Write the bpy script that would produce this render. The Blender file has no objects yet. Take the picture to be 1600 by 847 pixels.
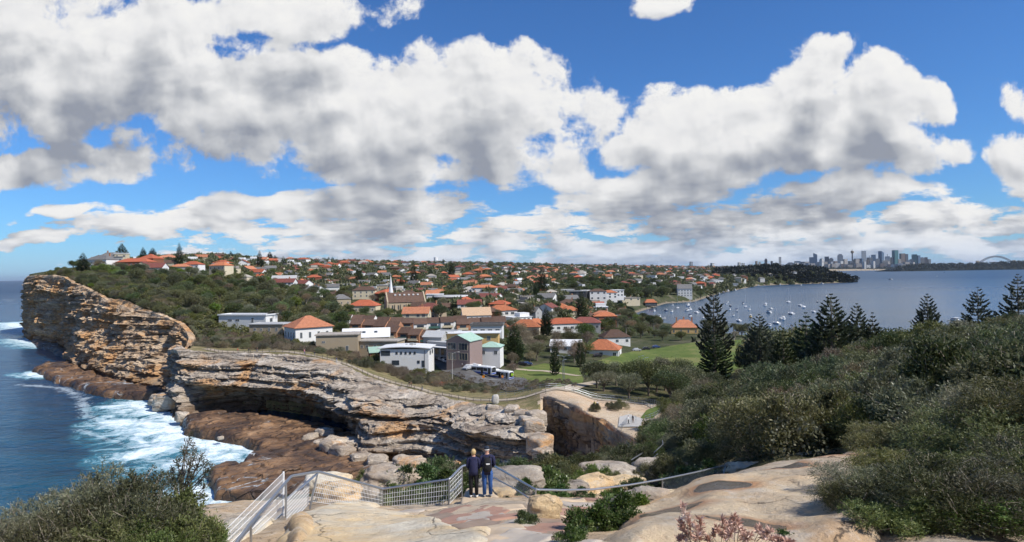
import bpy, bmesh, math, random
import numpy as np
from mathutils import Matrix, Vector
R = math.radians
random.seed(7); rng = np.random.default_rng(7)
SC = bpy.context.scene
COL = SC.collection

# ------------------------------------------------------------------ camera
CAMZ = 45.0; F_PX = 1000.0; ROLL = math.atan(0.0155); PITCH = 0.0024
Fw = np.array([0, math.cos(PITCH), math.sin(PITCH)])
Rt = np.array([math.cos(ROLL), 0, -math.sin(ROLL)])
Up = np.cross(Rt, Fw); Up /= np.linalg.norm(Up)
Rt = np.cross(Fw, Up)
cam_d = bpy.data.cameras.new('camera'); cam = bpy.data.objects.new('camera', cam_d); COL.objects.link(cam)
cam.matrix_world = Matrix(((Rt[0], Up[0], -Fw[0], 0), (Rt[1], Up[1], -Fw[1], 0), (Rt[2], Up[2], -Fw[2], CAMZ), (0, 0, 0, 1)))
cam_d.sensor_width = 36; cam_d.lens = 36 * F_PX / 1600; cam_d.clip_start = 0.3; cam_d.clip_end = 200000
SC.camera = cam
C0 = np.array([0, 0, CAMZ])

def ray(u, v):
    d = Fw + (u - 800) / F_PX * Rt - (v - 423.5) / F_PX * Up
    return d / d[1]
def Q(u, v, Y=None, z=None):
    """photo pixel + forward distance (or height) -> world point"""
    d = ray(u, v)
    t = Y if Y is not None else (z - CAMZ) / d[2]
    return C0 + d * t
def proj(p):
    d = np.asarray(p, float) - C0
    w = d @ Fw
    return 800 + F_PX * (d @ Rt) / w, 423.5 - F_PX * (d @ Up) / w
def VH(u): return 438 - 0.0155 * (u - 20)

# ------------------------------------------------------------------ sun, sky
SUN_DIR = Vector((0.80, -0.42, 0.98)).normalized()      # towards the sun
sun_d = bpy.data.lights.new('sun', 'SUN'); sun = bpy.data.objects.new('sun', sun_d); COL.objects.link(sun)
sun_d.energy = 4.9; sun_d.angle = R(0.53); sun_d.color = (1.0, 0.95, 0.87)
sun.rotation_euler = (-SUN_DIR).to_track_quat('-Z', 'Y').to_euler()
sun.location = (0, 0, 400)
SC.view_settings.view_transform = 'Standard'; SC.view_settings.look = 'None'
SC.view_settings.exposure = 0.12; SC.view_settings.gamma = 1.0; SC.view_settings.use_curve_mapping = False

class NG:
    """tiny helper for building node graphs"""
    def __init__(s, tree): s.t = tree; s.n = tree.nodes; s.l = tree.links
    def put(s, sock, val):
        if val is None: return
        if isinstance(val, bpy.types.NodeSocket): s.l.new(val, sock)
        else:
            try: sock.default_value = val
            except Exception: sock.default_value = (*val, 1.0)
    def add(s, typ, props=None, **ins):
        nd = s.n.new(typ)
        for k, v in (props or {}).items(): setattr(nd, k, v)
        for k, v in ins.items():
            k = k.replace('_', ' ')
            if k.startswith('i') and k[1:].isdigit(): s.put(nd.inputs[int(k[1:])], v)
            else: s.put(nd.inputs[k], v)
        return nd
    def m(s, op, a, b=None, c=None, clamp=False):
        nd = s.n.new('ShaderNodeMath'); nd.operation = op; nd.use_clamp = clamp
        s.put(nd.inputs[0], a); s.put(nd.inputs[1], b)
        if c is not None: s.put(nd.inputs[2], c)
        return nd.outputs[0]
    def vm(s, op, a, b=None):
        nd = s.n.new('ShaderNodeVectorMath'); nd.operation = op
        s.put(nd.inputs[0], a)
        if op == 'SCALE': s.put(nd.inputs['Scale'], b)
        elif b is not None: s.put(nd.inputs[1], b)
        return nd.outputs['Value'] if op in ('DOT_PRODUCT', 'LENGTH', 'DISTANCE') else nd.outputs[0]
    def rng(s, x, a, b, c=0.0, d=1.0, interp='LINEAR'):
        nd = s.n.new('ShaderNodeMapRange'); nd.interpolation_type = interp
        for i, q in enumerate((x, a, b, c, d)): s.put(nd.inputs[i], q)
        return nd.outputs[0]
    def mix(s, f, a, b, blend='MIX'):
        nd = s.n.new('ShaderNodeMix'); nd.data_type = 'RGBA'; nd.blend_type = blend
        s.put(nd.inputs[0], f); s.put(nd.inputs[6], a); s.put(nd.inputs[7], b)
        return nd.outputs[2]
    def noise(s, vec, scale, detail=4, rough=0.5, dist=0.0, dim='3D'):
        nd = s.n.new('ShaderNodeTexNoise'); nd.noise_dimensions = dim
        s.put(nd.inputs['Vector'], vec); nd.inputs['Scale'].default_value = scale
        nd.inputs['Detail'].default_value = detail; nd.inputs['Roughness'].default_value = rough
        nd.inputs['Distortion'].default_value = dist
        return nd.outputs['Fac']
    def xyz(s, a, b, c):
        nd = s.n.new('ShaderNodeCombineXYZ')
        for i, q in enumerate((a, b, c)): s.put(nd.inputs[i], q)
        return nd.outputs[0]
    def sep(s, v):
        nd = s.n.new('ShaderNodeSeparateXYZ'); s.put(nd.inputs[0], v); return nd.outputs
    def ramp(s, f, stops, interp='LINEAR'):
        nd = s.n.new('ShaderNodeValToRGB'); e = nd.color_ramp.elements; nd.color_ramp.interpolation = interp
        while len(e) < len(stops): e.new(0.5)
        for k, (p, c) in enumerate(stops): e[k].position = p; e[k].color = (*c, 1)
        s.put(nd.inputs[0], f); return nd.outputs[0]

world = bpy.data.worlds.new('World'); SC.world = world; world.use_nodes = True
def build_world():
    g = NG(world.node_tree); g.n.clear()
    K = 0.10
    sky = g.add('ShaderNodeTexSky', dict(sky_type='NISHITA', sun_disc=False, sun_elevation=math.asin(SUN_DIR.z),
                sun_rotation=math.atan2(SUN_DIR.x, SUN_DIR.y), altitude=50, air_density=1.0, dust_density=0.25, ozone_density=2.2))
    d = g.add('ShaderNodeTexCoord').outputs['Generated']
    x, y, z = g.sep(d)[:3]
    ya = g.m('MAXIMUM', g.m('ABSOLUTE', y), 0.22)
    u = g.m('DIVIDE', x, ya); v = g.m('DIVIDE', z, ya)
    P0 = g.xyz(u, v, 0.0)
    # cloud masses: (photo x, photo y, rx, ry, weight) turned into directions
    blobs = [(120,70,330,130,1),(60,140,230,85,1),(400,20,230,42,.9),(250,120,200,80,1),(430,170,250,95,1),
             (640,150,210,92,1),(760,190,200,105,1),(560,120,120,62,1),(820,150,110,90,.9),(860,250,110,58,1),(560,225,330,52,1),(640,265,180,34,.95),
             (60,262,120,32,.95),(200,240,110,40,.9),(140,272,60,24,.8),
             (1290,130,80,78,1),(1380,170,105,90,1),(1400,235,105,42,1),(1230,190,170,75,1),(1080,190,105,62,1),(1040,235,100,36,.9),(1250,245,190,34,.95),(1450,160,50,50,.8),
             (1610,250,75,62,1),(1620,150,50,40,.8),(1400,-30,10,5,0),
             (1040,2,62,24,.9),(1000,295,160,48,.95),(1110,275,120,36,.85),(1330,300,150,30,.85),(1240,320,90,26,.8),
             (560,325,210,34,.9),(420,312,110,18,.8),(690,330,60,28,.8),
             (270,355,190,30,.9),(330,330,80,18,.8),(110,330,95,12,.7),(60,368,120,14,.75),(520,360,200,26,.8),
             (860,350,110,20,.8),(780,372,140,18,.8),(1050,350,60,16,.85),(1200,352,260,32,.9),(1480,345,160,34,.9),(950,385,300,16,.85),(1400,385,340,28,1),(600,392,330,14,.8),(1150,402,520,14,.95),(520,408,400,9,.8),(1115,256,16,12,.5)]
    cx = lambda px: (px - 800) / 1000.0
    def make_group(det1, det2):
        grp = bpy.data.node_groups.new('cloud_density', 'ShaderNodeTree')
        grp.interface.new_socket('P', in_out='INPUT', socket_type='NodeSocketVector')
        grp.interface.new_socket('D', in_out='OUTPUT', socket_type='NodeSocketFloat')
        q = NG(grp); gi = q.n.new('NodeGroupInput'); go = q.n.new('NodeGroupOutput')
        p = gi.outputs[0]
        w1 = q.add('ShaderNodeTexNoise', dict(noise_dimensions='2D'), Vector=p, Scale=5.0, Detail=2.0, Roughness=.6)
        pw = q.vm('ADD', p, q.vm('MULTIPLY', q.vm('SUBTRACT', w1.outputs['Color'], (.5, .5, .5)), (.13, .07, 0)))
        cur = None
        for bx, by, rx, ry, wt in blobs:
            if wt <= 0: continue
            c = (cx(bx), (VH(bx) - by) / 1000.0)
            sx, sy = 1060.0 / rx, 1060.0 / ry
            nd = q.n.new('ShaderNodeVectorMath'); nd.operation = 'MULTIPLY_ADD'
            q.put(nd.inputs[0], pw); nd.inputs[1].default_value = (sx, sy, 0); nd.inputs[2].default_value = (-c[0] * sx, -c[1] * sy, 0)
            r2 = q.vm('DOT_PRODUCT', nd.outputs[0], nd.outputs[0])
            val = q.m('MULTIPLY_ADD', r2, -wt, wt)
            if cur is None: cur = val
            else: cur = q.m('SMOOTH_MAX', cur, val, 0.22)
        cur = q.m('MAXIMUM', cur, -2.0)
        vy = q.sep(p)[1]
        # billows: finer and flatter towards the horizon
        low = q.rng(vy, 0.17, 0.06, 0.0, 1.0)
        n1 = q.noise(p, 8.0, det1, .62, .1, '2D')
        n2 = q.noise(q.vm('MULTIPLY', p, (1, 3.6, 1)), 15.0, det2, .64, .1, '2D')
        nn = q.m('ADD', q.m('MULTIPLY', n1, q.m('SUBTRACT', 1.0, low)), q.m('MULTIPLY', n2, low))
        o = q.m('ADD', q.m('MULTIPLY', cur, 0.95), q.m('MULTIPLY', q.m('SUBTRACT', nn, 0.5), 3.3))
        q.l.new(q.m('ADD', o, 0.08), go.inputs[0])
        return grp
    ga = make_group(8, 6); gb = make_group(2, 2)
    def dens(vec, grp):
        nd = g.n.new('ShaderNodeGroup'); nd.node_tree = grp; g.put(nd.inputs[0], vec); return nd.outputs[0]
    D0 = dens(P0, ga)
    D1 = dens(g.vm('ADD', P0, (0.010, 0.020, 0)), gb)
    D2 = dens(g.vm('ADD', P0, (0.022, 0.10, 0)), gb)
    a = g.rng(D0, -0.03, 0.42, 0, 1, 'SMOOTHSTEP')
    # light reaching the cloud = little cloud between it and the sun
    s1 = g.m('MAXIMUM', D1, 0.0); s2 = g.m('MAXIMUM', D2, 0.0)
    tau = g.m('ADD', g.m('MULTIPLY', s1, 0.14), g.m('MULTIPLY', s2, .92))
    rel = g.m('MULTIPLY', g.m('SUBTRACT', D1, D0), 0.55)
    Pf = g.vm('MULTIPLY', P0, (1, 1.35, 1)); emb = g.m('SUBTRACT', g.noise(g.vm('ADD', Pf, (.007, .012, 0)), 11.0, 6, .55, .2, '2D'), g.noise(Pf, 11.0, 6, .55, .2, '2D'))
    tt = g.m('ADD', g.m('ADD', tau, rel), g.m('MULTIPLY', emb, 1.5))
    cc = g.ramp(g.m('MULTIPLY', g.m('ADD', tt, 0.5), 0.45), [(0.04, (1.0, .995, .98)), (0.24, (.93, .93, .935)), (0.44, (.76, .77, .79)), (0.66, (.56, .58, .62)), (0.95, (.34, .37, .44))])
    cc = g.vm('SCALE', cc, 0.83 / K)
    hz = g.rng(v, 0.075, 0.0, 0.0, 0.8, 'SMOOTHSTEP')
    far = g.vm('SCALE', (.38, .56, .84), 1.0 / K)
    skyc = g.mix(1.0, sky.outputs[0], (.42, .76, 1.20, 1), 'MULTIPLY')
    skyh = g.mix(g.m('MULTIPLY', hz, 0.55), skyc, far)
    cch = g.mix(g.m('MULTIPLY', hz, 0.45), cc, far)
    col = g.mix(a, skyh, cch)
    bg = g.add('ShaderNodeBackground', None, Color=col, Strength=K)
    out = g.n.new('ShaderNodeOutputWorld'); g.l.new(bg.outputs[0], out.inputs[0])
build_world()
world.cycles.sampling_method = 'NONE'
SC.render.engine = 'CYCLES'
cy = SC.cycles
cy.use_adaptive_sampling = True; cy.adaptive_threshold = 0.02; cy.adaptive_min_samples = 12
cy.max_bounces = 5; cy.diffuse_bounces = 2; cy.glossy_bounces = 2; cy.transmission_bounces = 3; cy.transparent_max_bounces = 6; cy.volume_bounces = 0
cy.use_denoising = True
cy.caustics_reflective = False; cy.caustics_refractive = False
# ------------------------------------------------------------------ mesh helpers
def mesh_np(name, V, Fc, mats=(), midx=None, smooth=False):
    """V (n,3), Fc (m,3|4) int array or list of such arrays"""
    me = bpy.data.meshes.new(name)
    V = np.asarray(V, np.float32)
    arrs = [np.asarray(a, np.int32) for a in (Fc if isinstance(Fc, list) else [Fc]) if len(a)]
    nl = sum(a.size for a in arrs); nf = sum(len(a) for a in arrs)
    me.vertices.add(len(V)); me.vertices.foreach_set('co', V.ravel())
    me.loops.add(nl); me.loops.foreach_set('vertex_index', np.concatenate([a.ravel() for a in arrs]))
    me.polygons.add(nf)
    st = []; o = 0
    for a in arrs:
        st.append(o + np.arange(len(a)) * a.shape[1]); o += a.size
    me.polygons.foreach_set('loop_start', np.concatenate(st).astype(np.int32))
    for m_ in mats: me.materials.append(m_)
    if midx is not None: me.polygons.foreach_set('material_index', np.asarray(midx, np.int32))
    me.polygons.foreach_set('use_smooth', np.full(nf, bool(smooth)))
    me.update(calc_edges=True)
    return me
def link(name, me, parent=None, loc=None, rz=None, sc=None):
    o = bpy.data.objects.new(name, me); COL.objects.link(o)
    if parent is not None: o.parent = parent
    if loc is not None: o.location = tuple(float(q) for q in loc)
    if rz is not None: o.rotation_euler = (0, 0, rz)
    if sc is not None: o.scale = (sc, sc, sc) if np.isscalar(sc) else tuple(sc)
    return o
def tag(o, label=None, cat=None, group=None, kind=None):
    if label: o['label'] = label
    if cat: o['category'] = cat
    if group: o['group'] = group
    if kind: o['kind'] = kind
    return o
def grid_faces(nr, nc, keep=None):
    i = np.arange(nr - 1)[:, None] * nc + np.arange(nc - 1)[None, :]
    f = np.stack([i, i + 1, i + 1 + nc, i + nc], -1).reshape(-1, 4)
    return f if keep is None else f[keep.ravel()]

def vnoise(P, seed=0):
    """smooth value noise, P (...,3) -> [0,1]"""
    P = np.asarray(P, float); I = np.floor(P).astype(np.int64); Fr = P - I; Fr = Fr * Fr * (3 - 2 * Fr)
    def h(ix, iy, iz):
        n = (ix * 374761393 + iy * 668265263 + iz * 2147483647 + seed * 974634777) & 0xFFFFFFFF
        n = ((n ^ (n >> 13)) * 1274126177) & 0xFFFFFFFF
        n = (n ^ (n >> 16)) & 0xFFFFFFFF
        return n / 4294967295.0
    r = 0
    for dx in (0, 1):
        for dy in (0, 1):
            for dz in (0, 1):
                w = (Fr[..., 0] if dx else 1 - Fr[..., 0]) * (Fr[..., 1] if dy else 1 - Fr[..., 1]) * (Fr[..., 2] if dz else 1 - Fr[..., 2])
                r = r + w * h(I[..., 0] + dx, I[..., 1] + dy, I[..., 2] + dz)
    return r
def fbm(P, oct=4, seed=0, gain=.5):
    P = np.asarray(P, float); a = 1; s = 0; t = 0
    for k in range(oct):
        s = s + a * vnoise(P * (2.03 ** k) + k * 17.3, seed + k); t += a; a *= gain
    return s / t
def sstep(x, a, b):
    t = np.clip((x - a) / (b - a), 0, 1); return t * t * (3 - 2 * t)

def in_poly(x, y, poly):
    x = np.asarray(x); y = np.asarray(y); c = np.zeros(x.shape, bool); n = len(poly)
    for i in range(n):
        x1, y1 = poly[i]; x2, y2 = poly[(i + 1) % n]
        if y1 == y2: continue
        c ^= ((y1 > y) != (y2 > y)) & (x < (x2 - x1) * (y - y1) / (y2 - y1) + x1)
    return c
def seg_dist(x, y, pts, closed=True):
    x = np.asarray(x, float); d = np.full(x.shape, 1e9); n = len(pts)
    for i in range(n if closed else n - 1):
        x1, y1 = pts[i][:2]; x2, y2 = pts[(i + 1) % n][:2]
        dx, dy = x2 - x1, y2 - y1; L = dx * dx + dy * dy + 1e-9
        t = np.clip(((x - x1) * dx + (y - y1) * dy) / L, 0, 1)
        d = np.minimum(d, np.hypot(x - x1 - t * dx, y - y1 - t * dy))
    return d

# ------------------------------------------------------------------ materials
def new_mat(name):
    m_ = bpy.data.materials.new(name); m_.use_nodes = True; g = NG(m_.node_tree); g.n.clear()
    out = g.n.new('ShaderNodeOutputMaterial'); b = g.n.new('ShaderNodeBsdfPrincipled'); g.l.new(b.outputs[0], out.inputs[0])
    g.b = b; g.out = out; g.m_ = m_
    m_.cycles.emission_sampling = 'NONE'
    return m_, g
MATS = {}
def plain(name, col, rough=.8, metal=0.0, var=.12, scale=3.0, spec=.4, bump=0.0):
    if name in MATS: return MATS[name]
    m_, g = new_mat(name)
    tc = g.add('ShaderNodeTexCoord').outputs['Object']
    n = g.noise(tc, scale, 4, .6)
    c = g.mix(n, tuple(max(0, q * (1 - var * 1.6)) for q in col), tuple(min(1, q * (1 + var * 1.4)) for q in col))
    g.put(g.b.inputs['Base Color'], c); g.b.inputs['Roughness'].default_value = rough; g.b.inputs['Metallic'].default_value = metal
    g.b.inputs['Specular IOR Level'].default_value = spec
    if bump:
        bn = g.add('ShaderNodeBump', None, Height=n, Strength=bump, Distance=.05); g.l.new(bn.outputs[0], g.b.inputs['Normal'])
    MATS[name] = m_; return m_

def rock_mat(name, cols, strata=.55, scale=1.0, bump=1.0, blackbase=False, streak=.5, iron=.53):
    m_, g = new_mat(name)
    tc = g.add('ShaderNodeNewGeometry').outputs['Position']
    x, y, z = g.sep(tc)[:3]
    wob = g.noise(tc, .045 * scale, 3, .55)
    zz = g.m('ADD', z, g.m('MULTIPLY', g.m('SUBTRACT', wob, .5), 9.0))
    lay = g.noise(g.xyz(g.m('MULTIPLY', x, .035 * scale), g.m('MULTIPLY', y, .035 * scale), g.m('MULTIPLY', zz, strata * scale)), 1.0, 7, .62)
    pat = g.noise(tc, .085 * scale, 5, .6, .6)
    f = g.m('ADD', g.m('MULTIPLY', lay, .62), g.m('MULTIPLY', pat, .38))
    col = g.ramp(g.rng(f, .30, .70), cols)
    # orange iron patches
    p2 = g.noise(g.vm('MULTIPLY', tc, (1, 1, 1.6)), .055 * scale, 5, .65, .8)
    col = g.mix(g.rng(p2, iron, iron + .09, 0, .8), col, g.mix(pat, (.50, .24, .09, 1), (.62, .38, .17, 1)))
    # dark vertical water stains
    st = g.noise(g.xyz(g.m('MULTIPLY', x, .5 * scale), g.m('MULTIPLY', y, .5 * scale), g.m('MULTIPLY', z, .05 * scale)), 1.0, 5, .6)
    col = g.mix(g.m('MULTIPLY', g.rng(st, .53, .66), streak), col, (.055, .05, .048, 1))
    bed = g.noise(g.xyz(g.m('MULTIPLY', x, .02 * scale), g.m('MULTIPLY', y, .02 * scale), g.m('MULTIPLY', zz, strata * 2.6 * scale)), 1.0, 3, .5)
    bl = g.m('MULTIPLY', g.rng(g.m('ABSOLUTE', g.m('SUBTRACT', bed, .47)), .030, .008), g.rng(pat, .46, .56))
    col = g.mix(g.m('MULTIPLY', bl, .75), col, (.06, .045, .035, 1))
    fine = g.noise(tc, 1.4 * scale, 6, .65)
    col = g.mix(.5, col, g.mix(fine, (.12, .12, .12, 1), (.86, .86, .86, 1)), 'OVERLAY')
    if blackbase:
        wet = g.m('MULTIPLY', g.rng(g.m('ADD', z, g.m('MULTIPLY', wob, 4)), 7.5, 3.5), .75, clamp=True)
        col = g.mix(wet, col, g.mix(pat, (.05, .035, .025, 1), (.17, .09, .04, 1)))
    g.put(g.b.inputs['Base Color'], col); g.b.inputs['Roughness'].default_value = .88; g.b.inputs['Specular IOR Level'].default_value = .25
    h = g.m('ADD', g.m('MULTIPLY', lay, 1.2), g.m('ADD', g.m('MULTIPLY', fine, .28), g.m('MULTIPLY', g.noise(tc, .35 * scale, 5, .6), .5)))
    bn = g.add('ShaderNodeBump', None, Height=h, Strength=bump, Distance=1.0 / scale); g.l.new(bn.outputs[0], g.b.inputs['Normal'])
    MATS[name] = m_; return m_
TAN = [(0.0, (.12, .085, .06)), (.22, (.29, .20, .13)), (.45, (.47, .34, .22)), (.70, (.62, .48, .33)), (1.0, (.74, .64, .49))]
GREY = [(0.0, (.085, .068, .055)), (.22, (.22, .17, .13)), (.45, (.40, .33, .255)), (.70, (.55, .475, .385)), (1.0, (.70, .63, .53))]
M_cliffL = rock_mat('cliff_sandstone_far', TAN, .34, 1.0, .9, True, .45, .47)
M_cliff = rock_mat('cliff_sandstone', GREY, .95, 1.0, 1.0, True, .6, .52)

def fore_rock_mat(name, base, dark, orange, scale=1.0, pools=False, orange_amt=.6):
    m_, g = new_mat(name)
    tc = g.add('ShaderNodeNewGeometry').outputs['Position']
    n1 = g.noise(tc, .55 * scale, 7, .62, .15); n2 = g.noise(tc, .22 * scale, 5, .65, .3); n3 = g.noise(tc, 9.0, 8, .75); n4 = g.noise(tc, 1.7, 8, .7, .1)
    c = g.mix(g.rng(n1, .33, .66), base, dark)
    c = g.mix(g.m('MULTIPLY', g.rng(n2, .46, .60), orange_amt), c, orange)
    c = g.mix(g.m('MULTIPLY', g.rng(n4, .52, .66), .5), c, (.66, .60, .50, 1))
    c = g.mix(g.m('MULTIPLY', g.rng(n4, .44, .30), .55), c, (.20, .17, .14, 1))
    c = g.mix(.40, c, g.mix(n3, (.10, .10, .10, 1), (.90, .90, .90, 1)), 'OVERLAY')
    if pools:
        pv = g.add('ShaderNodeTexVoronoi', dict(voronoi_dimensions='2D'), Vector=g.vm('MULTIPLY', g.vm('ADD', tc, g.vm('SCALE', g.xyz(n1, n2, 0), 1.2)), (.30, .42, 0)), Scale=1.0)
        pd = pv.outputs['Distance']; pk = g.m('MULTIPLY', g.rng(g.sep(pv.outputs['Color'])[0], .60, .58), 1.0)
        ring = g.m('MULTIPLY', g.rng(pd, .34, .20), pk); pool = g.m('MULTIPLY', g.rng(pd, .205, .19), pk)
        c = g.mix(g.m('MULTIPLY', ring, .8), c, (.40, .19, .085, 1)); c = g.mix(pool, c, (.13, .105, .075, 1))
    # thin cracks
    vo = g.add('ShaderNodeTexVoronoi', dict(feature='DISTANCE_TO_EDGE'), Vector=g.vm('ADD', tc, g.vm('SCALE', g.xyz(n1, n4, n2), 1.4)), Scale=.33 * scale).outputs['Distance']
    crack = g.m('MULTIPLY', g.rng(vo, .010, .0), g.rng(n1, .42, .52))
    c = g.mix(g.m('MULTIPLY', crack, .75), c, (.10, .075, .055, 1))
    if pools: g.put(g.b.inputs['Roughness'], g.rng(pool, 0, 1, .85, .12))
    else: g.b.inputs['Roughness'].default_value = .85
    g.put(g.b.inputs['Base Color'], c); g.b.inputs['Specular IOR Level'].default_value = .3
    h = g.m('ADD', g.m('ADD', g.m('MULTIPLY', n1, .32), g.m('MULTIPLY', n3, .10)), g.m('ADD', g.m('MULTIPLY', n4, .12), g.m('MULTIPLY', crack, -.06)))
    bn = g.add('ShaderNodeBump', None, Height=h, Strength=1.0, Distance=.6); g.l.new(bn.outputs[0], g.b.inputs['Normal'])
    MATS[name] = m_; return m_
M_fore = fore_rock_mat('sandstone_ground', (.56, .46, .33, 1), (.36, .28, .20, 1), (.60, .40, .21, 1), 1.3)
M_slab = fore_rock_mat('sandstone_slab', (.66, .52, .34, 1), (.40, .31, .22, 1), (.66, .41, .20, 1), .8, True, .85)
M_slabw = fore_rock_mat('pale_sandstone', (.76, .69, .54, 1), (.54, .46, .34, 1), (.74, .52, .26, 1), .8, orange_amt=.8)
M_platform = fore_rock_mat('platform_sandstone', (.56, .45, .31, 1), (.44, .32, .21, 1), (.58, .37, .20, 1), .22)
M_boulder = fore_rock_mat('grey_boulder_rock', (.44, .38, .31, 1), (.26, .22, .18, 1), (.50, .33, .18, 1), 1.2, orange_amt=.35)
M_boulderw = fore_rock_mat('warm_boulder_rock', (.66, .50, .29, 1), (.52, .36, .20, 1), (.66, .42, .21, 1), 1.2, orange_amt=.4)

def ground_mat(name, stops, scale, bump=.4, detail=8):
    m_, g = new_mat(name)
    tc = g.add('ShaderNodeNewGeometry').outputs['Position']
    a = g.noise(tc, scale, detail, .65, .4); b_ = g.noise(tc, scale * 9, 5, .7)
    f = g.m('ADD', g.m('MULTIPLY', a, .65), g.m('MULTIPLY', b_, .35))
    g.put(g.b.inputs['Base Color'], g.ramp(g.rng(f, .3, .7), stops))
    g.b.inputs['Roughness'].default_value = .95; g.b.inputs['Specular IOR Level'].default_value = .1
    bn = g.add('ShaderNodeBump', None, Height=f, Strength=bump, Distance=1.0); g.l.new(bn.outputs[0], g.b.inputs['Normal'])
    MATS[name] = m_; return m_
M_scrub = ground_mat('scrub_soil', [(0, (.030, .034, .016)), (.35, (.055, .062, .026)), (.6, (.105, .095, .05)), (.85, (.20, .16, .10)), (1, (.26, .21, .14))], .12, .8)
M_suburb = ground_mat('suburb_ground', [(0, (.025, .034, .015)), (.45, (.05, .06, .026)), (.7, (.10, .095, .06)), (1, (.22, .19, .15))], .05, .6)
M_lawn = ground_mat('park_lawn', [(0, (.070, .100, .028)), (.4, (.100, .138, .036)), (.6, (.14, .165, .05)), (.8, (.22, .20, .085)), (1, (.33, .26, .15))], .045, .05, 8)
M_dirt = ground_mat('dirt_path', [(0, (.30, .24, .17)), (.5, (.42, .35, .26)), (1, (.52, .45, .36))], .4, .2)
M_asphalt = ground_mat('asphalt', [(0, (.075, .07, .068)), (.5, (.12, .115, .11)), (1, (.17, .165, .155))], .25, .1)
M_dry = ground_mat('dry_grass', [(0, (.09, .095, .04)), (.4, (.17, .155, .07)), (.75, (.30, .23, .13)), (1, (.38, .29, .18))], .3, .5)
M_sand = ground_mat('sand_shore', [(0, (.12, .10, .075)), (1, (.30, .25, .18))], .3, .2)
M_pipe = plain('galvanised_steel', (.42, .44, .47), .38, .85, var=.1, scale=12); M_white = plain('white_paint', (.78, .78, .77), .5, var=.03); M_conc = plain('concrete', (.46, .44, .40), .9, var=.15)

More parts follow.
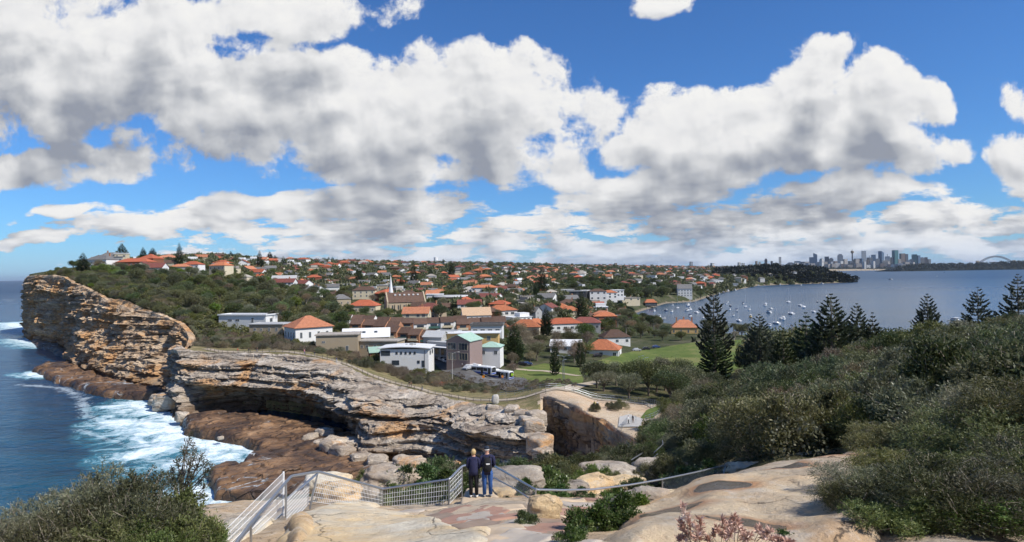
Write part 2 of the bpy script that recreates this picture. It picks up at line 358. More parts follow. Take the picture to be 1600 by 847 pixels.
# ------------------------------------------------------------------ terrain heights
CTRL = []   # (X, Y, z)
def cp(u, Y, z=None, v=None):
    if v is not None: p = Q(u, v, Y=Y)
    else: p = np.array([*(Q(u, 430, Y=Y)[:2]), z])
    CTRL.append(p)
for u, Y, z in [
  # foreground platform
  (-2500, -8, 40), (-900, -2, 41.5), (800, -10, 43), (3500, -8, 44), (200, 6, 41.2), (800, 2, 43.0), (1500, 6, 42.1), (1600, 9, 40.9), (2200, 10, 42.5), (1200, 11, 40.2), (1350, 9, 40.9),
  (330, 15, 38.6), (446, 19, 37.85), (484, 21, 37.4), (598, 25, 35.9), (700, 24, 36.3), (390, 15, 38.7), (560, 18, 38.0), (740, 22.7, 36.9), (700, 14, 39.2), (900, 15, 39.0), (850, 22, 37.1), (1000, 19, 37.9), (1035, 26, 36.0),
  (1100, 15, 39.6), (1200, 20, 38.7), (1330, 20, 38.9), (1330, 27, 37.4), (1200, 28, 36.9), (1500, 14, 39.7), (1500, 25, 38.9), (1600, 40, 37.4),(1600, 24, 39.2), (1900, 35, 39.5), (2300, 60, 39),
  (1135, 27, 36.4), (1000, 32, 33.6), (900, 34, 33.9), (820, 30, 34.6), (700, 30, 34.6), (600, 34, 33.5), (400, 28, 34.8), (250, 24, 36), (100, 20, 36.8), (-100, 16, 38.5), (-500, 20, 35),
  # slope down to the chasm, right-hand scrub ridge
  (880, 48, 29.5), (980, 48, 30.2), (1000, 65, 25.5), (960, 75, 21), (1100, 50, 32.0), (1100, 70, 27.5), (1200, 40, 34.6), (1200, 62, 31.5), (1320, 45, 35.0), (1320, 70, 32.8),
  (1450, 60, 35.8), (1600, 70, 35.6), (1900, 90, 33), (1040, 85, 21.5), (1010, 105, 17), (1100, 95, 23), (1200, 90, 26.5), (1350, 100, 28.0), (1500, 110, 29.3), (1600, 120, 31), (2000, 150, 28),
  (1030, 125, 16.0), (1100, 130, 17.5), (1200, 130, 17), (1350, 150, 16.5), (1600, 190, 16), (2000, 220, 14),
  (1040, 160, 11.5), (1100, 180, 8.5), (1200, 190, 7.5), (1400, 230, 5.5), (1700, 280, 4), (2200, 330, 3), (920, 160, 13), (960, 190, 9.5),
  # gap platform
  (850, 150, 15.5), (900, 140, 15.8), (985, 120, 15.8), (990, 108, 16), (930, 125, 16),
  # park and terminus
  (800, 240, 6.3), (760, 230, 8), (740, 215, 9.5), (850, 225, 7.5), (900, 250, 5.8), (1000, 280, 5.0), (1000, 230, 6.5), (1100, 260, 5.5), (1100, 330, 4.2), (1000, 360, 4.2), (1180, 380, 3), (950, 450, 4), (1070, 430, 3.2), (1000, 520, 2.6), (1400, 360, 2), (2200, 370, 1.5),
  (700, 235, 10), (650, 245, 11), (560, 250, 14), (480, 270, 17), (400, 270, 19.5), (600, 300, 12.5), (690, 270, 12.5), (724, 238, 12.0), (738, 262, 13.0), (768, 300, 13.2), (820, 300, 9.0), (800, 345, 13.3), (745, 365, 16.6), (885, 305, 8.0), (880, 352, 12.5), (915, 370, 11.6), (960, 340, 7.2), (880, 445, 15),
  (600, 350, 15), (500, 350, 18.5), (400, 350, 23), (320, 330, 27), (250, 330, 33), (200, 330, 37),
  (570, 520, 25), (633, 445, 18.6), (728, 440, 20), (746, 500, 21), (800, 500, 19.5), (880, 520, 15.5), (500, 500, 25), (400, 500, 34), (300, 480, 40), (200, 450, 45), (140, 420, 46.5),
  (600, 700, 26), (500, 700, 33), (400, 680, 43.5), (445, 640, 35), (300, 620, 53), (200, 600, 57), (140, 550, 55.5), (110, 520, 53), (80, 500, 49.5), (55, 505, 48.5), (700, 700, 27), (800, 650, 24.5), (880, 650, 19), (960, 640, 5), (990, 780, 7),
  (600, 1000, 43), (500, 1000, 53), (400, 1000, 68), (300, 900, 70), (200, 800, 62), (800, 1000, 33), (900, 900, 25), (950, 1000, 25), (1000, 1000, 17), (1050, 960, 11),
  (600, 1400, 62), (500, 1300, 68), (400, 1300, 73), (800, 1500, 50), (950, 1300, 33), (1050, 1300, 24), (1100, 1330, 14), (1150, 1400, 9), (700, 1400, 56),
  (600, 1900, 73), (400, 1900, 70), (800, 2500, 70), (900, 2200, 54), (1000, 2200, 42), (1100, 2200, 33), (1200, 2150, 40), (1270, 2080, 32), (1330, 2000, 5),
  (900, 3000, 66), (1000, 3500, 60), (1100, 4000, 52), (600, 3000, 68), (300, 2500, 60), (1200, 3500, 36), (1000, 6000, 45), (700, 6000, 55), (1150, 8000, 30), (1200, 9500, 25), (400, 6000, 45), (100, 3000, 40), (0, 1500, 35), (800, 12000, 40), (1300, 9500, 22), (1450, 9500, 22), (2200, 9500, 20)]:
    cp(u, Y, z=z)
# ---- cliff rows, photo column by column: (u, v, Y)
C2 = [ # u, T(v,Y), lip(v,Y), recess(v,Y), base(v,Y)
 (262, (546, 246), (580, 240), (590, 240), (640, 236)),
 (270, (546, 228), (585, 224), (592, 226), (645, 222)),
 (278, (547, 224), (600, 211), (606, 212), (662, 201)),
 (330, (551, 221), (602, 206), (609, 217), (660, 211)),
 (385, (554, 216), (606, 199), (613, 217), (662, 214)),
 (430, (556, 211), (607, 194), (617, 213), (668, 211)),
 (470, (559, 205), (612, 186), (624, 207), (682, 206)),
 (505, (564, 199), (622, 179), (634, 200.5), (698, 200)),
 (535, (577, 191), (636, 169), (648, 190), (718, 191)),
 (556, (588, 185), (644, 160), (654, 178), (735, 180)),
 (575, (595, 181), (650, 157), (656, 160), (740, 150)),
 (600, (601, 177), (652, 156), (658, 158), (742, 147)),
 (640, (612, 170), (656, 154), (664, 156), (746, 143)),
 (680, (621, 164), (662, 149), (670, 151), (750, 140)),
 (720, (631, 157), (668, 143), (676, 145), (754, 135)),
 (760, (637, 151), (676, 137), (684, 138), (758, 131)),
 (800, (642, 146), (684, 132), (692, 133), (760, 127)),
 (835, (648, 142), (690, 130), (698, 131), (762, 124)),
 (850, (650, 143), (692, 136), (700, 137), (762, 134)),
]
C1 = [ # far headland: tip, far buttress, notch between, nearer buttress, back to the notch
 (38, (437, 560), (450, 560), (470, 560), (516, 556)),
 (44, (432, 505), (455, 500), (480, 503), (527, 498)),
 (60, (430, 486), (455, 478), (480, 478), (535, 462)),
 (80, (430, 470), (455, 462), (485, 460), (541, 440)),
 (98, (432, 455), (458, 447), (488, 445), (546, 425)),
 (108, (438, 425), (465, 425), (495, 420), (556, 400)),
 (112, (442, 385), (470, 372), (500, 362), (572, 338)),
 (125, (446, 368), (474, 356), (504, 346), (578, 318)),
 (145, (456, 346), (480, 338), (510, 328), (588, 296)),
 (170, (470, 326), (494, 318), (520, 312), (597, 281)),
 (200, (480, 311), (505, 303), (530, 296), (605, 268)),
 (235, (487, 300), (515, 292), (540, 284), (611, 260)),
 (262, (497, 287), (525, 281), (548, 274), (615, 254)),
 (282, (507, 276), (535, 270), (560, 264), (617, 249)),
 (292, (517, 268), (545, 262), (570, 256), (618, 246)),
 (296, (530, 258), (555, 256), (580, 254), (620, 250)),
 (288, (545, 250), (570, 250), (590, 250), (625, 250)),
]
GAPT = [(845, 622, 152), (870, 628, 147), (900, 645, 136.5), (930, 655, 130), (955, 672, 119), (985, 690, 108.5), (1000, 706, 100)]
for c_ in C2[2::2]: CTRL.append(Q(c_[0], c_[1][0], Y=c_[1][1]))
for c_ in C1[3:-1:2]: CTRL.append(Q(c_[0], c_[1][0], Y=c_[1][1]))
for c_ in GAPT[1:]: CTRL.append(Q(c_[0], c_[1], Y=c_[2]))
CTRL = np.array(CTRL)
# gentle headland at the harbour mouth and its dip behind
def st(x, y):
    yy = y + 30.0
    return x / yy, np.log(yy)
def _K(r2): return np.where(r2 > 1e-12, .5 * r2 * np.log(r2 + 1e-300), 0)
_s, _t = st(CTRL[:, 0], CTRL[:, 1]); _S = np.stack([_s * 3.0, _t], 1)
_d2 = ((_S[:, None] - _S[None]) ** 2).sum(-1)
_n = len(_S); _A = np.zeros((_n + 3, _n + 3)); _A[:_n, :_n] = _K(_d2) + np.eye(_n) * 1e-4
_A[:_n, _n] = 1; _A[:_n, _n + 1:] = _S; _A[_n, :_n] = 1; _A[_n + 1:, :_n] = _S.T
_W = np.linalg.solve(_A, np.concatenate([CTRL[:, 2], np.zeros(3)]))
def tps(x, y):
    s, t = st(np.asarray(x, float), np.asarray(y, float)); S = np.stack([s.ravel() * 3.0, t.ravel()], 1)
    r = np.empty(len(S))
    for a in range(0, len(S), 40000):
        q = S[a:a + 40000]; d2 = ((q[:, None] - _S[None]) ** 2).sum(-1)
        r[a:a + 40000] = _K(d2) @ _W[:_n] + _W[_n] + q @ _W[_n + 1:]
    return r.reshape(s.shape)

def prow(C, k): return np.array([Q(c[0], c[k][0], Y=c[k][1]) for c in C])
T1, T2 = prow(C1, 1), prow(C2, 1)
GT = np.array([Q(u, v, Y=y) for u, v, y in GAPT])
def inland(P, off):
    """shift polyline away from the sea (to larger Y / its left)"""
    t = np.gradient(P[:, :2], axis=0); t /= np.linalg.norm(t, axis=1)[:, None] + 1e-9
    nrm = np.stack([-t[:, 1], t[:, 0]], 1)
    return P[:, :2] + nrm * off
SEA = [(-90000, 30000), (-3500, 30000), (-2600, 9000), (-1500, 4000), (-900, 2000), (-620, 1100), (-480, 760), (-430, 640)]
SEA += [tuple(p) for p in inland(T1, 3.0)] + [tuple(p) for p in inland(T2, 2.5)[2:]] + [tuple(p) for p in inland(GT, 1.2)]
SEA += [tuple(Q(u, 430, Y=y)[:2]) for u, y in [(1010, 84), (985, 74), (930, 64), (880, 58), (830, 47), (760, 41), (660, 40), (540, 40), (440, 38), (340, 33), (240, 29), (100, 26), (-150, 23), (-700, 26), (-2500, 60)]]
SEA += [(-90000, 60)]
HARB = [(s * y, y) for s, y in [(3.5, 380), (0.8, 385), (0.37, 415), (0.27, 500), (0.19, 590), (0.17, 640), (0.195, 690), (0.24, 865), (0.285, 905), (0.31, 1080), (0.33, 1250), (0.385, 1700), (0.525, 1880), (0.54, 1960), (0.45, 2600), (0.42, 4000), (0.43, 8700), (3.5, 8700)]]
def seaward(x, y): return in_poly(x, y, SEA)
def height(x, y, detail=True):
    x = np.asarray(x, float); y = np.asarray(y, float)
    h = tps(x, y)
    if detail:
        P = np.stack([x, y, np.zeros_like(x)], -1)
        near = 1 - sstep(y, 40, 90)
        h = h + (fbm(P * .25, 4, 3) - .5) * .5 * near + (fbm(P * 1.3, 3, 5) - .5) * .16 * near
        h = h + (fbm(P * .05, 3, 9) - .5) * 2.2 * sstep(y, 60, 140) * (1 - .75 * ((x > 5) & (y > 200) & (y < 420)))
        h = h + (fbm(P * .012, 3, 11) - .5) * 9 * sstep(y, 500, 1200)
    hd = seg_dist(x, y, HARB); inh = in_poly(x, y, HARB)
    h = np.where(inh, -np.minimum(4, .3 + hd * .1), np.where(hd < 60, np.minimum(h, .35 + hd * .22 + np.maximum(0, hd - 6) * .5), h))
    return h
def H(x, y): return float(height(np.array([x]), np.array([y]))[0])
def G(u, v, lo=8.0, hi=12000.0, off=0.0):
    """where the photo pixel's ray first meets the ground"""
    d = ray(u, v)
    t = np.exp(np.linspace(math.log(lo), math.log(hi), 900))
    p = C0 + d * t[:, None]
    g = p[:, 2] - off - height(p[:, 0], p[:, 1])
    i = np.argmax(g < 0)
    if g[i] >= 0: return p[-1]
    if i == 0: return p[0]
    f = g[i - 1] / (g[i - 1] - g[i]); tt = t[i - 1] + (t[i] - t[i - 1]) * f
    return C0 + d * tt
# ------------------------------------------------------------------ the setting
def build_ground():
    nc, nr = 620, 1150
    s = np.concatenate([np.linspace(-3.2, -1.0, 60, endpoint=False), np.linspace(-1.0, 1.0, nc), np.linspace(1.0, 3.2, 61)[1:]])
    t = np.concatenate([np.linspace(math.log(18), math.log(130), 330, endpoint=False), np.linspace(math.log(130), math.log(700), 470, endpoint=False), np.linspace(math.log(700), math.log(14000), 350)])
    S, T = np.meshgrid(s, t); yy = np.exp(T); Y = yy - 30; X = S * yy
    Z = height(X, Y)
    sea = seaward(X, Y); Z = np.where(sea, -6.0, Z)
    V = np.stack([X, Y, Z], -1).reshape(-1, 3)
    cxx = (X[:-1, :-1] + X[1:, 1:]) / 2; cyy = (Y[:-1, :-1] + Y[1:, 1:]) / 2
    under = (Z[:-1, :-1] < -1) & (Z[1:, 1:] < -1) & (Z[1:, :-1] < -1) & (Z[:-1, 1:] < -1)
    mi = np.ones(cxx.shape, int)                     # scrub
    mi[cyy > 230] = 2                                # suburb
    P = np.stack([cxx, cyy, 0 * cxx], -1)
    nz = fbm(P * .35, 3, 21)
    fore = (cyy < np.where(cxx > 6, 20.5, 31) + nz * 6) & (cxx < 15 + (nz - .5) * 6)
    mi[fore] = 0
    # bare rock showing through scrub, dry grass strip along the cliff top
    d2 = seg_dist(cxx, cyy, [tuple(p[:2]) for p in T2[2:]], False)
    mi[(d2 < 20) & (cyy > 100)] = 3
    gp = in_poly(cxx, cyy, [tuple(Q(u, 430, Y=y)[:2]) for u, y in [(838, 150), (845, 162), (900, 162), (960, 165), (1020, 158), (1035, 142), (1030, 128), (1000, 112), (1005, 98), (980, 100), (900, 128)]])
    mi[gp] = 4
    hd = seg_dist(cxx, cyy, HARB)
    mi[(hd < 2.5 + .002 * cyy) & (cyy > 300)] = 5
    keep = ~under
    me = mesh_np('ground', V, grid_faces(*X.shape, keep), [M_fore, M_scrub, M_suburb, M_dry, M_platform, M_sand], mi[keep], True)
    tag(link('ground', me), 'sandstone headland falling to suburb, park and harbour shore', kind='structure')
build_ground()

def drape(name, poly, mat, dz=.12, step=2.0, label=None, extra=None):
    """a thin sheet following the ground inside a polygon of world XY"""
    poly = np.array(poly)[:, :2]; a, b = poly.min(0) - step, poly.max(0) + step
    nx, ny = int((b[0] - a[0]) / step) + 2, int((b[1] - a[1]) / step) + 2
    X, Y = np.meshgrid(a[0] + np.arange(nx) * step, a[1] + np.arange(ny) * step)
    inside = in_poly(X, Y, [tuple(p) for p in poly])
    # snap border points to the outline
    k = inside[:-1, :-1] | inside[1:, 1:] | inside[1:, :-1] | inside[:-1, 1:]
    use = np.zeros(X.shape, bool)
    for i in (0, 1):
        for j in (0, 1): use[i:X.shape[0] - 1 + i, j:X.shape[1] - 1 + j] |= k
    mv = use & ~inside
    px, py = X[mv], Y[mv]; best = np.full(px.shape, 1e9); nxp, nyp = px.copy(), py.copy(); n = len(poly)
    for i in range(n):
        x1, y1 = poly[i]; x2, y2 = poly[(i + 1) % n]; dx, dy = x2 - x1, y2 - y1
        t = np.clip(((px - x1) * dx + (py - y1) * dy) / (dx * dx + dy * dy + 1e-9), 0, 1)
        qx, qy = x1 + t * dx, y1 + t * dy; d = np.hypot(px - qx, py - qy); w = d < best
        best = np.where(w, d, best); nxp = np.where(w, qx, nxp); nyp = np.where(w, qy, nyp)
    X[mv], Y[mv] = nxp, nyp
    Z = height(X, Y) + dz
    me = mesh_np(name, np.stack([X, Y, Z], -1).reshape(-1, 3), grid_faces(*X.shape, k), [mat], None, True)
    o = link(name, me); tag(o, label, kind='structure'); return o
def GP(pts, **k): return [G(u, v, **k) for u, v in pts]
def ribbon(pts, w):
    P = np.array(pts)[:, :2]; t = np.gradient(P, axis=0); t /= np.linalg.norm(t, axis=1)[:, None]
    n = np.stack([-t[:, 1], t[:, 0]], 1) * w / 2
    return np.concatenate([P + n, (P - n)[::-1]])
def XY(*l): return [tuple(Q(u, 430, Y=y)[:2]) for u, y in l]

# ---------------- water
def build_water():
    m_, g = new_mat('ocean_water')
    tc = g.add('ShaderNodeNewGeometry').outputs['Position']
    x, y, z = g.sep(tc)[:3]
    dist = g.vm('LENGTH', tc)
    a = g.noise(g.vm('MULTIPLY', tc, (.6, 1.0, 1)), .09, 5, .6, .3)
    b_ = g.noise(g.vm('MULTIPLY', tc, (.5, 1.0, 1)), .55, 5, .6, .4)
    c_ = g.noise(g.vm('MULTIPLY', tc, (.35, 1.0, 1)), .012, 4, .6, .3)
    harb = g.m('MULTIPLY', g.rng(g.m('SUBTRACT', x, g.m('MULTIPLY', y, 0.12)), 0, 60), g.rng(y, 330, 360))
    deep = g.mix(g.rng(c_, .35, .65), (.004, .028, .075, 1), (.006, .050, .115, 1))
    teal = g.mix(g.rng(a, .35, .65), (.004, .055, .095, 1), (.006, .10, .150, 1))
    near = g.m('MULTIPLY', g.rng(y, 270, 90), g.rng(x, -20, -80, 1.0, 1.0))
    deep = g.mix(g.m('MULTIPLY', near, .75), deep, teal)
    hc = g.mix(g.rng(c_, .35, .65), (.012, .042, .080, 1), (.012, .058, .125, 1))
    base = g.mix(harb, deep, hc)
    # foam and churned water: patches in world metres
    def patch(p, q, rad):     # capsule
        ax, ay = p; bx, by = q
        pa = g.vm('SUBTRACT', tc, (ax, ay, 0)); ba = (bx - ax, by - ay, 0); L = ba[0] ** 2 + ba[1] ** 2 + 1e-6
        h = g.m('MULTIPLY', g.vm('DOT_PRODUCT', pa, ba), 1 / L, clamp=True)
        dd = g.vm('LENGTH', g.vm('SUBTRACT', pa, g.vm('SCALE', ba, h)))
        return g.rng(dd, rad, 0.0)
    def W(u, v): return tuple(Q(u, v, z=0)[:2])
    caps = [((262, 622), (240, 640), 15), ((240, 640), (205, 632), 11), ((300, 690), (250, 665), 16), ((330, 690), (390, 705), 11), ((350, 712), (300, 720), 13), ((280, 665), (180, 660), 9),
            ((260, 700), (215, 712), 9), ((300, 765), (345, 778), 7), ((20, 505), (55, 520), 26), ((40, 530), (75, 540), 16), ((45, 583), (75, 588), 7), ((255, 620), (275, 655), 10), ((380, 700), (430, 712), 8)]
    f = None
    for p, q, r_ in caps:
        k = patch(W(*p), W(*q), r_ * 1.5)
        f = k if f is None else g.m('MAXIMUM', f, k)
    lines = [((30, 601), (95, 606), 3.0), ((95, 606), (130, 622), 4), ((130, 622), (135, 650), 3.5), ((135, 650), (175, 662), 4), ((120, 670), (210, 700), 2.6), ((5, 468), (20, 470), 5)]
    fl = None
    for p, q, r_ in lines:
        k = patch(W(*p), W(*q), r_ * 1.6)
        fl = k if fl is None else g.m('MAXIMUM', fl, k)
    fn = g.noise(g.vm('MULTIPLY', tc, (1.0, 1.0, 1)), .13, 8, .68, 1.2)
    fn2 = g.noise(tc, .7, 6, .7, .6)
    foam = g.m('ADD', f, g.m('MULTIPLY', g.m('SUBTRACT', g.m('ADD', g.m('MULTIPLY', fn, .7), g.m('MULTIPLY', fn2, .3)), .5), 3.4))
    foamM = g.m('MULTIPLY', g.rng(foam, .30, .95), g.rng(f, .02, .12))
    lm = g.m('MULTIPLY', g.rng(g.m('ADD', fl, g.m('MULTIPLY', g.m('SUBTRACT', g.m('ADD', g.m('MULTIPLY', fn, .5), g.m('MULTIPLY', fn2, .5)), .5), 4.5)), .6, 1.1), g.m('MULTIPLY', g.rng(fl, .1, .5), .45))
    caps_ = g.m('MULTIPLY', g.rng(g.noise(g.vm('MULTIPLY', tc, (.5, 1.4, 1)), .06, 8, .78, .2), .735, .775), g.m('MULTIPLY', g.m('SUBTRACT', 1.0, harb), .6))
    mask = g.m('MAXIMUM', g.m('MAXIMUM', foamM, lm), caps_)
    aq = g.m('MULTIPLY', g.rng(g.m('ADD', f, g.m('MULTIPLY', g.m('SUBTRACT', fn, .5), 2.6)), -.1, .6), g.rng(f, .0, .12))
    base = g.mix(g.m('MULTIPLY', aq, .85), base, (.07, .33, .42, 1))
    # light wind streaks on the harbour
    ws = g.noise(g.vm('MULTIPLY', tc, (.15, 1.0, 1)), .010, 5, .6, .2)
    base = g.mix(g.m('MULTIPLY', g.m('MULTIPLY', g.rng(ws, .5, .62), harb), .22), base, (.10, .16, .22, 1))
    base = g.mix(mask, base, g.mix(g.rng(fn2, .3, .7), (.62, .80, .86, 1), (.88, .91, .92, 1)))
    g.put(g.b.inputs['Base Color'], base)
    g.put(g.b.inputs['Roughness'], g.m('ADD', .16, g.m('ADD', g.m('MULTIPLY', mask, .7), g.m('MULTIPLY', g.rng(dist, 150, 3000), .22))))
    g.b.inputs['IOR'].default_value = 1.33
    g.put(g.b.inputs['Specular IOR Level'], g.rng(mask, 0, 1, .5, .1))
    hh = g.m('ADD', g.m('ADD', g.m('MULTIPLY', a, 2.2), g.m('MULTIPLY', b_, .55)), g.m('MULTIPLY', g.noise(tc, 2.2, 4, .6), .12))
    hh = g.m('ADD', hh, g.m('MULTIPLY', mask, .25))
    bn = g.add('ShaderNodeBump', None, Height=hh, Strength=1.0, Distance=1.0)
    g.put(bn.inputs['Strength'], g.rng(harb, 0, 1, 1.0, .45)); g.l.new(bn.outputs[0], g.b.inputs['Normal'])
    Lw = 70000
    me = mesh_np('sea', [(-Lw, -3000, 0), (Lw, -3000, 0), (Lw, 120000, 0), (-Lw, 120000, 0)], np.array([[0, 1, 2, 3]]), [m_])
    tag(link('sea', me), 'blue open sea and harbour water with white surf below the cliffs', kind='structure')
build_water()

# ---------------- cliffs
def loft(name, rows, nu, nv, mat, label, seed, amp=(2.2, 1.2), cap=5.0, weights=(.42, .06, .52), blocky=1.0, step=1.0, flute=0.0):
    rows = [np.asarray(r_) for r_ in rows]
    L = np.concatenate([[0], np.cumsum(np.linalg.norm(np.diff(rows[0][:, :2] * .5 + rows[-1][:, :2] * .5, axis=0), axis=1))]); L /= L[-1]
    uu = np.linspace(0, 1, nu)
    R_ = np.array([[np.interp(uu, L, r_[:, k]) for k in range(3)] for r_ in rows]).transpose(0, 2, 1)   # rows, nu, 3
    # cap row inland
    t = np.gradient(R_[0][:, :2], axis=0); t /= np.linalg.norm(t, axis=1)[:, None]; n = np.stack([t[:, 1], -t[:, 0]], 1)     # seaward
    for _ in range(20): n[1:-1] = (n[:-2] + n[1:-1] + n[2:]) / 3
    n /= np.linalg.norm(n, axis=1)[:, None]
    br = np.concatenate([[0], np.cumsum(weights)]); br /= br[-1]
    vv = np.linspace(0, 1, nv)
    V = np.empty((nv, nu, 3))
    for k in range(3):
        V[:, :, k] = np.array([np.interp(vv, br, R_[:, i, k]) for i in range(nu)]).T
    # sharpen: strata ledges
    z = V[..., 2].copy(); P = V.copy()
    w = (fbm(np.stack([P[..., 0] * .02, P[..., 1] * .02, z * .02], -1), 3, seed) - .5) * 7
    q = (z + w)
    lay = np.stack([P[..., 0] * .016, P[..., 1] * .016, q * .50], -1)
    a1 = vnoise(lay, seed + 3); a1 = sstep(a1, .36, .58)
    def cells(fx, fz, sd):
        wx = fbm(np.stack([P[..., 0] * .1, P[..., 1] * .1, z * .15], -1), 2, sd) * 1.6
        ix = np.floor(P[..., 0] * fx + wx + np.floor(q * fz) * .37).astype(np.int64); iy = np.floor(P[..., 1] * fx + wx).astype(np.int64); iz = np.floor(q * fz).astype(np.int64)
        n_ = (ix * 374761393 + iy * 668265263 + iz * 1442695041 + sd * 7919) & 0xFFFFFFFF; n_ = ((n_ ^ (n_ >> 13)) * 1274126177) & 0xFFFFFFFF
        return ((n_ ^ (n_ >> 16)) & 0xFFFF) / 65535.0 - .5
    cl = (cells(.13, .22, seed + 20) * 2.6 + cells(.32, .6, seed + 21) * 1.3 + cells(.7, 1.6, seed + 22) * .5) * blocky
    lay2 = np.stack([P[..., 0] * .035, P[..., 1] * .035, q * 1.5], -1); a2 = sstep(vnoise(lay2, seed + 4), .36, .6)
    lay3 = np.stack([P[..., 0] * .07, P[..., 1] * .07, q * 3.6], -1); a3 = vnoise(lay3, seed + 8)
    blk = fbm(np.stack([P[..., 0] * .09, P[..., 1] * .09, z * .07], -1), 3, seed + 5) - .5
    # vertical joints
    jn = np.abs(vnoise(np.stack([P[..., 0] * .16 + z * .01, P[..., 1] * .16, q * .05], -1), seed + 6) - .5); jn = -sstep(jn, .035, 0) * 1.0
    fine = fbm(P * .8, 3, seed + 7) - .5
    d = (a1 - .5) * amp[0] + (a2 - .5) * amp[1] + (a3 - .5) * amp[1] * .5 + blk * 2.6 * step + jn + fine * .5 + cl * min(step, 1.2)
    if flute: d = d + (fbm(np.stack([P[..., 0] * 1.1, P[..., 1] * 1.1, z * .06], -1), 3, seed + 40) - .5) * flute + (vnoise(np.stack([P[..., 0] * .25, P[..., 1] * .25, z * .04], -1), seed + 41) - .5) * flute * 1.2
    env = np.minimum(1, vv * 6 + .12)[:, None]
    V[..., 0] += n[None, :, 0] * d * env; V[..., 1] += n[None, :, 1] * d * env
    V[..., 2] += fine * .5 * env + (a2 - .5) * .3
    # inland cap rows
    caps = []
    for f, dz in ((1.0, -1.2), (.6, .0), (.25, .15)):
        c = R_[0].copy(); c[:, :2] -= n * cap * f; c[:, 2] = V[0, :, 2] * (1 - f) + (height(c[:, 0], c[:, 1]) + .15) * f + dz * (f == 1.0)
        c[:, 2] += (fbm(c * .4, 3, seed + 12) - .5) * 1.0 - (1.0 if f == .25 else 0) * (vnoise(c * .3, seed + 30) > .5)
        caps.append(c)
    V = np.concatenate([np.array(caps), V, V[-1:] + np.array([0, 0, -6.0])])
    me = mesh_np(name, V.reshape(-1, 3), grid_faces(V.shape[0], nu)[:, ::-1], [mat], None, False)
    o = link(name, me); tag(o, label, 'cliff'); return o
rows1 = [prow(C1, k) for k in (1, 2, 3, 4)]; rows2 = [prow(C2, k) for k in (1, 2, 3, 4)]
loft('sea_cliff', rows1, 700, 200, M_cliffL, 'tall orange and cream headland cliff behind the surf, houses on its top', 5, (1.6, .9), 3, (.25, .25, .5), step=1.3, blocky=1.0)
loft('sea_cliff', rows2, 900, 230, M_cliff, 'long layered grey and tan cliff with a dark sea cave, path fence along its top', 41, (2.8, 1.4), 5, (.40, .05, .55), blocky=.8)
def gap_wall():
    rows = [GT, GT + [[0.4, -.6, -5]], GT + [[.6, -1.2, -9]], GT * [1, 1, 0] + [[1.0, -2.2, -4]]]
    m_ = rock_mat('gap_wall_rock', [(0, (.12, .085, .06)), (.3, (.26, .19, .13)), (.6, (.42, .32, .22)), (1, (.58, .46, .33))], .10, 1.2, 1.0, False, .8)
    loft('rock_wall', rows, 420, 110, m_, 'sheer brown wall of the chasm with dark stains, below the tan rock platform', 77, (.5, .4), 1.5, (.3, .2, .5), step=.35, blocky=.25, flute=1.6)
gap_wall()

# ---------------- shelves at the cliff foot, boulders, slabs
def slab(name, poly, top, thick, mat, label, cat='rock', step=.25, edge=.8, amp=.25, fs=.6, seed=0, dome=0.0, strata=0.0, blocks=None):
    """rock slab: outline in world XY, height = top(x,y) falling away at the rim"""
    poly = np.array(poly)[:, :2]; a, b = poly.min(0) - step, poly.max(0) + step
    X, Y = np.meshgrid(np.arange(a[0], b[0] + step, step), np.arange(a[1], b[1] + step, step))
    P = np.stack([X, Y, 0 * X], -1)
    wx = (fbm(P * .7 / max(edge, .3) * .5, 3, seed + 50) - .5) * edge * 1.6
    ins = in_poly(X, Y, [tuple(p) for p in poly]); d = seg_dist(X, Y, [tuple(p) for p in poly]); d = np.where(ins, d, -d) + wx
    base = top(X, Y) if callable(top) else np.full(X.shape, float(top))
    n = (fbm(P * fs, 5, seed) - .5) * 2 * amp
    h = base + n + dome * np.clip(d / 4, 0, 1)
    fall = 1 - np.sqrt(np.clip(1 - (1 - np.clip(d / edge, 0, 1)) ** 2, 0, 1))
    h = h - fall * thick
    if blocks:
        ca, sa = math.cos(blocks[2]), math.sin(blocks[2]); U = X * ca + Y * sa + wx * .25; W_ = -X * sa + Y * ca + (fbm(P * .08, 2, seed + 60) - .5) * 6
        iu = np.floor(U / blocks[0] + np.floor(W_ / blocks[1]) * .5); iw = np.floor(W_ / blocks[1]); hh = np.sin(iu * 127.1 + iw * 311.7) * 43758.5453; h = h + (hh - np.floor(hh) - .5) * blocks[3]
        gap = np.minimum(np.abs(U / blocks[0] + np.floor(W_ / blocks[1]) * .5 - iu - .0), np.abs(W_ / blocks[1] - iw)); h = h - .35 * (gap < .05)
    if strata:
        hs = np.round(h / strata) * strata; h = h * .35 + hs * .65
    k = (d[:-1, :-1] > -step * 1.2) & (d[1:, 1:] > -step * 1.2) & (d[1:, :-1] > -step * 1.2) & (d[:-1, 1:] > -step * 1.2)
    me = mesh_np(name, np.stack([X, Y, h], -1).reshape(-1, 3), grid_faces(*X.shape, k), [mat], None, True)
    o = link(name, me)
    if cat: tag(o, label, cat)
    else: tag(o, label, kind='structure')
    return o
def ZP(pts, z): return [tuple(Q(u, v, z=z)[:2]) for u, v in pts]
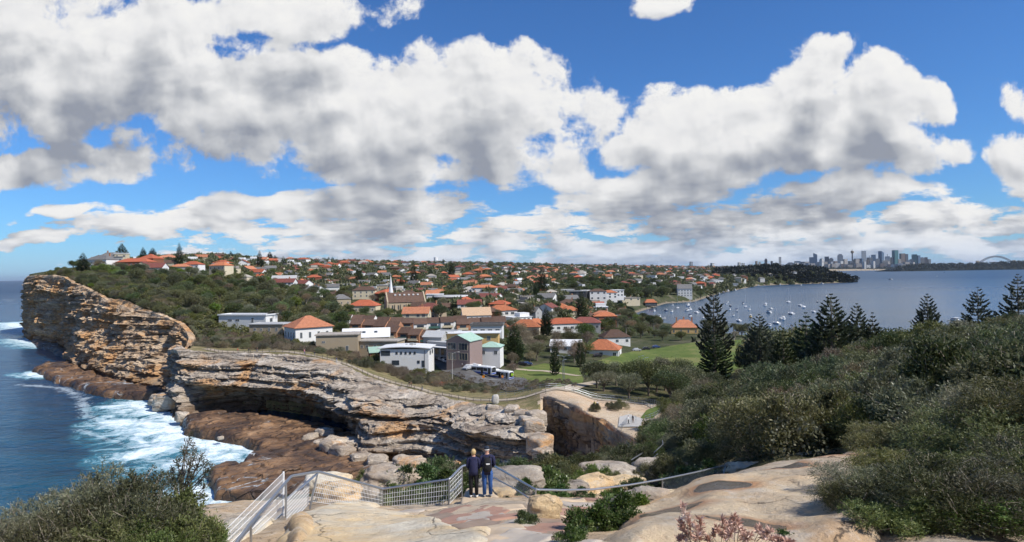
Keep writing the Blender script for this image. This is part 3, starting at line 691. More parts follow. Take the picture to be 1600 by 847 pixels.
def shelf_mat():
    m_, g = new_mat('wet_shelf_rock')
    tc = g.add('ShaderNodeNewGeometry').outputs['Position']
    n1 = g.noise(tc, .12, 6, .65, .6); n2 = g.noise(tc, .9, 6, .65)
    c = g.ramp(g.rng(n1, .3, .7), [(0, (.035, .024, .017)), (.35, (.085, .050, .028)), (.62, (.19, .105, .050)), (1, (.36, .22, .12))])
    # joint lines in two directions
    rot = g.add('ShaderNodeVectorRotate', dict(rotation_type='Z_AXIS'), Vector=tc, Angle=R(38)).outputs[0]
    br = g.add('ShaderNodeTexVoronoi', dict(feature='DISTANCE_TO_EDGE'), Vector=g.vm('ADD', g.vm('MULTIPLY', rot, (.30, .10, .3)), g.vm('SCALE', g.xyz(n1, n2, 0), .3)), Scale=1.0).outputs['Distance']
    cr = g.rng(br, .035, 0)
    c = g.mix(g.m('MULTIPLY', cr, .7), c, (.03, .02, .015, 1))
    c = g.mix(.4, c, g.mix(n2, (.15, .15, .15, 1), (.85, .85, .85, 1)), 'OVERLAY')
    # run-off foam in some joints
    fw = g.noise(tc, .055, 3, .6, .3)
    wf = g.m('MULTIPLY', g.rng(br, .055, .012), g.rng(fw, .55, .60))
    wf = g.m('MULTIPLY', wf, g.rng(n2, .38, .5))
    x, y, z = g.sep(tc)[:3]
    wf = g.m('MULTIPLY', wf, g.rng(z, 4.5, 2.5))
    c = g.mix(wf, c, (.75, .80, .82, 1))
    g.put(g.b.inputs['Base Color'], c); g.put(g.b.inputs['Roughness'], g.rng(n1, .3, .7, .35, .75)); g.b.inputs['Specular IOR Level'].default_value = .5
    h = g.m('ADD', g.m('MULTIPLY', n1, .8), g.m('ADD', g.m('MULTIPLY', n2, .25), g.m('MULTIPLY', cr, -.4)))
    bn = g.add('ShaderNodeBump', None, Height=h, Strength=1.0, Distance=1.0); g.l.new(bn.outputs[0], g.b.inputs['Normal'])
    MATS['wet_shelf_rock'] = m_; return m_
M_shelf = shelf_mat()
slab('rock_shelf', ZP([(283, 655), (330, 648), (430, 655), (520, 668), (575, 690), (600, 745), (560, 770), (440, 775), (335, 770), (322, 735), (352, 722), (378, 726), (402, 696), (360, 684), (322, 678), (290, 672)], 1.6),
     lambda x, y: 2.2 + np.clip((y - 165) * .035, 0, 2.2) + np.clip((x + 62) * .02, 0, 1), 3.6, M_shelf, 'flat wet brown rock shelf in front of the sea cave with foam running off', 'rock shelf', .35, 1.6, .35, .12, 3, strata=.5, blocks=(9, 3.4, R(38), .8))
slab('rock_shelf', ZP([(52, 574), (70, 566), (110, 566), (160, 588), (215, 600), (262, 604), (270, 612), (240, 617), (190, 616), (150, 610), (110, 598), (75, 588)], 2.0),
     lambda x, y: 2.6 + 0 * x, 3.6, M_shelf, 'low orange rock shelf along the foot of the far headland', 'rock shelf', .6, 2.5, .6, .1, 8, strata=.5, blocks=(8, 4, R(20), 1.0))
slab('rock_shelf', ZP([(46, 520), (60, 522), (100, 535), (112, 556), (100, 556), (78, 546), (58, 540), (44, 528)], 1.5), 2.0, 3.4, M_shelf, 'dark rocks awash at the tip of the far headland', 'rock shelf', 1.4, 4.0, 1.2, .1, 9, strata=.6)

def boulder_mesh(seed, n=26, flat=.7, rough=.22, squash=(1, 1, 1), steps=0.0, sq=.76):
    th = np.linspace(0, math.pi, n); ph = np.linspace(0, 2 * math.pi, 2 * n, endpoint=False)
    T_, P_ = np.meshgrid(th, ph, indexing='ij')
    D = np.stack([np.sin(T_) * np.cos(P_), np.sin(T_) * np.sin(P_), np.cos(T_)], -1)
    D = np.sign(D) * np.abs(D) ** sq
    r_ = 1 + (fbm(D * 1.3 + seed * 7.7, 3, seed) - .5) * rough * 3.2 + (fbm(D * 5 + seed, 3, seed + 1) - .5) * rough * .6
    V = D * r_[..., None] * np.array(squash)
    V[..., 2] *= flat
    if steps: V[..., 2] = V[..., 2] * .5 + np.round(V[..., 2] / steps) * steps * .5
    nc = 2 * n; idx = np.arange(n * nc).reshape(n, nc)
    a = idx[:-1]; b = idx[1:]
    F_ = np.stack([a, b, np.roll(b, -1, 1), np.roll(a, -1, 1)], -1).reshape(-1, 4)
    return V.reshape(-1, 3), F_
def boulder(name, pos, size, mat, label, seed, flat=.7, rz=0.0, sink=.35, group=None, cat='boulder', rough=.22, n=26, steps=0, sq=.76):
    sz = np.array(size if not np.isscalar(size) else (size, size, size * flat), float) / 2
    V, F_ = boulder_mesh(seed, n, 1.0, rough, steps=steps, sq=sq)
    V = V * sz
    c, s = math.cos(rz), math.sin(rz); V = np.stack([V[:, 0] * c - V[:, 1] * s, V[:, 0] * s + V[:, 1] * c, V[:, 2]], 1)
    V[:, 2] += sz[2] * (1 - sink)
    o = link(name, mesh_np(name, V, F_, [mat], None, True), loc=pos); tag(o, label, cat, group); return o
# ------------------------------------------------------------------ lawn, roads, paths
NOGO = []     # world polygons kept clear of planting (roads, lawn, paths)
lawn = GP([(912, 585), (924, 567), (950, 559), (990, 549), (1050, 540), (1105, 533), (1165, 531), (1200, 545), (1190, 580), (1100, 596), (1010, 600), (960, 592)])
lawn2 = GP([(795, 578), (850, 568), (905, 575), (912, 592), (905, 612), (860, 604), (812, 592)])
drape('park_lawn', lawn, M_lawn, .10, 2.2, 'mown green park lawn between the trees'); drape('park_lawn', lawn2, M_lawn, .10, 1.6, 'smaller lawn with footpaths by the bus terminus')
NOGO += [[tuple(p[:2]) for p in lawn], [tuple(p[:2]) for p in lawn2]]
term = GP([(668, 556), (676, 552), (700, 561), (738, 566), (775, 574), (822, 592), (838, 604), (806, 612), (770, 606), (728, 594), (700, 583), (684, 574)])
drape('terminus_road', term, M_asphalt, .16, 1.5, 'asphalt bus turning area below the shops'); NOGO.append([tuple(p[:2]) for p in term])
pth = [Q(u, 430, Y=y) for u, y in [(318, 236), (345, 229), (400, 222), (450, 218), (500, 210), (530, 203), (580, 192), (640, 180), (700, 171), (750, 164), (800, 160), (850, 158), (900, 163), (960, 163), (1010, 157), (1026, 145), (1018, 132), (1000, 124)]]
pw = ribbon(pth, 2.6); drape('cliff_path', pw, M_dirt, .14, .8, 'pale concrete walking path along the cliff top'); NOGO.append([tuple(p) for p in ribbon(pth, 9)])
for k, ps in enumerate([[(800, 576), (850, 580), (905, 588)], [(872, 610), (905, 602), (950, 592), (1000, 584), (1040, 578)], [(985, 578), (1010, 588), (1060, 590)]]):
    pp = GP(ps); q_ = ribbon([p for p in pp], 3.2 if k != 1 else 4.5); drape('park_path', q_, M_dirt, .2, 1.2, ['pale footpath crossing the small lawn', 'wide pale path at the foot of the lawn', 'short pale path by the lamp posts'][k])
    NOGO.append([tuple(p) for p in q_])
plaza = GP([(966, 668), (968, 652), (984, 648), (1004, 655), (1002, 668)]); drape('lookout_paving', plaza, M_conc, .16, .5, 'small concrete paved lookout on the tan platform')
grassp = GP([(1000, 655), (1010, 642), (1030, 634), (1035, 642), (1020, 655)]); drape('grass_patch', grassp, M_lawn, .16, .5, 'small bright grass patch beside the lookout paving')
plat_w = [tuple(Q(u, 430, Y=y)[:2]) for u, y in [(838, 150), (845, 168), (900, 172), (960, 172), (1030, 165), (1042, 142), (1036, 128), (1000, 112), (1005, 98), (980, 100), (900, 128)]]; NOGO.append(plat_w)
NOGO.append([tuple(p[:2]) for p in np.concatenate([inland(T2, -2), inland(T2, 9)[::-1]])])
NOGO.append([tuple(p[:2]) for p in np.concatenate([inland(T1, -4), inland(T1, .5)[::-1]])])
# ------------------------------------------------------------------ vegetation
def leaf_mat(name, c1, c2, c3=None, trans=.32, rough=.5, var=.85, spec=.35, scale=1.0):
    m_, g = new_mat(name)
    tc = g.add('ShaderNodeTexCoord').outputs['Object']
    oi = g.add('ShaderNodeObjectInfo').outputs['Random']
    n = g.noise(g.vm('ADD', tc, g.vm('SCALE', g.xyz(oi, oi, oi), 50.0)), 1.1 * scale, 3, .6)
    n2 = g.add('ShaderNodeTexWhiteNoise', dict(noise_dimensions='3D'), Vector=g.vm('SNAP', tc, (.13 / scale, .13 / scale, .13 / scale))).outputs['Value']
    f = g.m('ADD', g.m('MULTIPLY', g.rng(n, .3, .7), .6), g.m('MULTIPLY', n2, .4))
    c = g.mix(f, c1, c2)
    if c3: c = g.mix(g.m('MULTIPLY', g.rng(n2, .78, .95), .8), c, c3)
    hs = g.n.new('ShaderNodeHueSaturation')
    g.put(hs.inputs['Hue'], g.rng(oi, 0, 1, .474, .522)); g.put(hs.inputs['Value'], g.rng(g.m('FRACT', g.m('MULTIPLY', oi, 7.13)), 0, 1, 1 - var * .45, 1 + var * .5)); g.put(hs.inputs['Saturation'], g.rng(g.m('FRACT', g.m('MULTIPLY', oi, 3.7)), 0, 1, .75, 1.1))
    g.put(hs.inputs['Color'], c)
    g.put(g.b.inputs['Base Color'], hs.outputs[0]); g.b.inputs['Roughness'].default_value = rough; g.b.inputs['Specular IOR Level'].default_value = spec
    tr = g.n.new('ShaderNodeBsdfTranslucent'); g.put(tr.inputs[0], hs.outputs[0])
    mx = g.n.new('ShaderNodeMixShader'); mx.inputs[0].default_value = trans
    g.l.new(g.b.outputs[0], mx.inputs[1]); g.l.new(tr.outputs[0], mx.inputs[2]); g.l.new(mx.outputs[0], g.out.inputs[0])
    MATS[name] = m_; return m_
L_olive = leaf_mat('leaf_olive', (.080, .092, .028), (.165, .172, .060), (.28, .27, .13))
L_grey = leaf_mat('leaf_greygreen', (.095, .102, .050), (.185, .188, .100), (.34, .33, .21), rough=.4)
L_brown = leaf_mat('leaf_brown', (.135, .102, .056), (.250, .195, .115), (.34, .28, .18))
L_bright = leaf_mat('leaf_bright', (.075, .115, .022), (.15, .20, .042), (.24, .28, .07))
L_dark = leaf_mat('leaf_dark', (.056, .080, .026), (.110, .140, .048), (.17, .19, .07))
L_pine = leaf_mat('pine_needles', (.036, .060, .024), (.080, .110, .042), (.12, .15, .06), scale=.4)
L_pineg = leaf_mat('grey_pine_needles', (.045, .065, .035), (.095, .115, .065), None, scale=.4)
L_palm = leaf_mat('palm_leaf', (.045, .062, .020), (.105, .125, .045), (.18, .17, .08))
L_dry = leaf_mat('dried_flower', (.40, .25, .17), (.62, .46, .36), (.78, .66, .56), trans=.1, rough=.8)
L_distant = leaf_mat('distant_leaf', (.062, .085, .030), (.140, .160, .062), (.22, .21, .11), scale=.12)
L_head_shade = leaf_mat('headland_leaf_cloud_shade', (.012, .019, .012), (.028, .037, .019), None, scale=.05)  # near-black leaves: cloud shadow over the headlands painted into the colour
M_bark = plain('bark', (.16, .125, .095), .9, var=.3, scale=6); M_barkg = plain('grey_bark', (.27, .235, .20), .9, var=.3, scale=6)
M_twig = plain('twig', (.30, .25, .20), .9, var=.3, scale=8)

def rdir(n, r_, up=0.0):
    d = r_.normal(size=(n, 3)); d[:, 2] += up; return d / np.linalg.norm(d, axis=1)[:, None]
def leaves(C, D, L, W, r_, jit=.5):
    """one pointed quad per centre C, growing along D (n,3), length L, width W"""
    n = len(C); D = D + r_.normal(size=(n, 3)) * jit; D /= np.linalg.norm(D, axis=1)[:, None]
    A = np.cross(D, r_.normal(size=(n, 3))); A /= np.linalg.norm(A, axis=1)[:, None] + 1e-9
    L = L * r_.uniform(.7, 1.25, n)[:, None]; W = W * r_.uniform(.7, 1.2, n)[:, None]
    V = np.stack([C, C + D * L * .5 + A * W * .5, C + D * L, C + D * L * .5 - A * W * .5], 1).reshape(-1, 3)
    return V, np.arange(4 * n).reshape(n, 4)
def tube(pts, rad, ns=5):
    pts = np.asarray(pts, float); rad = np.broadcast_to(np.asarray(rad, float), (len(pts),))
    t = np.gradient(pts, axis=0); t /= np.linalg.norm(t, axis=1)[:, None] + 1e-9
    ref = np.where(np.abs(t[:, 2:3]) > .9, np.array([[1., 0, 0]]), np.array([[0, 0, 1.]]))
    a = np.cross(t, ref); a /= np.linalg.norm(a, axis=1)[:, None] + 1e-9
    for i in range(1, len(a)):   # keep frames consistent
        if a[i] @ a[i - 1] < 0: a[i] = -a[i]
    b = np.cross(t, a); th = np.linspace(0, 2 * math.pi, ns, endpoint=False)
    V = pts[:, None] + rad[:, None, None] * (a[:, None] * np.cos(th)[None, :, None] + b[:, None] * np.sin(th)[None, :, None])
    i = np.arange(len(pts) - 1)[:, None] * ns; j = np.arange(ns)[None]; k = (j + 1) % ns
    F_ = np.stack([i + j, i + k, i + ns + k, i + ns + j], -1).reshape(-1, 4)
    V = V.reshape(-1, 3)
    # end caps
    n0 = len(V); V = np.concatenate([V, pts[:1], pts[-1:]])
    tri = np.array([[n0, (q + 1) % ns, q, q] for q in range(ns)] + [[n0 + 1, n0 - ns + q, n0 - ns + (q + 1) % ns, n0 - ns + (q + 1) % ns] for q in range(ns)])
    return V, F_, tri[:, :3]
class Acc:
    """accumulates numpy pieces into one mesh"""
    def __init__(s): s.V = []; s.Q = []; s.T = []; s.n = 0; s.mq = []; s.mt = []
    def add(s, V, F4=None, F3=None, mi=0):
        if F4 is not None and len(F4): s.Q.append(np.asarray(F4) + s.n); s.mq.append(np.full(len(F4), mi))
        if F3 is not None and len(F3): s.T.append(np.asarray(F3) + s.n); s.mt.append(np.full(len(F3), mi))
        s.V.append(np.asarray(V, float)); s.n += len(V); return s
    def tube(s, pts, rad, ns=5, mi=0):
        V, F_, T_ = tube(pts, rad, ns); return s.add(V, F_, T_, mi)
    def box(s, c, size, rz=0.0, mi=0, taper=1.0):
        x, y, z = np.array(size) / 2
        V = np.array([[sx * x * (taper if sz > 0 else 1), sy * y * (taper if sz > 0 else 1), sz * z] for sz in (-1, 1) for sx, sy in ((-1, -1), (1, -1), (1, 1), (-1, 1))])
        cc, ss = math.cos(rz), math.sin(rz); V = np.stack([V[:, 0] * cc - V[:, 1] * ss, V[:, 0] * ss + V[:, 1] * cc, V[:, 2]], 1) + np.array(c)
        return s.add(V, [[3, 2, 1, 0], [4, 5, 6, 7], [0, 1, 5, 4], [1, 2, 6, 5], [2, 3, 7, 6], [3, 0, 4, 7]], None, mi)
    def poly(s, V, F4=None, F3=None, mi=0): return s.add(V, F4, F3, mi)
    def mesh(s, name, mats, smooth=False):
        fl = [np.concatenate(q) for q in (s.Q, s.T) if q]; mi = np.concatenate([np.concatenate(q) for q in (s.mq, s.mt) if q])
        return mesh_np(name, np.concatenate(s.V), fl, mats, mi, smooth)

def shrub_parts(seed, r=2.2, h=2.6, lobes=9, clusters=900, per=9, L=.10, W=.035, leafm=L_olive, stems=6, spiky=.5, shell=.72, stemm=None, upright=.5):
    q = np.random.default_rng(seed)
    lc = []; lr = []
    for i in range(lobes):
        a = q.uniform(0, 2 * math.pi); rr = r * math.sqrt(q.uniform(0, .75)) ; z = h * (.30 + .48 * q.uniform() * (1 - (rr / r) ** 2 * .7))
        lc.append((rr * math.cos(a), rr * math.sin(a), z)); lr.append(r * q.uniform(.22, .42))
    lc = np.array(lc); lr = np.array(lr)
    k = q.choice(lobes, clusters, p=lr ** 2 / (lr ** 2).sum())
    d = rdir(clusters, q, .35)
    c = lc[k] + d * (lr[k] * q.uniform(shell, 1.08, clusters))[:, None] * np.array([1, 1, .85])
    c[:, 2] = np.maximum(c[:, 2], .1)
    # drop most clusters buried inside another lobe
    dd = np.linalg.norm((c[:, None] - lc[None]) / np.array([1, 1, .85]), axis=2) / lr[None]
    keep = (dd.min(1) > .62) | (q.uniform(size=clusters) < .25); c = c[keep]; d = d[keep]
    n = len(c)
    C = np.repeat(c, per, 0) + q.normal(size=(n * per, 3)) * L * spiky * 1.3
    D = np.repeat(d, per, 0) + np.array([0, 0, upright])
    top = np.argsort(-(c[:, 2] + q.uniform(0, .5, n)))[:max(6, n // 22)]; tw = []
    for j in top:      # leafy sprigs standing above the crown
        e = c[j] + np.array([q.normal() * .10, q.normal() * .10, q.uniform(.10, .24)]) * r; tw.append((c[j], e)); f = np.repeat(np.linspace(.1, 1, 7), 5)[:, None]
        C = np.concatenate([C, c[j] * (1 - f) + e * f]); D = np.concatenate([D, rdir(35, q, .9)])
    V, F_ = leaves(C, D, L, W, q, .75)
    fol = mesh_np('foliage', V, F_, [leafm])
    A = Acc()
    for i in range(stems):
        e = lc[i % lobes] + d[i % n] * lr[i % lobes] * .7; b0 = np.array([q.normal() * .12 * r * .4, q.normal() * .12 * r * .4, -.3])
        m1 = b0 * .6 + e * .4 + q.normal(size=3) * .12 * r; m1[2] = max(m1[2], .2)
        A.tube([b0, m1, e * .8 + m1 * .2, e], np.array([.045, .03, .018, .007]) * r * .6, 4)
    # fine twigs poking from the crown
    for i in range(stems * 9):
        j = q.integers(n); A.tube([c[j] - d[j] * .35 * r * .4, c[j] + q.normal(size=3) * .03 * r, c[j] + (d[j] + [0, 0, .5]) * (L * 1.4 + r * .10 * q.uniform())], [.014 * r * .5, .010 * r * .5, .004 * r * .5], 3)
    for a_, b_ in tw[::2]: A.tube([a_, b_], [.007 * r, .003 * r], 3)
    stm = A.mesh('stem', [stemm or M_twig])
    return [('foliage', fol), ('stem', stm)]

def tree_parts(seed, h=9, r=4, trunk=2.6, lobes=10, clusters=700, per=7, L=.42, W=.20, leafm=L_dark, tr=.28, bark=None, flat=.75, open_=.0):
    q = np.random.default_rng(seed); lc = []; lr = []
    for i in range(lobes):
        a = i * 2.4 + q.uniform(-.4, .4); rr = r * .62 * math.sqrt((i + .5) / lobes); z = trunk + (h - trunk) * (.34 + .42 * q.uniform() * (1 - (rr / r) ** 2))
        lc.append((rr * math.cos(a), rr * math.sin(a), z)); lr.append(r * q.uniform(.30, .46) * (1 - open_ * .3))
    lc = np.array(lc); lr = np.array(lr); k = q.choice(lobes, clusters, p=lr ** 2 / (lr ** 2).sum()); d = rdir(clusters, q, .3)
    c = lc[k] + d * (lr[k] * q.uniform(.66, 1.1, clusters))[:, None] * np.array([1, 1, flat])
    dd = np.linalg.norm((c[:, None] - lc[None]) / np.array([1, 1, flat]), axis=2) / lr[None]
    keep = dd.min(1) > .6; c = c[keep]; d = d[keep]; n = len(c)
    C = np.repeat(c, per, 0) + q.normal(size=(n * per, 3)) * L * .9; D = np.repeat(d, per, 0) + np.array([0, 0, .3])
    V, F_ = leaves(C, D, L, W, q, .9)
    A = Acc(); t0 = np.array([0, 0, -.8]); fk = np.array([q.normal() * .15, q.normal() * .15, trunk])
    A.tube([t0, fk * .5, fk], [tr * 1.3, tr, tr * .85], 7)
    for i in range(lobes):
        e = lc[i]; m1 = fk * .5 + e * .5 + q.normal(size=3) * .2; A.tube([fk - [0, 0, .2], m1, e, e + (e - m1) * .6], np.array([.55, .4, .25, .08]) * tr, 5)
    return [('crown', mesh_np('crown', V, F_, [leafm])), ('trunk', A.mesh('trunk', [bark or M_bark]))]

def norfolk_parts(seed, h=28, r=6.0, tiers=26, leafm=L_pine, gap=.0, bare=.12, rise=.25, per=1.0, dens=1.0):
    q = np.random.default_rng(seed); A = Acc(); A.tube([[0, 0, -1], [0, 0, h * .3], [0, 0, h * .7], [0, 0, h]], [.024 * h / 1.6, .018 * h / 1.6, .01 * h / 1.6, .03], 8)
    Cs = []; Ds = []; Ls = []
    for i in range(tiers):
        f = i / (tiers - 1); z = h * (bare + (1 - bare) * (f ** .93)) - .3
        R_ = r * (1 - f) ** .72 * (.86 + .22 * q.uniform()) + .25
        if f < .10: R_ *= .75
        nb = 7 if f < .8 else 5; a0 = q.uniform(0, 6.28)
        for b in range(nb):
            if q.uniform() < gap: continue
            a = a0 + b * 2 * math.pi / nb + q.normal() * .09; Rb = R_ * q.uniform(.78, 1.08); dr = np.array([math.cos(a), math.sin(a), 0])
            t = np.linspace(0, 1, 6); zz = z - Rb * .10 * np.sin(t * math.pi) + Rb * rise * t ** 2
            P = dr[None] * (t * Rb)[:, None]; P[:, 2] = zz
            A.tube(P[[0, 2, 5]], [.05 * (1 - f) + .02, .035, .01], 3)
            n = int((22 + 40 * Rb / r) * dens); tt = q.uniform(.22, 1, n) ** .8
            pc = np.stack([np.interp(tt, t, P[:, k]) for k in range(3)], 1)
            side = np.array([-dr[1], dr[0], 0]); sg = q.choice([-1, 1], n)
            wdt = Rb * .20 * (1.15 - tt * .65)
            pc = pc + side[None] * (sg * wdt * q.uniform(.0, .8, n))[:, None]
            D = dr[None] * .9 + side[None] * sg[:, None] * .55 + np.array([0, 0, .55])
            Cs.append(pc); Ds.append(D); Ls.append(np.full(n, .32 + Rb * .13))
    C = np.concatenate(Cs); D = np.concatenate(Ds); Ls = np.concatenate(Ls)
    # two crossing needles sprays at each point
    C = np.repeat(C, 2, 0); D = np.repeat(D, 2, 0); Ls = np.repeat(Ls, 2)
    V, F_ = leaves(C, D, Ls[:, None], Ls[:, None] * .46, q, .28)
    return [('crown', mesh_np('crown', V, F_, [leafm])), ('trunk', A.mesh('trunk', [M_bark]))]

def palm_parts(seed, h=9, fr=3.2, n=34):
    q = np.random.default_rng(seed); A = Acc(); A.tube([[0, 0, -.5], [.05, 0, h * .5], [0, 0, h]], [.42, .30, .28], 8)
    Cs = []; Ds = []
    for i in range(n):
        a = i * 2.4; el = q.uniform(-.3, 1.35); L = fr * q.uniform(.85, 1.1); t = np.linspace(.08, 1, 15)
        ho = np.array([math.cos(a), math.sin(a), 0]); P = ho[None] * (L * t * math.cos(el * .8))[:, None]; P[:, 2] = h + L * (t * math.sin(el) - t ** 2 * .75)
        A.tube(P[[0, 7, 14]], [.04, .03, .01], 3)
        sd = np.array([-ho[1], ho[0], 0])
        for sg in (-1, 1): Cs.append(P); Ds.append(np.repeat((sd * sg + ho * .6 + np.array([0, 0, -.35]))[None], 15, 0))
    V, F_ = leaves(np.concatenate(Cs), np.concatenate(Ds), fr * .24, .13, q, .15)
    return [('crown', mesh_np('crown', V, F_, [L_palm])), ('trunk', A.mesh('trunk', [M_barkg]))]

def place(kind, parts, loc, rz=0, sc=1.0, label=None, cat='tree', group=None, level=2):
    """a thing: an Empty at its base with its parts as children (parts share mesh data between copies)"""
    o = bpy.data.objects.new(kind, None); COL.objects.link(o); o.location = tuple(float(k) for k in loc); o.rotation_euler = (0, 0, rz)
    o.scale = (sc, sc, sc) if np.isscalar(sc) else tuple(sc); o.empty_display_size = .5
    tag(o, label, cat, group)
    for p in parts[:level] if level < 2 else parts:
        c = link(p[0], p[1], o)
        for sp in p[2:]:
            for sname, sm in sp: link(sname, sm, c)
    return o
# ------------------------------------------------------------------ where things are said to be
LANDMARKS = [('the slender white church spire', 611, 445), ('the long stone church', 632, 474), ('the red hipped hall', 484, 512), ('the two parked buses', 765, 582), ('the bright green park lawn', 1010, 566),
  ('the two-tier pine', 1115, 530), ('the orange-roofed boathouse', 1016, 474), ('the white water tower', 681, 404), ('the white lighthouse', 330, 396), ('the tall ridge pines', 230, 390),
  ('the tan flat-roofed block', 530, 535), ('the white porthole building', 637, 556), ('the green-gabled building', 726, 543), ('the orange pavilion', 1069, 507), ('the clifftop red roofs', 213, 412),
  ('the dark notch in the cliffs', 270, 575), ('the tan chapel', 742, 490), ('the cloud-dark shoreline trees', 1040, 458), ('the bay headland tip', 1325, 438), ('the white low clinic block', 385, 495),
  ('the dark conical park pine', 803, 535), ('the harbour bridge', 1550, 405), ('the fenced cliff path', 590, 582), ('the chasm wall', 910, 670), ('the broad bay pine', 1298, 488), ('the hilltop wood', 300, 440), ('the mid-slope wood', 430, 470), ('the middle suburb', 760, 440), ('the eastern ridge', 560, 415), ('the western ridge', 900, 420), ('the ridge scrub', 1250, 600), ('the tall right scrub', 1450, 570), ('the scrub hollow', 1120, 640),
  ('the slim right pines', 1527, 470), ('the standing couple', 750, 740), ('the lookout paving slab', 985, 660), ('the tallest ridge pine', 191, 392), ('the yellow bare boulder', 853, 792), ('the big dried flower stalks', 1140, 820), ('the scrub top corner', 1580, 520)]
_pending = {}
def where(o, look, cat, group, kindname='ones', pos=None):
    """remember a repeat; its label is written once every place is known"""
    p = pos if pos is not None else o.location
    u, v = proj(p); o['category'] = cat; o['group'] = group
    _pending.setdefault((look, kindname), []).append((o, u, v))
ORD = ['leftmost'] + [k + ' from left' for k in 'second third fourth fifth sixth seventh eighth ninth tenth eleventh twelfth thirteenth fourteenth fifteenth sixteenth seventeenth eighteenth nineteenth twentieth'.split()]
def write_labels():
    for (look, kn), L in _pending.items():
        cells = {}
        for o, u, v in L:
            best = min(LANDMARKS, key=lambda q: math.hypot((u - q[1]), (v - q[2]) * 1.6))
            dx, dy = u - best[1], v - best[2]
            w = math.hypot(dx, dy * 1.6)
            if abs(dy) * 1.6 > abs(dx) * 1.2: rel = ('above ' if dy < 0 else 'below ')
            else: rel = ('left of ' if dx < 0 else 'right of ')
            if w < 14: rel = 'close beside '
            cells.setdefault(rel + best[0], []).append((u, o))
        for c, l in cells.items():
            l.sort(key=lambda q: q[0])
            for i, (u, o) in enumerate(l):
                up = ''
                if len(l) == 1: o['label'] = f'{look} {c}'
                elif i < len(ORD): o['label'] = f'{look} {c}, {ORD[i]}'
                elif len(l) - i <= len(ORD): o['label'] = f'{look} {c}, {ORD[len(l) - 1 - i].replace("leftmost", "rightmost").replace("from left", "from right")}'
                else: o['label'] = f'{look} {c}, amid its row'

def scatter(region, spacing, seed, ylim=None, rel=None):
    """random points (X,Y) in a region given as list of (u,Y); spacing may grow with distance"""
    q = np.random.default_rng(seed); P = np.array([Q(u, 430, Y=y)[:2] for u, y in region]); a, b = P.min(0), P.max(0); out = []
    sp = spacing
    A_ = (b[0] - a[0]) * (b[1] - a[1]); n = int(A_ / (sp * sp) * 3.0); n = min(n, 60000)
    X = q.uniform(a[0], b[0], n); Y = q.uniform(a[1], b[1], n); k = in_poly(X, Y, [tuple(p) for p in P]); X, Y = X[k], Y[k]
    keep = []; cell = {}
    for x, y in zip(X, Y):
        s = sp * (1 if rel is None else rel(x, y)); ok = True
        ci, cj = int(x // sp), int(y // sp)
        for i in (-2, -1, 0, 1, 2):
            for j in (-2, -1, 0, 1, 2):
                for (xx, yy) in cell.get((ci + i, cj + j), ()):
                    if (xx - x) ** 2 + (yy - y) ** 2 < s * s: ok = False; break
                if not ok: break
            if not ok: break
        if ok: cell.setdefault((ci, cj), []).append((x, y)); keep.append((x, y))
    return np.array(keep).reshape(-1, 2)
rr = random.Random(11)
SH = dict(
 olive=[shrub_parts(100 + i, 2.2, 2.7, 17, 1150, 15, .15, .05, L_olive, stems=9, spiky=.75) for i in range(3)],
 grey=[shrub_parts(110 + i, 2.1, 2.5, 17, 1150, 15, .15, .042, L_grey, stems=9, spiky=.75) for i in range(3)],
 brown=[shrub_parts(120 + i, 2.0, 2.2, 14, 750, 11, .14, .04, L_brown, stems=16, shell=.55, spiky=.75) for i in range(2)],
 bright=[shrub_parts(130 + i, 1.7, 1.9, 9, 1500, 9, .12, .05, L_bright) for i in range(2)],
 dark=[shrub_parts(135 + i, 2.3, 2.9, 17, 1200, 14, .15, .055, L_dark, stems=8, spiky=.75) for i in range(2)])
TR = dict(
 dark=[tree_parts(200 + i, 9, 4.4, 2.2, 11, 800, 8, .42, .22, L_dark) for i in range(3)],
 olive=[tree_parts(210 + i, 8.5, 4.4, 2.2, 11, 800, 8, .42, .20, L_olive) for i in range(3)],
 bright=[tree_parts(220 + i, 7.5, 4.0, 1.8, 10, 700, 8, .42, .22, L_bright) for i in range(2)],
 brown=[tree_parts(230 + i, 8, 4.0, 2.2, 12, 520, 7, .36, .14, L_brown, open_=.5, bark=M_barkg) for i in range(2)],
 grey=[tree_parts(240 + i, 8, 4.0, 2.0, 11, 700, 8, .40, .16, L_grey) for i in range(2)],
 pine=[norfolk_parts(250 + i, 24, 4.6, 20, L_pine, .05) for i in range(2)])
TLOOK = dict(dark='dark green round-crowned tree', olive='olive green spreading tree', bright='light green bushy tree', brown='brownish bare-twigged tree', grey='grey-green leafy tree', pine='dark narrow pine')
SLOOK = dict(olive='olive coastal shrub', grey='grey-leaved coastal shrub', brown='brown twiggy shrub', bright='bright green low shrub', dark='dark green dense shrub')
COUNT = {}
OCC = []      # occupied footprints: (x, y, r)
def free(x, y, r):
    return all((x - a) ** 2 + (y - b) ** 2 > (r + c) ** 2 for a, b, c in OCC)

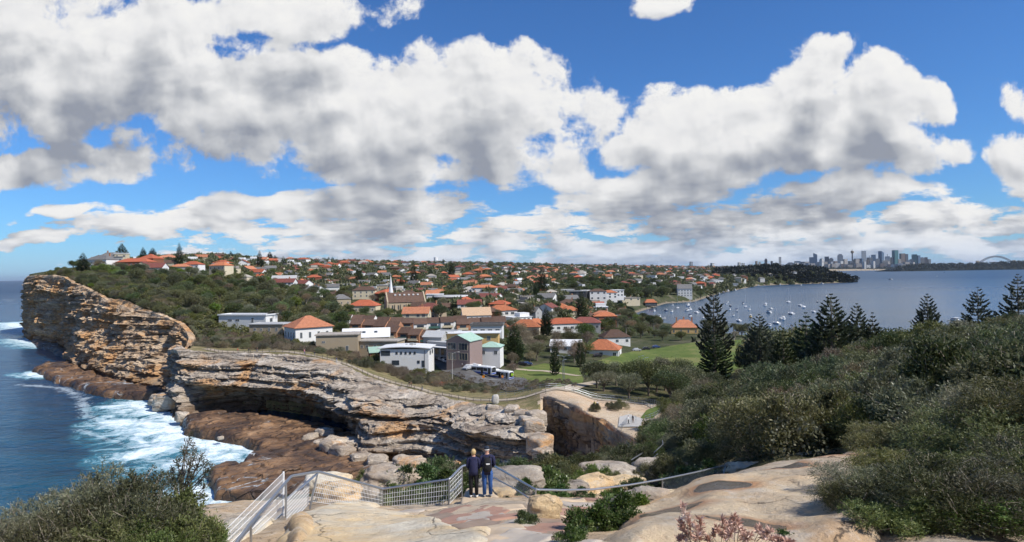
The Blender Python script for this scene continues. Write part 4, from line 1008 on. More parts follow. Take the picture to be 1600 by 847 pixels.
def clear(x, y):
    return not any(in_poly(np.array([x]), np.array([y]), p)[0] for p in NOGO)
LIM = 295
def put_shrub(x, y, key, sc, z=None, group=None):
    kind = dict(olive='coastal_shrub', grey='banksia_shrub', brown='twiggy_shrub', bright='low_shrub', dark='dense_shrub')[key]
    if COUNT.get(kind, 0) >= LIM: return None
    COUNT[kind] = COUNT.get(kind, 0) + 1
    z = H(x, y) if z is None else z
    o = place(kind, rr.choice(SH[key]), (x, y, z - .15 * sc), rr.uniform(0, 6.28), (sc * rr.uniform(.9, 1.15), sc * rr.uniform(.9, 1.15), sc * rr.uniform(.85, 1.1)), None, 'shrub')
    where(o, SLOOK[key], 'shrub', group or 'shrubs of the coastal scrub'); return o
def put_tree(x, y, key, sc, z=None, group=None):
    kind = dict(dark='fig_tree', olive='gum_tree', bright='garden_tree', brown='bare_tree', grey='coastal_tree', pine='pine_tree')[key]
    if COUNT.get(kind, 0) >= LIM: return None
    COUNT[kind] = COUNT.get(kind, 0) + 1
    z = H(x, y) if z is None else z
    o = place(kind, rr.choice(TR[key]), (x, y, z - .2 * sc), rr.uniform(0, 6.28), (sc * rr.uniform(.88, 1.15), sc * rr.uniform(.88, 1.15), sc * rr.uniform(.85, 1.12)), None, 'tree')
    where(o, TLOOK[key], 'tree', group or 'trees between the houses'); return o
# ------------------------------------------------------------------ buildings
def tile_mat(name, c, var=.25, sc=1.0):
    m_, g = new_mat(name); tc = g.add('ShaderNodeTexCoord').outputs['Object']
    oi = g.add('ShaderNodeObjectInfo').outputs['Random']
    x, y, z = g.sep(tc)[:3]
    rows = g.m('SINE', g.m('MULTIPLY', z, 22.0)); n = g.noise(tc, 1.2, 5, .65); n2 = g.noise(tc, 9, 3, .6)
    f = g.m('ADD', g.m('MULTIPLY', n, .7), g.m('ADD', g.m('MULTIPLY', n2, .3), g.m('MULTIPLY', rows, .05)))
    a = tuple(q * (1 - var * 1.5) for q in c); b = tuple(min(1, q * (1 + var * 1.2)) for q in c)
    col = g.mix(g.rng(f, .3, .7), a, b)
    hs = g.n.new('ShaderNodeHueSaturation'); g.put(hs.inputs['Value'], g.rng(oi, 0, 1, .8, 1.15)); g.put(hs.inputs['Color'], col)
    g.put(g.b.inputs['Base Color'], hs.outputs[0]); g.b.inputs['Roughness'].default_value = .85; g.b.inputs['Specular IOR Level'].default_value = .2
    bn = g.add('ShaderNodeBump', None, Height=rows, Strength=.5, Distance=.05); g.l.new(bn.outputs[0], g.b.inputs['Normal'])
    MATS[name] = m_; return m_
RF = dict(orange=tile_mat('orange_roof_tiles', (.46, .165, .08), .3), red=tile_mat('red_roof_tiles', (.40, .115, .06)), brown=tile_mat('brown_roof_tiles', (.125, .078, .058)),
  grey=tile_mat('slate_roof', (.17, .165, .16)), white=plain('white_roof', (.70, .70, .69), .6), pale=tile_mat('pale_roof', (.40, .36, .31)), terr=tile_mat('terracotta_roof', (.46, .19, .105)),
  green=tile_mat('green_metal_roof', (.33, .47, .39), .08), tan=tile_mat('tan_roof', (.58, .40, .26), .1), maroon=tile_mat('maroon_roof', (.21, .075, .06)), lgrey=plain('pale_grey_roof', (.46, .46, .45), .7))
WL = dict(white=plain('white_render', (.72, .71, .68), .8, var=.06), cream=plain('cream_render', (.60, .52, .37), .85, var=.08), brick=tile_mat('red_brick', (.30, .125, .075), .2), tan=plain('tan_render', (.36, .29, .20), .85, var=.08),
  grey=plain('grey_render', (.36, .36, .35), .85, var=.08), stone=plain('buff_sandstone', (.44, .36, .25), .9, var=.2, scale=1.5), ochre=plain('ochre_render', (.62, .42, .18), .85, var=.08), obrick=tile_mat('orange_brick', (.44, .22, .125), .18),
  dark=plain('dark_cladding', (.07, .07, .072), .6, var=.1), mauve=plain('mauve_cladding', (.27, .20, .18), .8, var=.08), pink=plain('salmon_render', (.55, .36, .26), .85, var=.08))
M_glass = plain('window_glass', (.045, .06, .075), .12, var=.3, spec=.8); M_frame = plain('window_frame', (.55, .55, .53), .6); M_trim = plain('dark_trim', (.05, .055, .07), .6)
M_shade = plain('green_awning', (.06, .14, .115), .8)

def win_mesh(w, h, frame=M_frame, mull=1):
    """window set in the XZ plane facing -Y, origin at its lower left"""
    A = Acc(); t = .09
    A.box((w / 2, -.02, h / 2), (w - .1, .05, h - .1), mi=1)
    for x in (t / 2, w - t / 2): A.box((x, -.04, h / 2), (t, .10, h))
    for z in (t / 2, h - t / 2): A.box((w / 2, -.04, z), (w - 2 * t, .096, t))
    for i in range(mull): A.box((w * (i + 1) / (mull + 1), -.045, h / 2), (.06, .08, h - 2 * t))
    return A.mesh('window', [frame, M_glass])
_wc = {}
def win(w, h, frame=M_frame, mull=1):
    k = (round(w, 1), round(h, 1), frame.name, mull)
    if k not in _wc: _wc[k] = win_mesh(k[0], k[1], frame, mull)
    return _wc[k]
FACE = {'F': (0, lambda w, d, x, z: (-w / 2 + x, -d / 2, z)), 'R': (math.pi / 2, lambda w, d, x, z: (w / 2, -d / 2 + x, z)),
        'B': (math.pi, lambda w, d, x, z: (w / 2 - x, d / 2, z)), 'L': (-math.pi / 2, lambda w, d, x, z: (-w / 2, d / 2 - x, z))}
def hip_roof(w, d, z0, rise, ov=.5, ridge=None, th=.18, A=None, mi=0, cx=0, cy=0):
    W, D = w / 2 + ov, d / 2 + ov
    if ridge is None: ridge = max(0, (max(W, D) - min(W, D)) * .98)
    if W >= D: r1, r2 = (-ridge, 0), (ridge, 0)
    else: r1, r2 = (0, -ridge), (0, ridge)
    V = [(-W, -D, z0), (W, -D, z0), (W, D, z0), (-W, D, z0), (-W, -D, z0 + th), (W, -D, z0 + th), (W, D, z0 + th), (-W, D, z0 + th), (*r1, z0 + rise), (*r2, z0 + rise)]
    V = np.array(V, float) + np.array([cx, cy, 0]); Q4 = [[3, 2, 1, 0], [0, 1, 5, 4], [1, 2, 6, 5], [2, 3, 7, 6], [3, 0, 4, 7]]; T3 = []
    if W >= D: Q4 += [[4, 5, 9, 8], [6, 7, 8, 9]]; T3 += [[5, 6, 9], [7, 4, 8]]
    else: Q4 += [[5, 6, 9, 8], [7, 4, 8, 9]]; T3 += [[4, 5, 8], [6, 7, 9]]
    A = A or Acc(); A.add(V, Q4, T3, mi); return A
def gable_roof(w, d, z0, rise, ov=.45, th=.16, A=None, mi=0, axis='x', cx=0, cy=0):
    if axis == 'y': w, d = d, w
    W, D = w / 2 + ov, d / 2 + ov; k = rise / (d / 2); ez = z0 - ov * k; P = []
    for x in (-W, W): P += [(x, -D, ez), (x, 0, z0 + rise), (x, D, ez), (x, -D, ez + th), (x, 0, z0 + rise + th), (x, D, ez + th)]
    V = np.array(P, float)
    if axis == 'y': V = np.stack([-V[:, 1], V[:, 0], V[:, 2]], 1)
    V += np.array([cx, cy, 0])
    Q4 = [[3, 9, 10, 4], [4, 10, 11, 5], [0, 1, 7, 6], [1, 2, 8, 7], [0, 6, 9, 3], [2, 5, 11, 8], [0, 3, 4, 1], [1, 4, 5, 2], [6, 7, 10, 9], [7, 8, 11, 10]]
    A = A or Acc(); A.add(V, Q4, None, mi); return A
def gable_walls(w, d, h, rise, base=-3, A=None, mi=0, axis='x', cx=0, cy=0):
    A = A or Acc(); A.box((cx, cy, (h + base) / 2), (w, d, h - base), mi=mi)
    e = .004
    if axis == 'x': V = [(-w / 2, -d / 2, h), (-w / 2, d / 2, h), (-w / 2, 0, h + rise), (w / 2, -d / 2, h), (w / 2, d / 2, h), (w / 2, 0, h + rise)]
    else: V = [(-w / 2, -d / 2, h), (w / 2, -d / 2, h), (0, -d / 2, h + rise), (-w / 2, d / 2, h), (w / 2, d / 2, h), (0, d / 2, h + rise)]
    A.add(np.array(V, float) + np.array([cx, cy, 0]), [[0, 3, 5, 2], [1, 2, 5, 4]], [[0, 2, 1], [3, 4, 5]], mi); return A
def building(kind, label, loc, w, d, h, yaw=0, wall='white', roof='red', rtype='hip', rise=None, wins=(), chim=(), axis='x', cat='house', extra=None, group=None, frame=None, ov=.45, parapet=.5, base=-4, mull=1):
    o = bpy.data.objects.new(kind, None); COL.objects.link(o); o.location = tuple(float(q) for q in loc); o.rotation_euler = (0, 0, yaw); tag(o, label, cat, group)
    rise = rise if rise is not None else min(w, d) * .26
    wm = WL[wall]; rm = RF[roof]
    if rtype == 'gable':
        link('wall', gable_walls(w, d, h, rise, base, axis=axis).mesh('wall', [wm]), o); rf = link('roof', gable_roof(w, d, h, rise, ov, axis=axis).mesh('roof', [rm]), o)
    elif rtype == 'hip':
        A = Acc(); A.box((0, 0, (h + base) / 2), (w, d, h - base)); link('wall', A.mesh('wall', [wm]), o); rf = link('roof', hip_roof(w, d, h, rise, ov).mesh('roof', [rm]), o)
    else:
        A = Acc(); A.box((0, 0, (h + base) / 2), (w, d, h - base)); link('wall', A.mesh('wall', [wm]), o)
        A = Acc(); A.box((0, 0, h + .09), (w + 2 * ov, d + 2 * ov, .18)); p = parapet
        if p > .05:
            for x, y, sx, sy in ((0, -d / 2 - ov + .1, w + 2 * ov, .2), (0, d / 2 + ov - .1, w + 2 * ov, .2), (-w / 2 - ov + .1, 0, .2, d + 2 * ov - .4), (w / 2 + ov - .1, 0, .2, d + 2 * ov - .4)): A.box((x, y, h + .18 + p / 2), (sx, sy, p))
        rf = link('roof', A.mesh('roof', [rm]), o)
    for c in chim: A = Acc(); A.box((c[0], c[1], h + rise * .5 + .6), (.9, .9, rise + 1.6)); A.box((c[0], c[1], h + rise + 1.5), (1.1, 1.1, .2)); link('chimney', A.mesh('chimney', [WL['obrick'] if wall != 'stone' else WL['stone']]), rf)
    for wn in wins:
        f, x, z, ww, hh = wn[:5]; nm = wn[5] if len(wn) > 5 else 'window'
        rot, fn = FACE[f]; c = link(nm, win(ww, hh, frame or M_frame, mull), o); c.location = fn(w, d, x, z); c.rotation_euler = (0, 0, rot)
    if extra: extra(o)
    OCC.append((float(loc[0]), float(loc[1]), .5 * math.hypot(w, d) * .85)); return o
def row_wins(face, length, z, n, ww, hh, m=1.0):
    g_ = (length - 2 * m - n * ww) / max(1, n - 1) if n > 1 else 0
    return [(face, m + i * (ww + g_), z, ww, hh) for i in range(n)]

# ---- generic suburban houses: prototypes with shared meshes
def house_proto(w, d, h, wall, roof, rtype, rise, seed, chim=True, porch=False, axis='x'):
    q = random.Random(seed); wm, rm = WL[wall], RF[roof]; parts = []
    if rtype == 'gable': parts.append(('wall', gable_walls(w, d, h, rise, -5, axis=axis).mesh('wall', [wm])))
    else: A = Acc(); A.box((0, 0, (h - 5) / 2), (w, d, h + 5)); parts.append(('wall', A.mesh('wall', [wm])))
    if rtype == 'flat': A = Acc(); A.box((0, 0, h + .12), (w + 1.0, d + 1.0, .24)); A.box((w * .18, 0, h + .24 + 1.2), (w * .5, d * .7, 2.4)); rm_ = A.mesh('roof', [rm])
    elif rtype == 'gable': rm_ = gable_roof(w, d, h, rise, .5, axis=axis).mesh('roof', [rm])
    else:
        A = hip_roof(w, d, h, rise, .55); 
        if porch: hip_roof(w * .42, d * .5, h - .02, rise * .7, .4, A=A, cx=-w * .22, cy=-d * .5)
        rm_ = A.mesh('roof', [rm])
    ch = Acc().box((w * .2, d * .1, h + rise * .5 + .5), (.8, .8, rise + 1.6)).mesh('chimney', [WL['obrick']])
    parts.append(('roof', rm_, [('chimney', ch)]) if chim else ('roof', rm_))
    if porch: A = Acc(); A.box((-w * .22, -d * .5, (h - 5) / 2), (w * .42 - .1, d * .5 - .1, h + 4.9)); parts.append(('porch', A.mesh('porch', [wm])))
    st_ = 2 if h > 4.5 else 1
    for s_ in range(st_):
        for x in ((-w * .36, w * .05, w * .26) if w > 11 else (-w * .3, w * .12)):
            if porch and x < 0: y = -d * .75
            else: y = -d / 2
            parts.append(('window', ('at', win(w * .12, 1.4), (x, y, .9 + s_ * 2.9), 0)))
        parts.append(('window', ('at', win(w * .11, 1.4), (w / 2, -d * .2, .9 + s_ * 2.9), math.pi / 2)))
    return parts
def put_proto(kind, parts, loc, rz, sc, cat, level=9, label=None, group=None):
    o = bpy.data.objects.new(kind, None); COL.objects.link(o); o.location = tuple(float(q) for q in loc); o.rotation_euler = (0, 0, rz); o.scale = (sc, sc, sc); tag(o, label, cat, group)
    for i, p in enumerate(parts):
        if isinstance(p[1], tuple):
            if level < 2: continue
            _, me, l_, r_ = p[1]; c = link(p[0], me, o); c.location = l_; c.rotation_euler = (0, 0, r_)
        else:
            c = link(p[0], p[1], o)
            if len(p) > 2 and level >= 1:
                for sn, sm in p[2]: link(sn, sm, c)
    return o
HP = []
_combo = [('white', 'orange', 'hip'), ('cream', 'orange', 'hip'), ('brick', 'orange', 'hip'), ('white', 'terr', 'hip'), ('cream', 'terr', 'gable'), ('brick', 'red', 'hip'), ('white', 'brown', 'hip'), ('brick', 'brown', 'hip'), ('white', 'grey', 'gable'), ('cream', 'brown', 'gable'),
          ('white', 'white', 'flat'), ('white', 'lgrey', 'flat'), ('cream', 'pale', 'flat'), ('grey', 'grey', 'gable'), ('white', 'red', 'gable'), ('cream', 'grey', 'hip'), ('tan', 'maroon', 'hip'), ('white', 'pale', 'hip'), ('grey', 'lgrey', 'flat'), ('pink', 'terr', 'hip'), ('white', 'maroon', 'gable'), ('cream', 'orange', 'gable')]
_wn = dict(white='white', cream='cream', brick='red brick', grey='grey', tan='tan', pink='salmon')
_rn = dict(orange='orange tile roof', terr='terracotta roof', red='red roof', brown='brown roof', grey='slate roof', white='white flat roof', lgrey='pale grey flat roof', pale='pale roof', maroon='maroon roof')
for i, (wl, rf, rt) in enumerate(_combo):
    q = random.Random(i); h = 3.2 if i % 3 == 0 else 5.8; w = q.uniform(12, 17); d = q.uniform(9, 12)
    HP.append((house_proto(w, d, h if rt != 'flat' else 6.0, wl, rf, rt, 2.9 if rt != 'flat' else 0, i, chim=(rt != 'flat'), porch=(rt == 'hip' and i % 2 == 0)), f'{_wn[wl]} house with {_rn[rf]}', w, d))
BYROOF = {}
for k, c in enumerate(_combo): BYROOF.setdefault(c[1], []).append(k)
NH = [0]
def put_house(x, y, k, sc, rz, level=9, z=None):
    parts, look, w, d = HP[k]; z = H(x, y) if z is None else z
    o = put_proto('house', parts, (x, y, z), rz, sc, 'house', level); where(o, look, 'house', 'houses spread over the suburb')
    OCC.append((x, y, max(w, d) * sc * .5)); NH[0] += 1; return o
# ------------------------------------------------------------------ named buildings
def at(u, Y, dz=0.0):
    p = Q(u, 430, Y=Y); return np.array([p[0], p[1], H(p[0], p[1]) + dz])
def atv(u, v, Y):
    """ground point forced so the base reads at photo row v"""
    return Q(u, v, Y=Y)
b = building
# white clinic block and the brown block beside it
b('clinic_building', 'long low white flat-roofed building above the scrub', atv(388, 506, 300), 25, 9, 4.2, R(-14), 'white', 'white', 'flat', wins=[('F', 17.5, .9, 1.2, 2.2), ('F', 5, 1.6, 2.2, .9), ('F', 9, 1.6, 2.2, .9), ('R', 3, 1, 2, 1.8)], cat='building', parapet=.4)
b('brick_block', 'low brown flat-roofed block left of the red hipped hall', atv(424, 524, 275), 15, 9, 5.0, R(-8), 'tan', 'lgrey', 'flat', wins=[('F', 2, 2.4, 1.1, 1.1), ('F', 5, 2.4, .9, 1.1), ('F', 8.6, 2.2, .9, 1.5), ('F', 11.8, 2.2, 1.1, 1.5)], cat='building', parapet=.2)
b('hall_building', 'white walled hall with big red hipped tile roof', atv(482, 531, 268), 15.5, 13.5, 5.6, R(38), 'white', 'terr', 'hip', 4.6, row_wins('L', 13.5, 1.5, 4, 1.0, 2.4, 1.5) + row_wins('F', 15.5, 1.5, 4, 1.0, 2.4, 1.8), cat='building', ov=.7)
b('club_building', 'plain tan flat-roofed block beside the path scrub', atv(530, 548, 248), 15.5, 10, 6.4, R(6), 'tan', 'pale', 'flat', wins=[('L', 3, 1.5, 1.4, 3.0), ('F', 2.2, 3.6, 1.2, .8), ('F', 11.0, .2, 1.1, 2.2, 'door')], cat='building', parapet=.25)
def sky_x(o):
    for x in (-4.8, -.9, 4.0):
        A = Acc(); A.box((0, 0, 0), (1.3, 1.2, .12)); c = link('skylight', A.mesh('skylight', [M_glass]), o); c.location = (x, -2.6, 7.35); c.rotation_euler = (R(29), 0, 0)
b('hall_building', 'hall with steep white roof and three dark skylights', atv(573, 545, 272), 19, 10.5, 5.5, R(10), 'cream', 'white', 'gable', 3.2, [], cat='building', extra=sky_x)
b('brick_block', 'brown flat-roofed block with three white framed windows', atv(596, 550, 250), 16, 9, 4.6, R(-10), 'tan', 'pale', 'flat', wins=[('F', 1.3, 2, 1.1, 1.2), ('F', 3.4, 2, 1.1, 1.2), ('F', 6.6, 1.8, 1.3, 1.5)], cat='building', parapet=.2)
b('shed', 'small shed with red gable beside the white porthole building', atv(590, 558, 236), 6, 5, 2.2, R(20), 'brick', 'green', 'gable', 1.6, [], cat='shed')
# white surf-club like building with small square windows and two portholes
def white_x(o):
    for x in (5.6, 7.2, 8.8, 10.4, 12.0):
        link('window', win(.7, .9, M_trim, 0), o, (-8.6 + x, -5, 4.6))
    c = link('window', win(3.2, 1.7, M_trim, 2), o, (-8.2, -5, 4.2)); c = link('window', win(2.6, 1.6, M_trim, 1), o, (-4.4, -5, .9))
    link('window', win(.9, 1.0, M_trim, 0), o, (4.6, -5, 1.4)); link('door', win(1.0, 2.3, M_trim, 0), o, (6.2, -5, .1))
    for y in (-2.3, 1.6):
        A = Acc(); th = np.linspace(0, 2 * math.pi, 20, endpoint=False); ring = np.stack([np.full(20, 8.63), y + .85 * np.cos(th), 4.9 + .85 * np.sin(th)], 1)
        V = np.concatenate([ring, ring * [1, 1, 1] + [.12, 0, 0], [[8.76, y, 4.9]]]); A.add(V, [[i, (i + 1) % 20, 20 + (i + 1) % 20, 20 + i] for i in range(20)], [[20 + i, 20 + (i + 1) % 20, 40] for i in range(20)]); link('porthole', A.mesh('porthole', [M_glass]), o)
    A = Acc(); A.box((7.2, -5.02, 3.0), (.12, .12, 6)); link('downpipe', A.mesh('downpipe', [M_trim]), o)
    A = Acc()
    n = 12; xs = np.linspace(-9.4, 9.3, n); zz = 6.35 + .75 * np.sin(np.linspace(.35, 2.9, n))
    P = []
    for x, z in zip(xs, zz): P += [(x, -5.7, z), (x, 5.7, z), (x, 5.7, z + .28), (x, -5.7, z + .28)]
    Q4 = []
    for i in range(n - 1):
        for j in range(4): Q4.append([4 * i + j, 4 * i + (j + 1) % 4, 4 * i + 4 + (j + 1) % 4, 4 * i + 4 + j][::-1])
    Q4 += [[3, 2, 1, 0], [4 * n - 4, 4 * n - 3, 4 * n - 2, 4 * n - 1]]
    A.add(P, Q4); link('roof', A.mesh('roof', [RF['white']]), o)
    for x, y, s in ((1.5, 0, .9), (2.6, .6, .6), (-.5, .8, .5), (2.0, -1.2, .4)): link('roof_plant', Acc().box((x, y, 7.15 + s / 2), (s * 1.4, s, s)).mesh('roof_plant', [WL['grey']]), o)
def white_bld():
    o = bpy.data.objects.new('club_building', None); COL.objects.link(o); o.location = tuple(atv(637, 571, 229)); o.rotation_euler = (0, 0, R(-4)); tag(o, 'white building with curved roof, square windows and two portholes', 'building')
    A = Acc(); A.box((0, 0, 1.7), (17.2, 10, 9.4)); link('wall', A.mesh('wall', [WL['white']]), o); white_x(o); OCC.append((o.location.x, o.location.y, 10))
white_bld()
# awning row and shops
def shops():
    o = bpy.data.objects.new('shop_row', None); COL.objects.link(o); p = atv(690, 556, 248); o.location = tuple(p); o.rotation_euler = (0, 0, R(-38)); tag(o, 'row of shopfronts under a long white street awning', 'shops')
    A = Acc(); A.box((0, 4, 2.2), (17, 7, 5.6)); link('wall', A.mesh('wall', [WL['grey']]), o)
    A = Acc(); A.box((0, -.9, 3.5), (18, 3.4, .22)); link('awning', A.mesh('awning', [RF['white']]), o)
    for x in np.linspace(-8, 8, 6): A = Acc(); A.tube([(x, -2.3, -.5), (x, -2.3, 3.4)], .09, 6); link('post', A.mesh('post', [M_white]), o)
    for x in np.linspace(-7.6, 5, 5): link('shop_window', win(2.2, 2.2, M_trim, 1), o, (x, .5, .3))
    A = Acc(); A.box((0, 4, 5.15), (17.4, 7.4, .25)); link('roof', A.mesh('roof', [RF['lgrey']]), o); OCC.append((p[0], p[1], 9))
shops()
def gg_x(o):
    gable_w = 5.0
    A = Acc(); A.tube([(-5.1, -6.2, -1), (-5.1, -6.2, 9)], .15, 6); A.tube([(-.2, -6.2, -1), (-.2, -6.2, 9)], .15, 6); link('post', A.mesh('post', [WL['cream']]), o)
b('green_gable_building', 'mauve building with two green metal gables and glass front', atv(726, 561, 236), 9.6, 10, 7.2, R(-24), 'mauve', 'green', 'gable', 2.1, [('F', .5, 3.9, 3.6, 2.6), ('F', 5.0, 3.9, 3.8, 2.6), ('F', .6, .3, 3.4, 2.6), ('F', 5.2, .3, 3.6, 2.6), ('L', 1, 3.8, 3.2, 2.4), ('L', 5.5, 3.8, 3.2, 2.4)], axis='y', cat='building', frame=WL['cream'], mull=2)
b('flats_building', 'long orange brick flats with flat white roof', atv(738, 543, 262), 22, 9, 6.2, R(-3), 'ochre', 'white', 'flat', wins=row_wins('F', 22, 3.4, 5, 1.5, 1.6, 3.0) + [('F', 2, .6, 3, 2.2)], cat='building', ov=.8, parapet=.0)
b('corner_block', 'narrow grey and white corner block behind the shops', atv(682, 552, 258), 8, 7, 7.0, R(-20), 'grey', 'lgrey', 'gable', 2.0, [('F', 1, 4.0, 1.2, 1.8), ('F', 4.5, 4.0, 1.2, 1.8), ('R', 2, 4, 1.2, 1.6)], cat='building')
b('flats_building', 'tall yellow-sided block with grey parapet behind the shops', atv(699, 548, 268), 9, 8, 7.8, R(-16), 'cream', 'lgrey', 'flat', wins=row_wins('F', 9, 4.6, 3, 1.2, 1.5), cat='building')
b('flats_building', 'grey and white upper storey with blue-grey roof deck', atv(762, 530, 290), 14, 9, 6.4, R(-4), 'white', 'grey', 'flat', wins=row_wins('F', 14, 3.6, 4, 2.0, 1.4), cat='building', parapet=.8)
b('bungalow', 'small green-roofed bungalow half hidden by street trees', atv(768, 556, 244), 8, 7, 3.6, R(-10), 'white', 'green', 'hip', 1.9, row_wins('F', 8, 1.0, 2, 1.3, 1.4), cat='house')
# brown-tiled stepped townhouses
def townhouse(lab, u, v, Y, n, w1, yaw, stepz=.0, h=5.8, d=8.5, mono=True, side=1, wall='obrick'):
    o = bpy.data.objects.new('townhouse_row', None); COL.objects.link(o); o.location = tuple(atv(u, v, Y)); o.rotation_euler = (0, 0, yaw); tag(o, lab, 'townhouses')
    for i in range(n):
        x = (i - (n - 1) / 2) * w1; z = stepz * i; y = (i % 2) * 1.2
        A = gable_walls(w1 - .02, d, h + z, 2.4, -5, cx=x, cy=y); link('wall', A.mesh('wall', [WL[wall]]), o)
        A = gable_roof(w1 - .5, d, h + z, 2.4, .3, cx=x, cy=y); A.box((x + w1 / 2 - .1, y, h + z + 1.4), (.28, d * .96, 3.0)) if False else None
        rf = link('roof', A.mesh('roof', [RF['brown']]), o)
        link('window', win(w1 * .5, 1.5, M_trim, 1), o, (x - w1 * .25, y - d / 2, h + z - 2.1)); link('window', win(w1 * .55, 1.9, M_trim, 1), o, (x - w1 * .3, y - d / 2, .6 + z))
        A = Acc(); A.box((x, y - d / 2 - .8, h + z - 2.6), (w1 * .8, 1.6, .18)); A.box((x, y - d / 2 - 1.5, h + z - 2.1), (w1 * .8, .12, .9)); link('balcony', A.mesh('balcony', [M_shade if i % 2 else WL['cream']]), o)
    OCC.append((o.location.x, o.location.y, n * w1 * .5)); return o
townhouse('stepped brown-tiled townhouse row with green awnings below the church', 588, 523, 330, 4, 6.4, R(-10), -.5)
townhouse('brown-tiled terraces just above the white-roofed skylight hall', 560, 515, 350, 3, 6.6, R(-8), -.3, wall='white')
townhouse('orange brick townhouses in the centre of the brown-tiled estate', 643, 537, 300, 4, 5.6, R(-14), -.6)
townhouse('second brown-tiled row above the central estate', 630, 519, 345, 4, 7.0, R(-8), -.3)
townhouse('long brown-tiled terrace with white gutter', 688, 522, 330, 4, 6.8, R(10), .3, wall='white')
townhouse('brick townhouses beside the stone church', 676, 491, 430, 4, 7.0, R(-6), -.3)
townhouse('brown-tiled townhouses below the tan chapel', 752, 523, 320, 4, 6.2, R(8), .2)
b('chapel', 'tan-roofed chapel with white walls and lancet windows', atv(744, 504, 365), 16, 8.5, 4.6, R(12), 'white', 'tan', 'gable', 4.0, row_wins('F', 16, 1.0, 5, .8, 2.6, 1.5), cat='chapel')
# the church
def church():
    o = bpy.data.objects.new('stone_church', None); COL.objects.link(o); o.location = tuple(atv(633, 488, 440)); o.rotation_euler = (0, 0, R(20)); tag(o, 'long sandstone church with grey-brown roof and dormer vents', 'church')
    w, d, h, rise = 26, 12, 7.5, 6.0
    link('wall', gable_walls(w, d, h, rise).mesh('wall', [WL['stone']]), o); rf = link('roof', gable_roof(w - 1.0, d, h, rise + .06, .4).mesh('roof', [RF['brown']]), o)
    for x in (-w / 2 + .2, w / 2 - .2):
        A = gable_walls(.9, d + 1.0, h + .3, rise + .4, 0, cx=x); pr = link('gable_coping', A.mesh('gable_coping', [WL['stone']]), o)
    for i in range(6): A = Acc(); A.box((-7 + i * 3.1, -2.0, h + rise * .78), (1.2, .9, .9)); link('vent', A.mesh('vent', [RF['white']]), rf)
    for i in range(6):
        link('window', win(1.0, 3.2, WL['stone'], 0), o, (-10 + i * 3.9, -d / 2, 2.2)); A = Acc(); A.box((-11.6 + i * 3.9, -d / 2 - .4, 2.5), (.7, .8, 7), taper=.8); link('buttress', A.mesh('buttress', [WL['stone']]), o)
    A = Acc(); c = link('rose_window', win(1.8, 3.4, WL['stone'], 2), o); rot, fn = FACE['L']; c.location = fn(w, d + 1, d / 2 - .6, 4.6); c.location.x -= .25; c.rotation_euler = (0, 0, rot)
    OCC.append((o.location.x, o.location.y, 15))
    s = bpy.data.objects.new('church_spire', None); COL.objects.link(s); s.location = tuple(atv(611, 466, 447)); tag(s, 'slender white needle spire rising over the church gable', 'spire')
    A = Acc(); V = []; n = 8
    for z, r_ in ((-6, 1.9), (0, 1.9), (5, 1.4), (10, .8), (15.2, .16)): V += [(r_ * math.cos(2 * math.pi * k / n), r_ * math.sin(2 * math.pi * k / n), z) for k in range(n)]
    A.add(V, [[i * n + k, i * n + (k + 1) % n, (i + 1) * n + (k + 1) % n, (i + 1) * n + k] for i in range(4) for k in range(n)], [[4 * n, 4 * n + k, 4 * n + k + 1] for k in range(1, n - 1)]); link('spire', A.mesh('spire', [M_white]), s)
    A = Acc(); A.box((0, 0, 16.0), (.14, .14, 2.0)); A.box((0, 0, 16.4), (.9, .14, .14)); link('cross', A.mesh('cross', [M_white]), s)
church()
b('parish_house', 'cream building with bright red hip roof left of the church', atv(570, 490, 430), 19, 12, 5.4, R(-6), 'cream', 'red', 'hip', 4.0, row_wins('F', 19, 2.2, 5, 1.0, 1.4, 1.6), cat='house')
b('stone_house', 'small buff house with dark roof left of the church', atv(533, 478, 470), 13, 10, 5.2, R(20), 'stone', 'grey', 'hip', 3.4, row_wins('F', 13, 1.5, 3, .9, 1.8, 1.6), cat='house')
b('cream_house', 'cream mansion with slate roof above the red parish roof', atv(570, 465, 520), 18, 10, 6.0, R(4), 'cream', 'brown', 'hip', 3.2, row_wins('F', 18, 3.6, 4, 1.2, 1.5, 1.6) + row_wins('F', 18, .8, 4, 1.2, 1.5, 1.6), chim=[(-4, 0)], cat='house')
b('stone_tower_house', 'tall buff tower-like block with white cap beside the spire', atv(598, 462, 560), 9, 8, 9.0, R(8), 'stone', 'lgrey', 'flat', wins=row_wins('F', 9, 5.6, 2, 1.0, 1.6, 1.5), cat='building')
def drum():
    o = bpy.data.objects.new('round_building', None); COL.objects.link(o); o.location = tuple(atv(705, 476, 480)); tag(o, 'round dark glass building with wide flat pale roof', 'building')
    th = np.linspace(0, 2 * math.pi, 24, endpoint=False)
    def cyl(r1, z0, z1, r2=None):
        r2 = r2 or r1; V = np.concatenate([np.stack([r1 * np.cos(th), r1 * np.sin(th) * .8, 0 * th + z0], 1), np.stack([r2 * np.cos(th), r2 * np.sin(th) * .8, 0 * th + z1], 1), [[0, 0, z0], [0, 0, z1]]])
        return V, [[i, (i + 1) % 24, 24 + (i + 1) % 24, 24 + i] for i in range(24)], [[49, 24 + i, 24 + (i + 1) % 24] for i in range(24)] + [[48, (i + 1) % 24, i] for i in range(24)]
    link('wall', Acc().add(*cyl(10, -3, 6)).mesh('wall', [M_glass]), o); link('roof', Acc().add(*cyl(13.5, 6, 7, 12.5)).mesh('roof', [RF['lgrey']]), o)
    link('balcony', Acc().add(*cyl(11.2, 2.6, 3.0)).mesh('balcony', [WL['white']]), o); OCC.append((o.location.x, o.location.y, 13))
drum()
